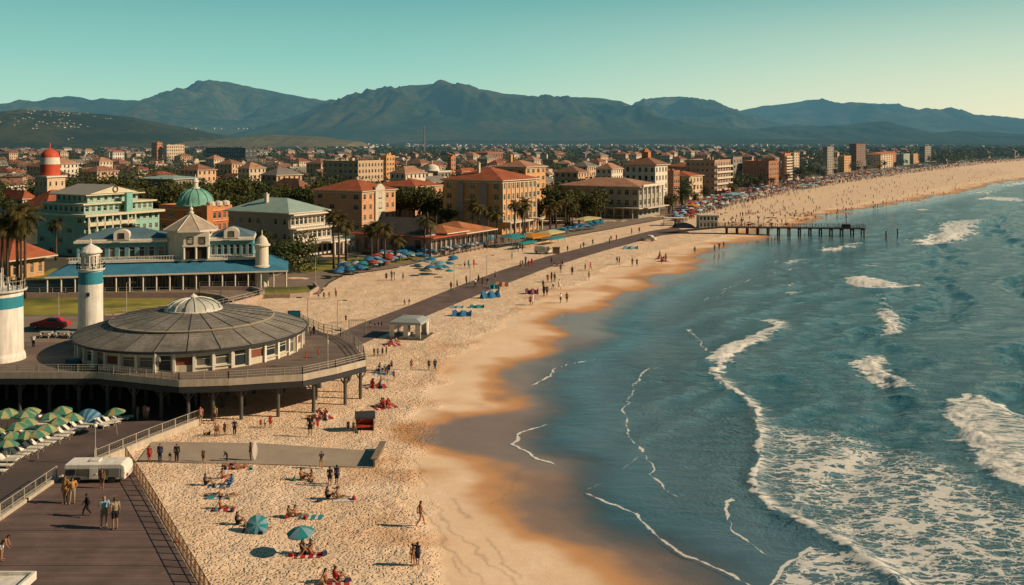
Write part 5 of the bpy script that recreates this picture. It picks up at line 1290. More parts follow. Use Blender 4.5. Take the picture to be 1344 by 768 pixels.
for k, x in enumerate((-3.2,-1.2,.6,2.4)):
    mb = MB(); mb.box(-.8,-.35,.7,.8,.35,.78); mb.box(-.8,-.8,.42,.8,-.5,.48); mb.box(-.8,.5,.42,.8,.8,.48); mb.box(-.6,-.75,0,-.5,.75,.7); mb.box(.5,-.75,0,.6,.75,.7); mb.build('bench', RAILM, o, (x,R.uniform(-.4,.4),0))
rl = MB()
# road behind the deck and red car
sheet('road', [(-258,449),(104,449),(110,432),(112,415.2),(-258,415.2)], DZ+.012, PROM)
def car(p, rz, paintm, label, L=4.2, W_=1.75, h_=1.4, van=False, name='parked_car', cat='car'):
    o = tag(empty(name, p, rz), label, cat)
    hw = W_/2
    if van: prof = [(-L/2,.35),(-L/2,1.9),(-L/2+.15,2.05),(L/2-1.2,2.05),(L/2-.55,1.25),(L/2-.05,1.05),(L/2,.35)]
    else: prof = [(-L/2,.32),(-L/2-.02,.72),(-L/2+.3,.88),(-L/2+.75,.92),(-L/2+1.35,1.36),(-L/2+2.35,1.40),(L/2-1.15,.95),(L/2-.25,.80),(L/2,.62),(L/2,.32)]
    k = h_/1.4; prof = [(x,z*(1 if van else k)) for x, z in prof]; n = len(prof)
    mb = MB(); v = []
    for sgn in (-1, 1):
        for x, z in prof: v.append((x, sgn*hw*(1 if z < 1.0 else .86), z))
    mb.add(v, [tuple(range(n-1,-1,-1)), tuple(range(n,2*n))]+[(i,(i+1)%n,n+(i+1)%n,n+i) for i in range(n)])
    me = mb.mesh('body', paintm, False); b = link('body', me, o)
    bv = b.modifiers.new('bevel', 'BEVEL'); bv.width = .07; bv.segments = 3; bv.limit_method = 'ANGLE'
    gm = glass_mat('car_glass', (.015,.02,.024), .08, 0)
    if van: gl = [((-L/2+.3,1.2),(L/2-1.25,1.2),(L/2-1.35,1.8),(-L/2+.3,1.8))]
    else: gl = [((-L/2+1.05,.98*k),(-L/2+2.55,.98*k),(-L/2+2.25,1.30*k),(-L/2+1.4,1.30*k))]
    for g_ in gl:
        for sgn in (-1, 1):
            mb = MB(); mb.add([(x, sgn*(hw*.94+.01-(z-1)*.22*hw), z) for x, z in g_], [(0,1,2,3)]); mb.build('side_window', gm, o)
    mb = MB(); x0, z0, x1, z1 = (L/2-1.15,1.98,L/2-.58,1.3) if van else (-L/2+2.42,1.37*k,L/2-1.22,.99*k)
    mb.add([(x0+.03,-hw*.75,z0),(x1+.03,-hw*.82,z1),(x1+.03,hw*.82,z1),(x0+.03,hw*.75,z0)], [(0,1,2,3)]); ws = mb.build('windscreen', gm, o); ws.location = (.02,0,.03)
    for x in (-L/2+.8, L/2-.85):
        for sgn in (-1, 1):
            mb = MB(); mb.lathe([(.001,-.1),(.3,-.1),(.32,-.05),(.32,.08),(.2,.11),(.001,.11)], 16); wv = mb.build('wheel', DARKST, o, (x, sgn*(hw-.08), .32)); wv.rotation_euler = (-PI/2*sgn, 0, 0)
            mb = MB(); mb.lathe([(.001,.12),(.19,.115),(.19,.1)],12); mb.build('rim', RAILM, wv)
    for sgn in (-1, 1):
        mb = MB(); mb.box(L/2-.06,sgn*hw*.7-.16,.62,L/2+.012,sgn*hw*.7+.16,.76); mb.build('headlight', WHITEP, o)
        mb = MB(); mb.box(-L/2-.03,sgn*hw*.75-.13,.66,-L/2+.04,sgn*hw*.75+.13,.8); mb.build('tail_light', mat('red_lens',(.4,.02,.02),.3), o)
    mb = MB(); mb.box(L/2-.05,-hw*.9,.34,L/2+.05,hw*.9,.46); mb.build('bumper', DARKST, o)
    return o
car(at(66,431,DZ)+Vector((0,0,.02)), math.radians(176), mat('red_car_paint',(.50,.03,.02),.3,.08,spec=.6), 'red low car parked on the road between the two white towers', 4.9, 1.9, 1.55)
car(at(713,333)+Vector((0,0,.02)), math.radians(-35), mat('white_car_paint',(.66,.62,.55),.35,.08,spec=.6), 'white van parked on the sand left of the dark walkway', 4.6, 2.0, 2, True, 'parked_van', 'van')
car(at(851,316)+Vector((0,0,.02)), math.radians(150), mat('white_car_paint',(.66,.62,.55),.35,.08,spec=.6), 'white pickup-like car on the sand below the bend of the walkway', 4.8, 2.0, 1.7, False, 'parked_car', 'car')
mb = MB(); mb.box(-.9,-.7,0,.9,.7,1.6); mb.box(-1,-.8,1.6,1,.8,1.75); mb.box(-.3,-.72,.1,.3,-.7,1.3); tag(mb.build('kiosk_box', mat('brown_box',(.20,.13,.09),.8), None, at(730,333)), 'small brown hut beside the walkway right of the white van', 'hut')

# ================================================================== FOREGROUND: BOARDWALK, RAMPS, FENCES
BOARD = plank_mat('boardwalk_planks', (.15,.10,.088), .42); BZ = .25
bw = [(-320,768+60),(0,684),(78,628),(122,610),(165,604),(262,772),(320,860)]
P_ = [at(x, y, BZ) for x, y in bw]
mb = MB(); mb.prism([(p.x,p.y) for p in P_], -.4, BZ)
tag(mb.build('boardwalk', BOARD), kind='structure')
seam = MB(); a, b = at(0,700,BZ), at(165,604,BZ)
for i in range(11):
    t = i/10; y = 60+ (at(165,604,BZ).y-61)*t; x0 = np.interp(y, [P_[1].y*.0+50, P_[2].y], [-60, P_[2].x+1.5]); x1 = np.interp(y, [P_[5].y, P_[4].y], [P_[5].x-.4, P_[4].x-.5])
    if x0 < x1: seam.box(x0, y-.025, BZ+.004, x1, y+.025, BZ+.008)
tag(seam.build('boardwalk_joint', DARKST), kind='structure')
# asphalt plaza with the parasols, running under the deck
PLAZA = mat('plaza_asphalt', (.115,.083,.077), .85, .4, .3, .35, 9, tint=(.085,.066,.062))
sheet('plaza', [(-700,790),(-20,690),(75,626),(122,606),(263,549),(262,500),(200,470),(-500,470)], .03, PLAZA)
def fence(pts, h, label, m, step=1.6, rails=(1.,.5), base=None, z=0., mesh_=True, r=.05):
    o = tag(empty('railing_fence', (pts[0][0], pts[0][1], z)), label, 'fence')
    q = [Vector((p[0]-pts[0][0], p[1]-pts[0][1], 0)) for p in pts]
    pmesh = MB(); pmesh.box(-r,-r,-.1,r,r,h); pme = pmesh.mesh('post', m)
    for a, b in zip(q[:-1], q[1:]):
        n = max(1, round((b-a).length/step))
        for i in range(n+1): link('post', pme, o, a.lerp(b, i/n), math.atan2((b-a).y,(b-a).x))
    for k in rails:
        mb = MB(); mb.tube([(v.x,v.y,h*k-.03) for v in q], r*.6, 5); mb.build('rail', m, o)
    if mesh_:
        mb = MB()
        for a, b in zip(q[:-1], q[1:]):
            L = (b-a).length; n = int(L/.22)
            for i in range(n): p = a.lerp(b, (i+.5)/n); mb.box(p.x-.008,p.y-.008,.05,p.x+.008,p.y+.008,h-.05)
        mb.build('wire_infill', m, o)
    if base:
        mb = MB()
        for a, b in zip(q[:-1], q[1:]):
            d_ = (b-a).normalized(); n_ = Vector((d_.y,-d_.x,0))*.2
            mb.prism([((a+n_).x,(a+n_).y),((b+n_).x,(b+n_).y),((b-n_).x,(b-n_).y),((a-n_).x,(a-n_).y)], -.3, base)
        mb.build('kerb_wall', CONC, o)
    return o
RUST = mat('rusty_post', (.20,.105,.05), .8, .3, 2.)
fence([at(x,y) for x,y in [(-120,752),(0,686),(74,634)]], 1.5, 'pale kerb fence along the left side of the boardwalk', RAILM, 1.8, (1.,.55), .55)
fence([at(x,y) for x,y in [(124,612),(195,582),(262,556)]], 1.5, 'pale kerb fence rising from the white van towards the pier posts', RAILM, 1.8, (1.,.55), .6)
fence([at(x,y) for x,y in [(165,606),(200,662),(262,770),(300,836)]], 1.35, 'rusty wire fence between the boardwalk and the sand', RUST, 1.35, (1.,.5,.12), .12)
# long white van / trailer
o = tag(empty('white_trailer', at(122,635,BZ)+Vector((0,1.1,BZ*0)), math.radians(2)), 'long low white trailer with pale roof parked across the top of the boardwalk', 'trailer')
o.location.z = BZ
mb = MB(); pr = [(-2.6,.3),(-2.6,1.5),(-2.5,1.66),(2.3,1.66),(2.62,1.45),(2.72,.9),(2.66,.3)]; n = len(pr)
mb.add([(x,-1.0,z) for x,z in pr]+[(x,1.0,z) for x,z in pr], [tuple(range(n-1,-1,-1)),tuple(range(n,2*n))]+[(i,(i+1)%n,n+(i+1)%n,n+i) for i in range(n)])
b = mb.build('body', WHITEP, o); bv = b.modifiers.new('bevel','BEVEL'); bv.width=.09; bv.segments=3
mb = MB(); mb.box(-2.45,-1.06,.55,2.2,-1.004,1.3); mb.build('side_panel', mat('grey_green_panel',(.24,.25,.22),.5,.15,streak=.2), o)
mb = MB(); mb.box(2.35,-1.03,.5,2.6,-1.003,1.3); mb.build('end_panel', WHITEP, o)
for x in (-2.0,-.9,.9): mb = MB(); mb.box(x-.42,-1.09,.78,x+.42,-1.064,1.22); mb.build('window', glass_mat('car_glass', (.015,.02,.024), .08, 0), o)
mb = MB(); mb.box(-.35,-1.1,.42,.35,-1.066,1.32); mb.box(.2,-1.14,.8,.28,-1.1,.9); mb.build('door', WHITEP, o)
mb = MB(); mb.box(2.6,-.8,.55,2.78,-.5,.75); mb.build('tail_light', mat('red_lens',(.4,.02,.02),.3), o)
mb = MB(); mb.box(-.6,-.4,1.66,.2,.4,1.8); mb.build('roof_hatch', WHITEP, o)
for x in (-1.5, 1.5):
    mb = MB(); mb.lathe([(.001,-.1),(.32,-.1),(.34,.08),(.001,.1)],16); w_ = mb.build('wheel', DARKST, o, (x,-.92,.32)); w_.rotation_euler=(PI/2,0,0)
# white kiosk roof in the corner
p = at(-15, 775, 2.2); o = tag(empty('white_kiosk', (p.x, p.y, BZ)), 'white flat-roofed kiosk cut off by the bottom left corner', 'kiosk')
mb = MB(); mb.box(-2.2,-2.6,0,1.9,1.4,1.9); mb.build('wall', WHITEP, o)
mb = MB(); mb.box(-2.5,-2.9,1.9,2.15,1.7,2.2); mb.box(-2.5,1.5,2.2,2.15,1.7,2.42); mb.box(1.95,-2.9,2.2,2.15,1.5,2.42); mb.build('roof', WHITEP, o)
# plaza lamp with white globe
o = tag(empty('globe_lamp', at(125,609)), 'lamp post with white globe at the edge of the plaza', 'lamp post')
mb = MB(); mb.cyl((0,0),.12,0,1.5,8); mb.tube([(0,0,1.5),(0,0,3.4)],.05,6); mb.build('pole', RAILM, o)
mb = MB(); mb.ell((0,0,3.55),(.2,.2,.2),12,8); mb.build('globe', WHITEP, o, smooth=True)
# concrete path on the sand with ramp board
CONP = mat('grey_concrete_path', (.38,.30,.23), .9, .18, .4, .3, 6)
pp = [at(x,y,.05) for x,y in [(200,580),(340,582),(500,593),(491,614),(330,609),(180,606)]]
mb = MB(); mb.prism([(p.x,p.y) for p in pp], -.2, .08); tag(mb.build('concrete_path', CONP), kind='structure')
a, b = at(491,614), at(503,590); d_ = (b-a); mb = MB(); L = d_.length
mb.box(0,-.08,-.1,L,.08,.75); mb.box(0,-.3,.75,L,.3,.83)
tag(mb.build('barrier_board', mat('weathered_wood',(.24,.18,.13),.9,.3,1.2,.3,9), None, a, math.atan2(d_.y,d_.x)), 'weathered low wooden barrier at the seaward end of the concrete path', 'barrier')
# low walls, seafront railings and kerbs behind the deck
def lowwall(pts, h, label, m=CONC, t=.35, rail=True):
    o = tag(empty('sea_wall', at(*pts[0])), label, 'wall'); q = [at(*p)-at(*pts[0]) for p in pts]
    mb = MB()
    for a, b in zip(q[:-1], q[1:]):
        d_ = (b-a).normalized(); n_ = Vector((d_.y,-d_.x,0))*t/2
        mb.prism([((a+n_).x,(a+n_).y),((b+n_).x,(b+n_).y),((b-n_).x,(b-n_).y),((a-n_).x,(a-n_).y)], -.1, h)
    mb.build('wall', m, o)
    if rail: rail_run(o, [(v.x,v.y) for v in q], h, .9, 2.5, RAILM, 2, r=.04)
    return o
PINKST = mat('pinkish_stone', (.42,.31,.25), .9, .2, .8, .3, 6)
lowwall([(-120,393),(120,391),(262,391),(290,395),(306,402)], 1.1, 'long pinkish parapet with railing before the blue beach hall', PINKST)
lowwall([(138,418),(210,413.5),(280,407),(318,398),(345,391),(380,391)], .7, 'curving pale stone kerb between grass and sand beside the pavilion', PINKST)
lowwall([(380,391),(405,389),(417,381),(412,375)], .8, 'rounded stone kerb around the small lawn at the sand edge', PINKST, rail=False)
lowwall([(300,404),(340,393),(346,386),(330,381),(262,381)], .8, 'curved railing wall by the ramp in front of the blue hall', PINKST)

# ================================================================== SMALL BEACH STRUCTURES
# gazebo
o = tag(empty('gazebo_tent', at(538,441), math.radians(-12)), 'white curtained gazebo tent with grey roof beside the dark walkway', 'gazebo')
mb = MB(); mb.lathe([(3.6,2.15),(3.45,2.5),(2.2,2.95),(.05,3.1)],4,(0,0,0),0,PI/4,PI/4+2*PI); mb.build('roof', mat('grey_canvas',(.30,.33,.33),.8,.1), o)
for x in (-2.4,2.4):
    for y in (-2.4,2.4):
        mb = MB(); mb.cyl((x,y),.07,0,2.2,8); mb.build('pole', WHITEP, o)
for x, y, rz in ((-2.1,-2.42,0),(2.0,-2.42,0),(.1,-2.42,0),(-1.1,2.42,0),(1.5,2.42,0),(-2.42,1.6,PI/2),(2.42,1.6,PI/2)):
    mb = MB(); n=8; v=[(-.38+.095*i,.06*(i%2),0.02) for i in range(n+1)]; mb.add(v+[(a_,b_,2.18) for a_,b_,_ in v],[(i,i+1,n+2+i,n+1+i) for i in range(n)]); mb.build('curtain', WHITEP, o, (x,y,0), rz)
mb = MB(); mb.box(-3,-3,0,3,3,.06); mb.build('floor', FRAME_D, o)
for x in (-1,.6): 
    mb = MB(); mb.box(x,-.6,.06,x+.9,.6,.5); mb.box(x,.5,.5,x+.9,.62,.95); mb.build('seat', WHITEP, o)
# frame gate on the walkway
o = tag(empty('gate_frame', at(469,440), math.radians(0)), 'thin metal gate frame where the deck railing meets the walkway', 'gate')
for x in (-1.3,1.3):
    mb = MB(); mb.box(x-.05,-.05,0,x+.05,.05,2.3); mb.build('post', RAILM, o)
mb = MB(); mb.box(-1.35,-.05,2.3,1.35,.05,2.4); mb.box(-1.25,-.02,.1,1.25,.02,.16); mb.box(-1.25,-.02,1.1,1.25,.02,1.16)
for k in range(9): mb.box(-1.15+.28*k,-.01,.16,-1.12+.28*k,.01,2.3)
mb.build('gate_grid', RAILM, o)
# beach shelter chair
o = tag(empty('beach_shelter', at(479,565), math.radians(10)), 'hooded beach shelter with dark top and red seat by the pier posts', 'beach shelter')
mb = MB(); mb.box(-.95,-.2,0,-.85,.7,1.6); mb.box(.85,-.2,0,.95,.7,1.6); mb.box(-.85,.6,0,.85,.7,1.6); mb.build('frame', mat('cane_frame',(.30,.20,.12),.8), o)
mb = MB(); mb.add([(-1.05,-.5,1.55),(1.05,-.5,1.55),(1.05,.3,1.95),(-1.05,.3,1.95),(1.05,.8,1.6),(-1.05,.8,1.6),(-1.05,-.5,1.3),(1.05,-.5,1.3)],[(0,1,2,3),(3,2,4,5),(6,7,1,0)]); mb.build('hood', mat('dark_hood',(.04,.045,.05),.8), o)
mb = MB(); mb.box(-.84,-.1,.35,.84,.59,.55); mb.box(-.84,.48,.55,.84,.59,1.25); mb.build('seat', mat('red_cushion',(.45,.05,.04),.8,.3,3.), o)

# ================================================================== LONG PIER
o = tag(empty('long_pier', at(888,306,0)), 'long narrow dark pier on posts running out into the sea', 'pier')
p0 = at(888,306,0); x1 = at(1134,308.5,0).x - p0.x; y1 = (at(1134,308.5,0).y - p0.y); LP = math.hypot(x1,y1); o.rotation_euler = (0,0,math.atan2(y1,x1))
PW = 4.2; pz = 2.3
DKW = mat('dark_pier_timber', (.085,.062,.05), .85, .3, .8, .3, 6)
mb = MB(); mb.box(14,-PW/2,pz-.35,LP,PW/2,pz); mb.add([(-6,-PW/2,.1),(14,-PW/2,pz),(14,PW/2,pz),(-6,PW/2,.1),(-6,-PW/2,-.2),(14,-PW/2,pz-.35),(14,PW/2,pz-.35),(-6,PW/2,-.2)],[(0,1,2,3),(4,5,1,0),(7,6,2,3)]); mb.build('deck_floor', DKW, o)
pm2 = MB(); pm2.cyl((0,0),.24,-2.5,pz-.35,8); pm2.cyl((0,PW-.6),.24,-2.5,pz-.35,8); pm2.box(-.2,-.2,pz-.75,.2,PW-.4,pz-.36); pm2 = pm2.mesh('post', DKW)
for i in range(14): link('post', pm2, o, (16+(LP-16.4)*i/13,-PW/2+.3,0))
rail_run(o, [(10,-PW/2+.1),(LP-.1,-PW/2+.1)], pz, 1.1, 1.8, DKW, 2, r=.06); rail_run(o, [(10,PW/2-.1),(LP-.1,PW/2-.1),(LP-.1,-PW/2+.1)], pz, 1.1, 1.8, DKW, 2, r=.06)
mb = MB(); mb.box(-1.2,-1,0,1.2,1,1.1); mb.cyl((0,0),.1,1.1,4.6,6); mb.box(-.6,-.05,3.2,.6,.05,3.3); mb.build('light_mast', DKW, o, (LP-5.5,0,pz))
for k in range(6): lamp((p0.x+(x1)*(.2+.13*k), p0.y+y1*(.2+.13*k)-PW/2+.2, pz), 3.0, 'thin lamp standing along the rail of the long pier', 1, group='lamps along the long pier')
for px, py in ((1163,314),(1178,311)):
    mb = MB(); mb.cyl((0,0),.22,-2.5,2.2,8); mb.cyl((0,0),.3,2.2,2.5,8); tag(mb.build('marker_post', DKW, None, at(px,py,-.4)), 'lone dark post in the water off the pier head, '+('nearer the pier' if px < 1170 else 'farther from the pier'), 'post')
# pale hut and dark car-like booths at the pier root
o = tag(empty('glass_kiosk', at(928,299), .05), 'pale glazed two-storey kiosk at the landward end of the long pier', 'kiosk')
mb = MB(); facade(mb,o,(-3.2,-2.2,0),0,6.4,0,4.4,2,5,.7,.65,FRAME_W); mb.quad((3.2,-2.2,0),(3.2,2.2,0),(3.2,2.2,4.4),(3.2,-2.2,4.4)); mb.quad((-3.2,2.2,0),(-3.2,-2.2,0),(-3.2,-2.2,4.4),(-3.2,2.2,4.4)); mb.build('wall', mat('pale_blue_panel',(.36,.40,.40),.6,.15), o)
mb = MB(); mb.box(-3.5,-2.5,4.4,3.5,2.5,4.7); mb.build('roof', WHITEP, o)
mb = MB(); n=12; v=[(3.6*math.cos(PI*i/n), 1.7*math.sin(PI*i/n)) for i in range(n+1)]
mb.add([(x,-2,z) for x,z in v]+[(x,2,z) for x,z in v],[tuple(range(n+1)),tuple(range(2*n+1,n,-1))]+[(i+1,i,n+1+i,n+2+i) for i in range(n)]); tag(mb.build('domed_tent', mat('navy_canvas',(.02,.03,.06),.7), None, at(897,299)), 'dark navy rounded tent left of the glazed kiosk', 'tent')
mb = MB(); mb.prism([(-4,-2),(4,-2),(4,2),(-4,2)],2.6,2.8); 
for x in (-3.8,3.8):
    for y in (-1.8,1.8): mb.cyl((x,y),.1,0,2.6,6)
tag(mb.build('market_canopy', WHITEP, None, at(886,296)), 'pale flat canopy left of the kiosk at the pier root', 'canopy')
# ================================================================== PEOPLE
def capsule(mb, a, b, ra, rb, n=10):
    a, b = Vector(a), Vector(b); d = (b-a); L = d.length; d = d/L if L > 1e-6 else Vector((0,0,1))
    pts = []; rad = []
    for t in (-1, -.8, -.45): pts.append(a + d*ra*t); rad.append(max(.002, ra*math.sqrt(max(0, 1-t*t))))
    pts.append(a); rad.append(ra); pts.append(b); rad.append(rb)
    for t in (.45, .8, 1): pts.append(b + d*rb*t); rad.append(max(.002, rb*math.sqrt(max(0, 1-t*t))))
    mb.tube(pts, rad, n)
def V3(*a): return Vector(a)
def skeleton(pose):
    """joints of a 1.75 m figure facing +Y"""
    J = dict(pel=V3(0,0,.95), chest=V3(0,.0,1.30), neck=V3(0,-.01,1.48), head=V3(0,.02,1.62))
    for s, k in ((-1,'l'),(1,'r')):
        J['hip'+k]=V3(.09*s,0,.92); J['kne'+k]=V3(.10*s,.02,.50); J['ank'+k]=V3(.10*s,-.02,.08); J['toe'+k]=V3(.12*s,.15,.035)
        J['sho'+k]=V3(.185*s,-.01,1.43); J['elb'+k]=V3(.235*s,-.03,1.14); J['wri'+k]=V3(.245*s,.06,.90); J['fin'+k]=V3(.235*s,.09,.80)
    if pose == 'walk':
        J['knel']=V3(-.09,.22,.54); J['ankl']=V3(-.10,.30,.11); J['toel']=V3(-.11,.46,.07); J['kner']=V3(.09,-.06,.50); J['ankr']=V3(.10,-.34,.14); J['toer']=V3(.11,-.22,.035)
        J['elbl']=V3(-.25,-.16,1.17); J['wril']=V3(-.25,-.16,.92); J['finl']=V3(-.24,-.13,.82); J['elbr']=V3(.25,.06,1.15); J['wrir']=V3(.24,.24,.97); J['finr']=V3(.23,.31,.89)
    elif pose == 'armup':
        J['elbr']=V3(.30,.10,1.22); J['wrir']=V3(.20,.26,1.42); J['finr']=V3(.14,.24,1.52); J['elbl']=V3(-.30,-.02,1.16); J['wril']=V3(-.16,.14,1.05); J['finl']=V3(-.07,.18,1.03); J['ankr']=V3(.16,-.04,.08); J['toer']=V3(.22,.12,.035); J['kner']=V3(.14,0,.5)
    elif pose == 'bend':
        J['chest']=V3(0,.16,1.22); J['neck']=V3(0,.30,1.34); J['head']=V3(0,.40,1.44)
        for s,k in ((-1,'l'),(1,'r')): J['sho'+k]=V3(.18*s,.26,1.31); J['elb'+k]=V3(.24*s,.34,1.04); J['wri'+k]=V3(.16*s,.44,.85); J['fin'+k]=V3(.12*s,.48,.76)
    elif pose in ('sit','sit2'):
        J['pel']=V3(0,0,.13); J['chest']=V3(0,-.08,.48); J['neck']=V3(0,-.09,.67); J['head']=V3(0,-.04,.81)
        for s,k in ((-1,'l'),(1,'r')):
            J['hip'+k]=V3(.09*s,.03,.12); J['sho'+k]=V3(.185*s,-.10,.62)
            if pose == 'sit':
                J['kne'+k]=V3(.13*s,.40,.40); J['ank'+k]=V3(.11*s,.62,.07); J['toe'+k]=V3(.12*s,.80,.05)
                J['elb'+k]=V3(.25*s,.10,.46); J['wri'+k]=V3(.14*s,.32,.44); J['fin'+k]=V3(.06*s,.40,.42)
            else:
                J['kne'+k]=V3(.12*s,.46,.14 if s<0 else .30); J['ank'+k]=V3(.13*s,.88 if s<0 else .74,.07); J['toe'+k]=V3(.16*s,.94 if s<0 else .9,.17 if s<0 else .05)
                J['elb'+k]=V3(.27*s,-.27,.38); J['wri'+k]=V3(.26*s,-.40,.14); J['fin'+k]=V3(.28*s,-.50,.04)
    elif pose in ('lie','prone'):
        J['pel']=V3(0,0,.12); J['chest']=V3(0,-.36,.13); J['neck']=V3(0,-.55,.13); J['head']=V3(0,-.70,.13)
        for s,k in ((-1,'l'),(1,'r')):
            J['hip'+k]=V3(.09*s,.03,.11); J['sho'+k]=V3(.185*s,-.50,.12); J['kne'+k]=V3(.11*s,.46,.10 if (s<0 or pose=='prone') else .34); J['ank'+k]=V3(.12*s,.88 if (s<0 or pose=='prone') else .66,.07); J['toe'+k]=V3(.15*s,1.0 if (s<0 or pose=='prone') else .82,.12 if pose=='lie' and s<0 else .05)
            if pose=='lie': J['elb'+k]=V3(.30*s,-.24,.08); J['wri'+k]=V3(.26*s,.02,.07); J['fin'+k]=V3(.25*s,.12,.05)
            else: J['elb'+k]=V3(.34*s,-.66,.07); J['wri'+k]=V3(.12*s,-.84,.06); J['fin'+k]=V3(.03*s,-.86,.05)
    return J
SEG = [('pel','chest',.125,.135,'torso'),('chest','neck',.13,.06,'torso'),('neck','head',.052,.055,'neck')]
for k in 'lr': SEG += [('pel','hip'+k,.125,.10,'pelvis'),('hip'+k,'kne'+k,.090,.060,'thigh'),('kne'+k,'ank'+k,.058,.038,'shin'),('ank'+k,'toe'+k,.042,.028,'foot'),
    ('chest','sho'+k,.11,.062,'torso'),('sho'+k,'elb'+k,.052,.040,'uarm'),('elb'+k,'wri'+k,.040,.028,'farm')]
def bake(mb, voxel, sm):
    me = mb.mesh('bake', []); ob = bpy.data.objects.new('bake', me); col.objects.link(ob)
    r = ob.modifiers.new('r', 'REMESH'); r.mode = 'VOXEL'; r.voxel_size = voxel; r.use_smooth_shade = True
    s = ob.modifiers.new('s', 'SMOOTH'); s.factor = .5; s.iterations = sm
    dg = bpy.context.evaluated_depsgraph_get(); dg.update()
    out = bpy.data.meshes.new_from_object(ob.evaluated_get(dg)); bpy.data.objects.remove(ob); return out
BODY = {}
def body(pose):
    if pose in BODY: return BODY[pose]
    J = skeleton(pose); mb = MB()
    for a, b, ra, rb, _ in SEG: capsule(mb, J[a], J[b], ra, rb)
    hd = J['head']; up = (J['head']-J['neck']).normalized(); fw = V3(0,1,0)
    if pose == 'lie': fw = V3(0,0,1)
    if pose == 'prone': fw = V3(.9,0,-.2).normalized()
    fw = (fw - up*fw.dot(up)).normalized(); rt = fw.cross(up)
    M = Matrix((rt, fw, up)).transposed()
    h = lambda x, y, z: hd + M @ V3(x, y, z)
    mb.ell(hd, (.074,.092,.112), 14, 10, 0, M); capsule(mb, h(0,.03,-.07), h(0,.05,-.085), .05, .04)        # skull, jaw
    capsule(mb, h(0,.088,.015), h(0,.107,-.022), .012, .017, 8)                                             # nose
    for s in (-1, 1): mb.ell(h(.077*s,-.01,-.005), (.012,.022,.034), 8, 6, 0, M); 
    capsule(mb, h(-.03,.085,.033), h(.03,.085,.033), .012, .012, 8)                                        # brow
    for k, s in (('l',-1),('r',1)):
        w_, f_ = J['wri'+k], J['fin'+k]; d = (f_-w_).normalized(); sd_ = d.cross(V3(s,.2,.1)).normalized(); n_ = d.cross(sd_).normalized()
        pc = w_ + d*.05
        for i in range(4):
            root = w_ + d*.085 + sd_*(.033-.022*i); capsule(mb, w_+d*.02+sd_*(.018-.012*i), root, .016, .012, 6)
            l = (.036,.043,.040,.031)[i]; mid = root + d*l + n_*.006; tip = mid + d*l*.85 + n_*.018
            capsule(mb, root, mid, .0105, .0095, 6); capsule(mb, mid, tip, .0095, .008, 6)
        t0 = w_ + d*.03 + sd_*.026; t1 = t0 + d*.03 + sd_*.03; capsule(mb, t0, t1, .013, .011, 6); capsule(mb, t1, t1 + d*.03 + sd_*.004, .011, .009, 6)
    me = bake(mb, .011, 3); me.name = 'person'
    n = len(me.vertices); co_ = np.empty(n*3, np.float32); me.vertices.foreach_get('co', co_); co_ = co_.reshape(-1, 3)
    no_ = np.empty(n*3, np.float32); me.vertices.foreach_get('normal', no_) if hasattr(me.vertices[0], 'normal') else None; no_ = no_.reshape(-1, 3)
    best = np.full(n, 9.); lab = np.zeros(n, int); par = np.zeros(n); names = []
    for i, (a, b, ra, rb, nm) in enumerate(SEG + [('wril','finl',.03,.03,'hand'),('wrir','finr',.03,.03,'hand')]):
        A, B = np.array(J[a]), np.array(J[b]); d = B-A; t = np.clip(((co_-A)@d)/(d@d), 0, 1)
        ds = np.linalg.norm(co_-A-t[:,None]*d, axis=1) - (ra+(rb-ra)*t); k = ds < best
        best = np.where(k, ds, best); lab = np.where(k, i, lab); par = np.where(k, t, par); names.append(nm)
    hl = (co_ - np.array(hd)) @ np.array([[rt.x,fw.x,up.x],[rt.y,fw.y,up.y],[rt.z,fw.z,up.z]])
    ishead = (np.abs(hl[:,0])<.1)&(np.abs(hl[:,1])<.13)&(hl[:,2]>-.125)&(hl[:,2]<.15)
    nm = np.array(names)[lab]; nm = np.where(ishead, 'head', nm)
    F_ = np.empty(len(me.polygons)*4, np.int32)
    try: me.polygons.foreach_get('vertices', F_)
    except Exception: F_ = np.array([list(p.vertices)[:4]+[p.vertices[0]]*(4-len(p.vertices)) for p in me.polygons]).ravel()
    B_ = dict(me=me, co=co_, no=no_, nm=nm, par=par, hl=hl, F=F_.reshape(-1, 4), G={}, J=J, h=h)
    BODY[pose] = B_; return B_
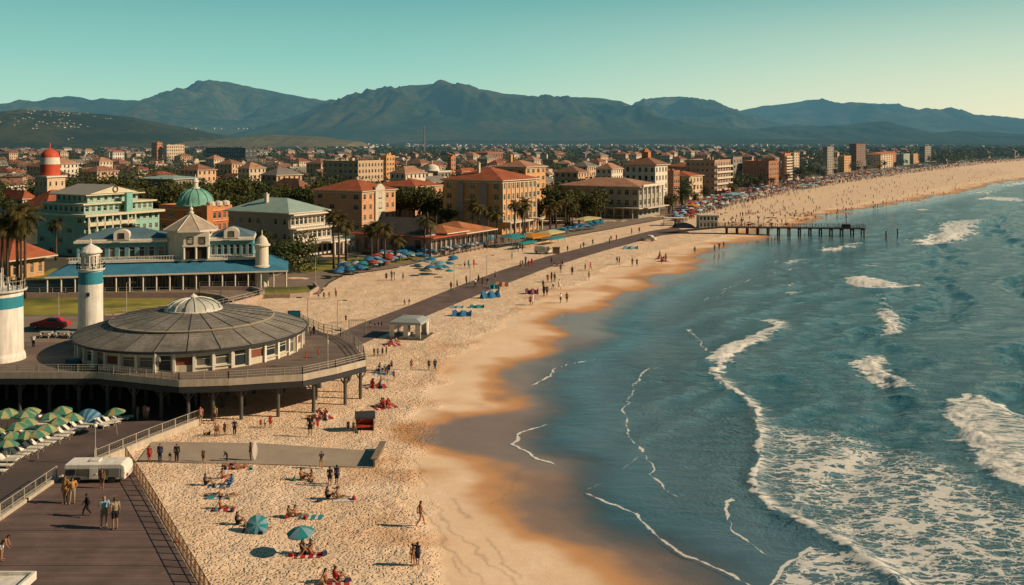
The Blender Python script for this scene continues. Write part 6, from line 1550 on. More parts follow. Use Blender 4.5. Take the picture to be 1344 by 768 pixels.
def garment(pose, kind):
    B = body(pose); 
    if kind in B['G']: return B['G'][kind]
    nm, t, hl = B['nm'], B['par'], B['hl']; is_ = lambda k: nm == k
    zc = B['co']; off = .014
    tor, pel, th, sh, ua, fa = (is_(k) for k in ('torso','pelvis','thigh','shin','uarm','farm'))
    pelz = np.linalg.norm(zc - np.array(B['J']['pel']), axis=1) < .16
    if kind == 'shirt': s = tor | (ua & (t < .62))
    elif kind == 'long_shirt': s = tor | ua | (fa & (t < .9))
    elif kind == 'vest': s = tor & (t < .95)
    elif kind == 'shorts': s = pel | (th & (t < .72)) | (tor & pelz); off = .018
    elif kind == 'trunks': s = pel | (th & (t < .42)) | (tor & pelz)
    elif kind == 'bikini': s = pel | (th & (t < .12)) | (tor & (np.abs(np.linalg.norm(zc-np.array(B['J']['chest']),axis=1)-.10) < .05) & (np.abs((zc-np.array(B['J']['chest']))@np.array((B['J']['neck']-B['J']['pel']).normalized())) < .06)); off = .008
    elif kind == 'swimsuit': s = (tor & (t < .8)) | pel | (th & (t < .1)); off = .008
    elif kind == 'trousers': s = pel | th | (sh & (t < .93)) | (tor & pelz); off = .02
    elif kind == 'dress': s = tor | pel | (th & (t < .9)); off = .03
    elif kind == 'hair': s = is_('head') & ((hl[:,2] > .045) | ((hl[:,1] < -.005) & (hl[:,2] > -.07))); off = .016
    elif kind == 'long_hair': s = (is_('head') & ((hl[:,2] > .05) | (hl[:,1] < .0))) | ((hl[:,1] < -.03) & (hl[:,2] > -.30) & (np.abs(hl[:,0]) < .1) & (hl[:,1] > -.17)); off = .024
    elif kind == 'cap': s = is_('head') & (hl[:,2] > .045); off = .022
    F_ = B['F']; keepf = s[F_].sum(1) >= 4
    f = F_[keepf]
    if len(f) == 0: f = F_[:1]
    u, inv = np.unique(f, return_inverse=True); Vn = B['co'][u] + B['no'][u]*off
    me = np_mesh(kind, Vn, inv.reshape(-1, 4), [CLOTH], True); B['G'][kind] = me; return me
def cloth_m(nm, c, r=.85): return mat(nm, c, r, .15, 3.)
CLOTH = cloth_m('cloth_grey', (.2,.2,.2))
SKIN = [mat('skin_light', (.46,.26,.165), .6, .06, 5.), mat('skin_tan', (.33,.17,.095), .6, .06, 5.), mat('skin_brown', (.16,.08,.045), .6, .06, 5.)]
COLS = dict(black=(.015,.015,.018), navy=(.02,.03,.075), blue=(.04,.13,.30), skyblue=(.22,.38,.50), white=(.70,.66,.60), red=(.45,.03,.03), ochre=(.46,.24,.08), brown=(.13,.07,.04), khaki=(.30,.23,.14), grey=(.22,.21,.20), teal=(.03,.26,.29), pink=(.50,.20,.20), orange=(.55,.17,.04), purple=(.10,.04,.12))
CM = {k: cloth_m('cloth_'+k, v) for k, v in COLS.items()}
HAIR = {k: mat('hair_'+k, v, .6, .2, 9.) for k, v in dict(dark=(.018,.012,.009), brown=(.07,.04,.02), fair=(.30,.19,.08)).items()}
def dressed(me, m, nm, parent):
    o = link(nm, me, parent); o.material_slots[0].link = 'OBJECT'; o.material_slots[0].material = m; return o
eye_me = MB(); eye_me.ell((0,0,0),(.009,.007,.007),8,6); eye_me = eye_me.mesh('eye', mat('eye_dark',(.01,.008,.008),.2), True)
mouth_me = MB(); mouth_me.ell((0,0,0),(.022,.006,.006),8,5); mouth_me = mouth_me.mesh('mouth', mat('lip',(.24,.07,.06),.5), True)
def person(p, rz, pose, wear, label, hair='hair', hc='dark', skin=1, sc=1., face=True, group=None):
    B = body(pose); me = B['me']
    if not me.materials: me.materials.append(SKIN[1])
    o = link('person', me, None, p, rz); o.material_slots[0].link = 'OBJECT'; o.material_slots[0].material = SKIN[skin]; o.scale = (sc,)*3
    tag(o, label, 'person', group)
    for kind, c in wear: dressed(garment(pose, kind), CM[c], kind, o)
    if hair: dressed(garment(pose, hair), HAIR[hc] if hair != 'cap' else CM[hc], 'hair' if 'hair' in hair else hair, o)
    if face:
        for s in (-1, 1): link('eye', eye_me, o, B['h'](.031*s,.088,.012))
        link('mouth', mouth_me, o, B['h'](0,.092,-.05))
    return o
def at_person(px, py, hpx, pose='stand', z=0., **kw):
    p = at(px, py, z); hh = hpx*p.y/F; return p, max(.55, min(1.42, hh/1.75))
def stand(px, py, hpx, pose, rz, wear, label, z=0., **kw):
    p, sc = at_person(px, py, hpx, z=z); return person(p, math.radians(rz), pose, wear, label, sc=sc, **kw)
S = stand
# on the boardwalk (rz 0 faces away from the viewer, 180 towards)
S(137,693,43,'armup',-160,[('shirt','skyblue'),('shorts','khaki')],'man in pale blue shirt and beige shorts, left of the close pair on the boardwalk',z=BZ,hc='fair',skin=0)
S(151,695,44,'stand',40,[('shirt','khaki'),('shorts','black')],'person in tan top and black shorts leaning close to the man in pale blue',z=BZ,hc='brown')
S(114,678,31,'walk',115,[('long_shirt','black'),('trousers','black')],'person all in black striding across the boardwalk',z=BZ,hc='dark')
S(86,661,37,'stand',165,[('dress','ochre')],'person in ochre dress, left of the pair by the white trailer',z=BZ,hair='long_hair',hc='brown')
S(95,661,35,'armup',-150,[('shirt','ochre'),('trousers','khaki')],'person in ochre shirt and khaki trousers, right of the pair by the white trailer',z=BZ,hc='dark')
S(134,641,26,'stand',180,[('dress','brown')],'person in brown standing against the side of the white trailer',z=BZ,hair='long_hair')
S(2,736,38,'bend',-80,[('trunks','white')],'bare-chested person bending forward at the left edge of the boardwalk',z=BZ,hc='dark')
S(232,714,15,'sit',-100,[('shirt','red'),('shorts','black')],'child in red sitting at the foot of the rusty fence',hc='dark')
# by the kerb and under the pier
S(263,557,24,'stand',180,[('shirt','pink'),('shorts','khaki')],'person in pink top, left of two at the end of the kerb fence'); S(282,556,24,'stand',170,[('shirt','khaki'),('shorts','brown')],'person in beige, right of two at the end of the kerb fence')
S(181,552,20,'stand',90,[('shirt','grey'),('trousers','grey')],'person in grey standing in the shade under the deck'); S(190,551,21,'stand',190,[('shirt','pink'),('trousers','khaki')],'person in pinkish top in the shade under the deck, left of two'); S(194,551,19,'stand',160,[('shirt','white'),('shorts','pink')],'person in white top in the shade under the deck, right of two')
# along the concrete path
S(196,607,22,'stand',180,[('dress','red')],'woman in dark red dress at the left end of the concrete path',hair='long_hair'); S(210,607,25,'stand',175,[('long_shirt','navy'),('trousers','navy')],'tall man in navy standing on the concrete path')
S(223,607,12,'stand',180,[('shirt','black'),('shorts','white')],'small child between two adults in dark clothes'); S(232,607,25,'stand',190,[('long_shirt','black'),('trousers','black')],'man all in black on the concrete path')
S(267,607,18,'stand',170,[('dress','brown')],'woman in brown dress with light hat on the path',hair='cap',hc='khaki'); S(298,606,16,'bend',90,[('long_shirt','black'),('trousers','black')],'person in black bending at the edge of the concrete path')
sb = S(329,605,25,'stand',120,[('trunks','navy'),('vest','brown')],'person holding a tall white board at their side on the path')
S(422,615,23,'armup',200,[('shirt','navy'),('shorts','khaki')],'person in navy shirt standing alone at the lower edge of the path',skin=0,hc='dark')
S(433,638,26,'stand',10,[('shirt','black'),('shorts','black')],'person in black, left of the couple standing on the sand'); S(442,636,26,'stand',-10,[('dress','navy')],'person in navy dress, right of the couple standing on the sand',hair='long_hair')
p = sb.location; mb = MB(); pts=[(.26*math.sin(PI*i/10), -.95+1.9*i/10) for i in range(11)]
mb.add([(x,-.03,z) for x,z in pts]+[(-x,-.03,z) for x,z in pts]+[(x,.03,z) for x,z in pts]+[(-x,.03,z) for x,z in pts], [(i,i+1,12+i,11+i) for i in range(10)]+[(23+i,22+i,33+i,34+i) for i in range(10)]+[(i+1,i,22+i,23+i) for i in range(10)]+[(11+i,12+i,34+i,33+i) for i in range(10)])
tag(mb.build('surfboard', WHITEP, None, (p.x+.42,p.y-.1,1.02), .4), 'white surfboard held upright on the concrete path', 'surfboard')
# upper sand near the posts
S(308,571,21,'stand',180,[('shirt','navy'),('trousers','navy')],'man in navy with pale cap below the pier posts',hair='cap',hc='white'); S(295,572,18,'stand',150,[('dress','brown')],'woman in brown beside the group at the kerb'); S(287,573,16,'stand',200,[('bikini','orange')],'person in orange bikini beside the group at the kerb',hair='long_hair')
S(283,573,17,'stand',180,[('trunks','brown')],'bare-chested person at the left of the group at the kerb'); S(268,571,11,'sit',-80,[('trunks','black')],'person in black sitting at the kerb, left of two'); S(275,571,11,'sit',60,[('shirt','black')],'person in black sitting at the kerb, right of two')
S(342,562,12,'stand',180,[('shirt','red'),('shorts','red')],'child in red, left of the small family below the posts'); S(348,562,13,'stand',170,[('shirt','white'),('shorts','grey')],'child in white in the middle of the small family'); S(355,561,16,'stand',190,[('dress','red')],'adult in red dress, right of the small family below the posts',hair='long_hair')
S(407,573,28,'stand',180,[('shirt','black'),('shorts','black')],'tall person in black standing below the red picnic group'); S(412,562,14,'stand',160,[('shirt','white'),('shorts','red')],'small person in white by the red picnic group'); S(417,563,12,'stand',200,[('dress','red')],'child in red dress by the red picnic group')
S(457,567,15,'stand',180,[('dress','black')],'person in black left of the hooded shelter',hair='long_hair'); S(464,567,14,'stand',170,[('dress','brown')],'person in brown close to the hooded shelter',hair='long_hair'); S(490,564,12,'stand',200,[('shirt','navy'),('shorts','black')],'person in navy right of the hooded shelter')
# right part of the near sand
S(552,691,34,'walk',-70,[('trunks','khaki')],'bare-chested person walking on the smooth sand, nearer the posts of the two at right',hc='dark'); S(542,743,30,'stand',30,[('bikini','brown')],'person in brown bikini, left of the pair at the bottom',hair='long_hair'); S(548,742,31,'stand',-20,[('dress','navy')],'person in navy, right of the pair at the bottom',hair='long_hair')
S(540,486,15,'stand',180,[('swimsuit','red')],'woman in red swimsuit standing alone right of the pier deck',hair='long_hair'); S(563,486,14,'walk',0,[('shirt','black'),('trunks','black')],'person in black, left of the pair strolling near the wet sand'); S(571,486,15,'walk',10,[('long_shirt','navy'),('trousers','navy')],'person in navy, right of the pair strolling near the wet sand')
TOW = {k: mat('towel_'+k, COLS[k], .95, .25, 2., .3, 14) for k in ('red','blue','teal','white','skyblue','navy')}
def towel(px, py, rz, c, label, L=1.9, W_=1.0, c2='white'):
    mb = MB(); n = 10
    for i in range(n):
        for j in range(5):
            f_ = lambda a, b: (-W_/2+W_*b/5, -L/2+L*a/n, .03+.02*math.sin(a*2.1)*math.cos(b*1.7))
            mb.quad(f_(i,j), f_(i,j+1), f_(i+1,j+1), f_(i+1,j), 1 if i % 3 == 1 else 0)
    return tag(mb.build('beach_towel', [TOW[c], TOW[c2]], None, at(px, py), math.radians(rz), True), label, 'towel')
def lay(px, py, rz, pose, wear, label, sc=1., **kw): return person(at(px, py)+Vector((0,0,.035)), math.radians(rz), pose, wear, label, sc=sc, **kw)
towel(308,614,-80,'red','red towel just below the dark figure on the path'); lay(303,612,-80,'lie',[('trunks','black')],'person lying on the red towel just below the path'); lay(316,615,-70,'lie',[('bikini','red')],'person in red lying beside the red towel below the path',hair='long_hair')
towel(288,638,-85,'blue','blue striped towel between the two sitting groups at left'); lay(270,637,-90,'sit',[('shirt','navy'),('trunks','black')],'person in navy sitting at the left end of the blue striped towel',1.05); lay(303,636,100,'sit',[('shirt','blue'),('shorts','blue')],'person in blue sitting at the right end of the blue striped towel'); lay(293,628,-60,'sit2',[('trunks','red')],'bare-backed person sitting behind the blue striped towel')
towel(285,653,-85,'skyblue','pale blue towel in the third row on the left'); lay(281,651,-85,'lie',[('trunks','blue')],'person in blue trunks lying on the pale blue towel'); lay(300,652,-80,'lie',[('bikini','white')],'person in white bikini lying right of the pale blue towel',hair='long_hair')
towel(293,669,-85,'red','red towel with one sunbather in the fourth row on the left'); lay(290,668,-85,'sit2',[('bikini','red')],'sunbather in red propped up on the fourth-row towel',hair='long_hair')
lay(312,689,-90,'sit',[('shirt','black'),('trunks','black')],'person in black sitting left of the tilted striped parasol',1.1); towel(335,696,-85,'red','red towel behind the tilted striped parasol'); lay(340,696,-85,'lie',[('trunks','red')],'person lying on a red towel half behind the striped parasol')
towel(408,679,-88,'teal','teal towel beside the two sunbathers in the middle'); lay(388,678,-88,'sit2',[('bikini','red')],'person in red reclining left of the teal towel',hair='long_hair'); lay(380,679,-70,'sit',[('trunks','brown')],'bare-chested person sitting farthest left by the teal towel')
lay(396,630,-90,'sit',[('trunks','brown')],'bare-chested person sitting, left of the pair in mid sand',1.15); lay(408,630,100,'sit',[('bikini','pink')],'person in pink sitting, right of the pair in mid sand',hair='long_hair')
lay(430,655,-95,'sit',[('shirt','black'),('shorts','black')],'person in black sitting upright beside a reclining one',1.1); lay(444,655,-85,'sit2',[('trunks','khaki')],'person reclining with bent knees beside the one in black',1.1); towel(452,656,-85,'white','pale towel under the reclining person')
lay(398,727,-100,'sit',[('dress','black')],'person in dark dress sitting under the teal parasol, left of two',1.2,hair='long_hair'); lay(407,727,120,'sit',[('trunks','red')],'person in red trunks sitting under the teal parasol, right of two',1.15); towel(405,729,-85,'red','red towel under the teal parasol')
lay(428,766,-90,'sit2',[('bikini','red')],'person in red at the bottom edge, left of two',1.1,hair='long_hair'); lay(441,764,-60,'sit',[('shirt','red'),('trunks','black')],'person in red shirt at the bottom edge, right of two',1.15); towel(440,769,-80,'red','red towel cut by the bottom edge')
# picnic groups
def picnic(px, py, n, w, label, cols, tow='red', hgt=1.0):
    towel(px, py+1, R.uniform(-90,-60), tow, 'blanket under the '+label, 2.6, 2.0)
    for i in range(n):
        c = R.choice(cols); a = R.uniform(0,360)
        lay(px+R.uniform(-w,w), py+R.uniform(-2.5,2.5), a, R.choice(('sit','sit','sit2')), [(R.choice(('shirt','dress')), c)], 'seated person in the '+label, R.uniform(.9,1.15), hair=R.choice(('hair','long_hair')), skin=R.randrange(3), face=False, group=label)
picnic(420,548,7,9,'dense red and white picnic group just right of the pier posts',('red','white','black','red'))
picnic(493,507,4,7,'red group sitting at the corner of the deck',('red','navy','red')); picnic(505,533,4,8,'small red group sitting below the deck corner',('red','brown')); picnic(514,452,5,7,'red and pink heap of people near the gazebo',('red','pink','white')); picnic(503,489,4,7,'pale group sitting beside the deck corner',('white','skyblue','grey'),'skyblue')
picnic(733,348,4,6,'small group with purple things beside the wet sand edge',('purple','pink'),'navy'); picnic(870,342,6,8,'group lying near the water below the long pier',('purple','red','navy'))
for px, py, hp in ((511,491,14),(514,486,13),(517,499,13),(491,468,12),(496,468,12),(502,467,11),(507,466,12),(500,505,12),(531,401,9),(537,401,9),(418,392,9),(425,393,10),(432,392,9),(441,391,10),(440,384,7),(448,424,10),(454,423,10),(486,431,10),(492,430,9),(497,429,9),(501,430,8)):
    stand(px, py, hp, R.choice(('stand','stand','walk','armup')), R.uniform(0,360), [(R.choice(('shirt','dress','vest')), R.choice(('red','navy','black','white','brown','pink'))), ('shorts', R.choice(('black','khaki','navy')))], 'person standing on the sand between the pier deck and the walkway', face=False, skin=R.randrange(3), group='people between the deck and the walkway')
# people on the deck
for px, py, hp, lb, w_ in ((418,470,13,'person in red sitting area on the deck right of the pavilion',[('shirt','red'),('shorts','red')]),(412,440,13,'person in navy by the lamp at the back of the deck',[('long_shirt','navy'),('trousers','navy')]),(408,441,12,'person in grey by the lamp at the back of the deck',[('shirt','grey'),('trousers','black')]),(402,473,9,'small person at the pavilion steps on the deck',[('dress','red')]),(430,456,11,'person in white near the dark curve of the deck',[('shirt','white'),('shorts','white')]),(44,457,18,'person in white and black standing on the deck below the red car',[('shirt','white'),('trousers','black')])):
    stand(px, py, hp, 'stand', R.uniform(0,360), w_, lb, z=DZ, face=False)
# middle distance: strollers
strol = [(592,381),(600,379),(612,375),(624,378),(633,377),(640,376),(628,373),(650,368),(686,352),(690,350),(694,351),(690,346),(698,349),(683,354),(696,401),(699,400),(719,371),(724,370),(728,371),(714,389),(718,388),(713,381),(726,380),(734,380),(736,398),(744,397),(736,358),(751,361),(507,369),(514,368),(518,368),(529,369),(610,352),(615,352),(622,352),(680,331),(686,330),(802,317),(809,317),(829,308),(839,306),(810,347),(813,348),(830,350),(836,350),(768,356),(775,355),(773,368),(724,347),(655,388),(672,341),(745,331),(762,330),(766,327),(778,322),(800,322),(720,334),(950,327),(944,329),(912,334),(938,331),(866,340),(874,343),(868,346)]
for i, (px, py) in enumerate(strol):
    p = at(px, py)
    person(p, R.uniform(0,6.28), R.choice(('stand','walk','stand','armup')), [(R.choice(('shirt','dress','vest')), R.choice(('red','navy','black','white','brown','teal','grey'))), ('shorts', R.choice(('black','khaki','navy')))], 'small figure strolling on the open sand or walkway beyond the gazebo', sc=R.uniform(1.0,1.25), face=False, skin=R.randrange(3), group='strollers on the middle beach')
# in the shallows by the pier
for px, py in ((1013,318),(1017,318),(1021,317),(1056,313)):
    person(at(px, py, -.6), R.uniform(0,6.28), 'stand', [('trunks','navy')], 'bather standing in the shallow water by the long pier', face=False, group='bathers by the long pier')
# far beach crowd
far_poly = [(930,297),(985,305),(1050,293),(1085,283),(1180,270),(1255,253),(1340,236),(1344,219),(1270,221),(1200,228),(1120,239),(1040,253),(975,268),(930,283)]
fx_, fy_ = [p[0] for p in far_poly], [p[1] for p in far_poly]; cnt = 0; far_pts = []
while len(far_pts) < 540:
    px, py = R.uniform(900,1344), R.uniform(215,306)
    if not inside(far_poly, np.array([px]), np.array([py]))[0]: continue
    if vnoise(np.array([px/14.]), np.array([py/5.]), 77)[0] < .38 and R.random() < .8: continue
    far_pts.append((py, px))
far_pts.sort(reverse=True)
for py, px in far_pts[:130]:
    pose = R.choice(('sit','sit','stand','walk','lie','lie','sit2'))
    person(at(px, py)+Vector((0,0,.03 if pose=='lie' else 0)), R.uniform(0,6.28), pose, [('shorts', R.choice(('black','navy','red'))), (R.choice(('shirt','vest')), R.choice(('navy','black','brown','white','purple')))], 'tiny beachgoer on the wide far beach beyond the long pier', sc=1.0, face=False, skin=R.randrange(3), group='beachgoers on the far beach')
# the rest of the crowd: one mass of simple figures, parasols and windbreaks along the far promenade
cm = MB(); cmats = [CM[k] for k in ('black','navy','brown','white','skyblue','red','purple')]+[SKIN[1]]
def fig(p, sc, m):
    x, y, z = p
    cm.tube([(x,y,z),(x,y,z+.5*sc),(x,y,z+1.0*sc)], [.07*sc,.12*sc,.17*sc], 5, 7 if R.random() < .4 else m); cm.tube([(x,y,z+.95*sc),(x,y,z+1.25*sc),(x,y,z+1.5*sc)], [.17*sc,.22*sc,.09*sc], 5, m); cm.ell((x,y,z+1.64*sc), (.1*sc,.11*sc,.13*sc), 5, 4, 7)
for py, px in far_pts[130:]: fig(at(px, py), R.uniform(.35,1.0), R.choice((0,1,2,1,0,6)))
edge_px = [(880,291),(930,271),(975,259),(1040,246),(1120,234),(1200,223.5),(1290,213.5),(1344,209.5)]
for i in range(3600):
    px = 885+(1344-885)*R.random()**1.2; ey = float(np.interp(px, [e[0] for e in edge_px], [e[1] for e in edge_px])); wd = np.interp(px,[885,960,1100,1344],[13,15,9,3]); py = ey+R.uniform(-.62,.62)*wd
    p = at(px, py); s_ = R.uniform(.6,1.1)*(1 if px < 1100 else 1.3)
    if R.random() < .16:
        c = R.choice((3,4,4,5,1,2)); x, y = p.x, p.y; r = R.uniform(1.0,1.6)
        cm.lathe([(r,2.0),(r*.75,2.35),(.02,2.65)], 6, (x,y,.05), c)
        cm.tube([(x,y,0),(x,y,2.6)], .04, 4, 2)
    else: fig(p, s_, R.choice((0,1,2,3,4,1,6)))
tag(cm.build('crowd', cmats), 'dense crowd with scattered small parasols along the far promenade and far sand', 'crowd', kind='stuff')

# ================================================================== PARASOLS, LOUNGERS, WINDBREAKS
def parasol_mesh(r, h_, mats, n=8, sag=.12, vent=False):
    mb = MB()
    for i in range(n):
        a0, a1 = 2*PI*i/n, 2*PI*(i+1)/n; am = (a0+a1)/2
        prof = [(1.,0.),(.72,.40),(.38,.78),(.0,1.)]
        for k in range(3):
            (ra,za),(rb,zb) = prof[k], prof[k+1]
            q = [(ra*r*math.cos(a0),ra*r*math.sin(a0),h_*za),(ra*r*math.cos(a1),ra*r*math.sin(a1),h_*za),(rb*r*math.cos(a1),rb*r*math.sin(a1),h_*zb),(rb*r*math.cos(a0),rb*r*math.sin(a0),h_*zb)]
            mb.quad(*q, i % 2 if len(mats) > 1 else 0)
        mb.quad((r*math.cos(a0),r*math.sin(a0),-sag),(r*math.cos(a1),r*math.sin(a1),-sag),(r*math.cos(a1),r*math.sin(a1),0),(r*math.cos(a0),r*math.sin(a0),0), i % 2 if len(mats) > 1 else 0)
    return mb.mesh('canopy', mats)
def canvas(nm, c):
    if nm in _mc: return _mc[nm]
    m, nt, ns, ls = nodes_of(nm); d = N(nt,'ShaderNodeBsdfDiffuse'); t = N(nt,'ShaderNodeBsdfTranslucent')
    n1 = noise(nt, wpos(nt), 2.2, 4); cc = mixc(nt, 1., (*c,1), maprange(nt, n1, .3,.7,.8,1.1,False), 'MULTIPLY'); ls.new(cc, d.inputs[0]); ls.new(cc, t.inputs[0])
    mx = N(nt,'ShaderNodeMixShader'); mx.inputs[0].default_value = .3; ls.new(d.outputs[0], mx.inputs[1]); ls.new(t.outputs[0], mx.inputs[2]); finish(nt, mx.outputs[0]); _mc[nm] = m; return m
CB = [canvas('canvas_blue',(.06,.22,.42)), canvas('canvas_sky',(.25,.42,.52)), canvas('canvas_teal',(.04,.30,.34)), canvas('canvas_red',(.50,.10,.08)), canvas('canvas_white',(.66,.64,.58))]
GRN, YEL = canvas('canvas_green',(.10,.30,.22)), canvas('canvas_lime',(.46,.45,.22))
pole_me = {}
def pole_mesh(h):
    if h not in pole_me: mb = MB(); mb.cyl((0,0),.025,-.2,h,6); pole_me[h] = mb.mesh('pole', RAILM)
    return pole_me[h]
def parasol(p, can, h, label, group=None, tilt=(0,0), name='beach_parasol', sc=1.):
    o = tag(empty(name, p, R.uniform(0,6)), label, 'parasol', group); o.rotation_euler = (tilt[0], tilt[1], 0) if tilt != (0,0) else (R.uniform(-.13,.13), R.uniform(-.13,.13), R.uniform(0,6)); o.scale = (sc,)*3
    link('canopy', can, o, (0,0,h)); link('pole', pole_mesh(h), o); return o
GC = parasol_mesh(1.08, .5, [GRN, YEL]); gsp = [(5,548),(9,560),(52,540),(44,546),(43,553),(30,562),(40,574),(27,578),(12,585),(10,596),(70,553),(64,551),(80,556),(92,550),(83,546),(56,562),(3,536),(-6,575),(-4,590)]
gsp = [(0,544),(8,542),(42,539),(33,545),(33,553),(24,560),(37,571),(12,574),(9,584),(57,562),(66,548),(79,553),(91,548),(83,538),(-12,566),(-14,552),(50,571)]
for i, (px, py) in enumerate(gsp): parasol(at(px, py, 2.3)-Vector((0,0,2.3)), GC, 2.25, 'green and lime parasol in the rows of loungers on the dark plaza', 'green parasols on the plaza', name='plaza_parasol')
parasol(at(154,541,2.3)-Vector((0,0,2.3)), GC, 2.25, 'single green and lime parasol at the right end, near the two people in the shade', name='plaza_parasol')
mb = MB(); n=14
for i in range(n):
    a0,a1 = PI*i/n, PI*(i+1)/n
    for k in range(4):
        e0,e1 = PI/2*k/4, PI/2*(k+1)/4; f_ = lambda a,e: (1.6*math.cos(a)*math.cos(e*.0+0)*math.cos(e), -1.3*math.sin(e), 1.5*math.sin(a)*math.cos(e))
        mb.quad(f_(a0,e0),f_(a1,e0),f_(a1,e1),f_(a0,e1), i%2)
o = tag(mb.build('beach_tent', [CB[0], CB[1]], None, at(117,555)), 'blue striped dome tent on the shaded plaza', 'tent')
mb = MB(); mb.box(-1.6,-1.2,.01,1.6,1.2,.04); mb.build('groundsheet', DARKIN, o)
LG = MB(); LG.box(-.33,-.95,.28,.33,.45,.36); LG.box(-.33,.45,.28,.33,.52,.36)
LG = MB()
LG.box(-.34,-.98,.26,-.28,.98,.34); LG.box(.28,-.98,.26,.34,.98,.34); lgf = LG.mesh('frame', WHITEP)
l2 = MB(); l2.box(-.28,-.95,.30,.28,.35,.38); lgs = l2.mesh('seat', WHITEP); l3 = MB(); l3.box(-.28,0,-.03,.28,.72,.04); lgb = l3.mesh('backrest', WHITEP); l4 = MB(); l4.box(-.03,-.03,0,.03,.03,.28); lgl = l4.mesh('leg', RAILM)
def lounger(p, rz, label, group):
    o = tag(empty('sun_lounger', p, rz), label, 'sun lounger', group); link('frame', lgf, o); link('seat', lgs, o); b = link('backrest', lgb, o, (0,.35,.36)); b.rotation_euler = (.75,0,0)
    for x in (-.28,.28):
        for y in (-.8,.8): link('leg', lgl, o, (x,y,0))
for r_, (x0, y0, x1, y1, n) in enumerate(((8,608,112,560,13),(-16,594,62,556,9),(-6,622,18,600,4))):
    for i in range(n): lounger(at(x0+(x1-x0)*i/(n-1), y0+(y1-y0)*i/(n-1)), math.radians(88+R.uniform(-6,6)), 'white sun lounger in the rows under the green parasols', 'sun loungers on the plaza')
for i in range(6): lounger(at(133+6*i, 561-2*i), math.radians(R.uniform(30,120)), 'pale lounger stacked loosely beside the single parasol at the right end', 'loungers by the single parasol')
S(74,572,14,'stand',180,[('shirt','orange'),('shorts','khaki')],'person in orange among the loungers on the plaza'); S(27,590,9,'sit',180,[('shirt','red')],'person in red sitting among the loungers on the plaza')
# two near parasols on the sand
o = parasol(at(331,697), parasol_mesh(.85,.38,[CB[2],CB[1]],12), .85, 'teal parasol with pale stripes tipped on its side on the sand', tilt=(math.radians(58),math.radians(18))); o.location += Vector((.3,.5,.05))
parasol(at(397,726), parasol_mesh(1.0,.42,[CB[2],CB[1]],8), 1.6, 'upright turquoise and pale blue parasol over a sitting couple', tilt=(math.radians(6),math.radians(-4)))
# blue parasols along the promenade edge
CAN = [parasol_mesh(1.35,.5,[c]) for c in (CB[0],CB[0],CB[1],CB[2],CB[3],CB[4])]
strip = [(440,362,6),(470,356,7),(500,347,7),(530,338,7),(560,333,6),(600,328,4),(640,321,4)]
nm_ = {0:'blue',1:'blue',2:'pale blue',3:'teal',4:'red',5:'white'}
def strip_parasol(px, py, k, where): parasol(at(px, py), CAN[k], 2.0, nm_[k]+' parasol '+where, nm_[k]+' parasols '+where, sc=R.uniform(.62,1.0))
for i in range(215):
    t = R.random()**.85; px = 440+205*t; py = float(np.interp(px,[s_[0] for s_ in strip],[s_[1] for s_ in strip]))+R.uniform(-1,1)*np.interp(px,[440,500,560,650],[5,6.5,6,3.5])
    strip_parasol(px, py, 4 if (488 < px < 512 and R.random() < .6) else R.choice((0,0,0,2,2,3,1,5)), 'in the crowded strip before the restaurant')
for i in range(60):
    px = R.uniform(700,790); py = float(np.interp(px,[700,790],[314,298]))+R.uniform(-2.6,2.6); strip_parasol(px, py, R.choice((0,0,2,3,0)), 'in the strip before the low wide hall')
for px, py in ((570,355),(578,356),(586,352),(592,349),(565,362),(574,361),(583,360),(596,345)): strip_parasol(px, py, R.choice((0,2,3)), 'in the loose cluster on the sand below the strip')
# crowd on the terraces: people in the strip
for i in range(46):
    px = R.uniform(470,690); py = float(np.interp(px,[470,560,640,690],[349,335,321,315]))+R.uniform(-3,4)
    person(at(px, py), R.uniform(0,6.28), 'stand', [('shirt', R.choice(('white','red','navy','brown','black'))),('trousers', R.choice(('black','khaki','navy')))], 'figure among the parasols on the promenade', sc=1.1, face=False, skin=R.randrange(3), group='figures among the promenade parasols')
# market canopies before the largest hotel
def market(px, py, w_, d_, c, label, h=3.0, sl=.7):
    o = tag(empty('market_canopy', at(px, py), PI/2-TH), label, 'canopy'); mb = MB()
    mb.add([(-w_/2,-d_/2,h),(w_/2,-d_/2,h),(w_/2,d_/2,h),(-w_/2,d_/2,h),(-w_/2*.3,0,h+sl),(w_/2*.3,0,h+sl)], [(0,1,5,4),(1,2,5),(2,3,4,5),(3,0,4)]); mb.add([(-w_/2,-d_/2,h),(w_/2,-d_/2,h),(w_/2,-d_/2,h-.4),(-w_/2,-d_/2,h-.4)],[(0,1,2,3)]); mb.build('roof', c, o)
    for x in (-w_/2+.1,0,w_/2-.1):
        for y in (-d_/2+.1,d_/2-.1): q = MB(); q.cyl((x,y),.06,0,h,6); q.build('pole', RAILM, o)
market(700,321,11,6,canvas('canvas_orange',(.62,.28,.05)),'orange topped market canopy before the largest hotel',2.6); market(722,316,10,5,canvas('canvas_cream',(.60,.55,.30)),'cream market canopy right of the orange one',2.6); market(672,324,8,5,CB[2],'teal market canopy left of the orange one'); market(690,326,9,2.5,CB[2],'low teal windbreak canopy below the orange one',1.8,.2); market(728,320,9,2.5,CB[2],'long teal canopy at the sand edge before the largest hotel',1.8,.2)
market(455,327,5,4,canvas('canvas_bright_teal',(.03,.36,.42)),'bright teal canopy beside the grey hotel porch',2.8); market(770,296,14,5,canvas('canvas_cream',(.60,.55,.30)),'long cream canopy on the promenade by the low wide hall',2.5)
market(907,279,6,5,canvas('canvas_orange',(.62,.28,.05)),'bright orange stall canopy on the far promenade'); market(905,274,5,4,CB[3],'red canopy behind the bright orange stall'); market(960,262,16,6,CB[1],'pale blue long awning on the far promenade'); market(1060,247,22,8,CB[1],'pale blue pool-like canopy at the back of the far beach',2.2,.3)
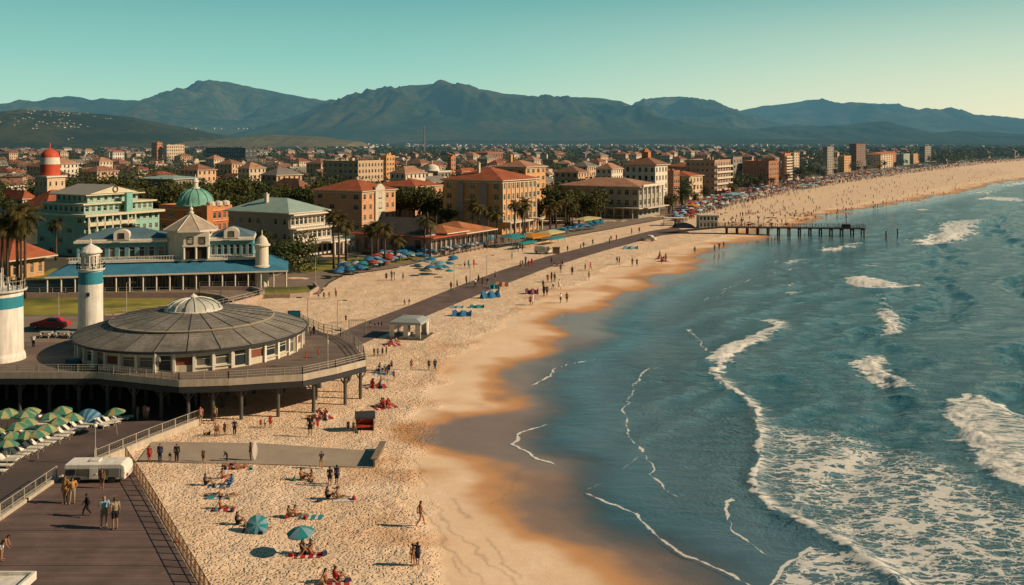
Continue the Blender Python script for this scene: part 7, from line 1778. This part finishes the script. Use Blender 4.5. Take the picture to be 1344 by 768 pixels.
# windbreaks and small shade cloths on the middle sand
def windbreak(px, py, w_, h_, c, label, rz=0):
    mb = MB(); n=6; v=[(-w_/2+w_*i/n, .25*math.sin(i*1.7), 0) for i in range(n+1)]
    mb.add([(x,y-.5,.02) for x,y,_ in v]+[(x,y+.4,h_*(.75+.25*math.sin(i*2.3))) for i,(x,y,_) in enumerate(v)]+[(x,y+1.1,.02) for x,y,_ in v], [(i,i+1,n+2+i,n+1+i) for i in range(n)]+[(n+1+i,n+2+i,2*n+3+i,2*n+2+i) for i in range(n)])
    tag(mb.build('shade_cloth', c, None, at(px, py), rz), label, 'shade cloth')
windbreak(606,415,3.3,1.1,CB[0],'blue shade cloth nearest the gazebo'); windbreak(644,391,3.6,1.6,CB[0],'larger blue shade cloth on the sand right of the walkway',.5); windbreak(626,404,2.6,.6,CB[2],'low teal cloth between two blue shade cloths'); windbreak(600,404,2.2,.4,CB[1],'flat pale cloth left of the teal one'); windbreak(659,376,2.6,1.0,canvas('canvas_salmon',(.60,.30,.22)),'salmon coloured shade cloth at the walkway edge'); windbreak(648,379,1.8,1.2,CB[2],'small teal shade cloth at the walkway edge'); windbreak(698,386,2.6,1.2,canvas('canvas_mauve',(.28,.12,.16)),'mauve shade cloth with a group beside it'); windbreak(828,327,4,1.0,CB[1],'pale blue shade cloth near the bend of the walkway')
for i in range(16): strip_parasol(R.uniform(545,606), R.uniform(341,366), R.choice((0,2,3,1)), 'in the loose cluster on the sand below the strip')
bagm = []
for k, c in enumerate(('navy','red','khaki','teal')):
    mb = MB(); n = 8; mb.box(-.24,-.1,0,.24,.1,.2); mb.box(-.2,-.08,.2,.2,.08,.27); mb.tube([(-.15,0,.26),(-.1,0,.38),(0,0,.42),(.1,0,.38),(.15,0,.26)], .018, 5); bagm.append((mb.mesh('beach_bag', CM[c]), c))
for px, py in ((276,640),(299,641),(278,655),(303,655),(284,672),(306,671),(322,690),(348,699),(372,681),(398,682),(388,632),(415,632),(422,657),(462,655),(388,729),(418,730),(421,769),(452,766),(470,568),(427,552),(498,510),(520,455),(295,617),(328,616),(444,640)):
    me, c = R.choice(bagm); o = tag(link('beach_bag', me, None, at(px, py)+Vector((R.uniform(-.4,.4), R.uniform(-.3,.3), 0)), R.uniform(0,3)), 'small '+c+' beach bag lying beside the sunbathers on the near sand', 'bag', c+' bags beside the sunbathers'); o.scale = (R.uniform(.7,1.05),)*3
for k in range(14):
    px, py = R.uniform(560,600), R.uniform(344,366);
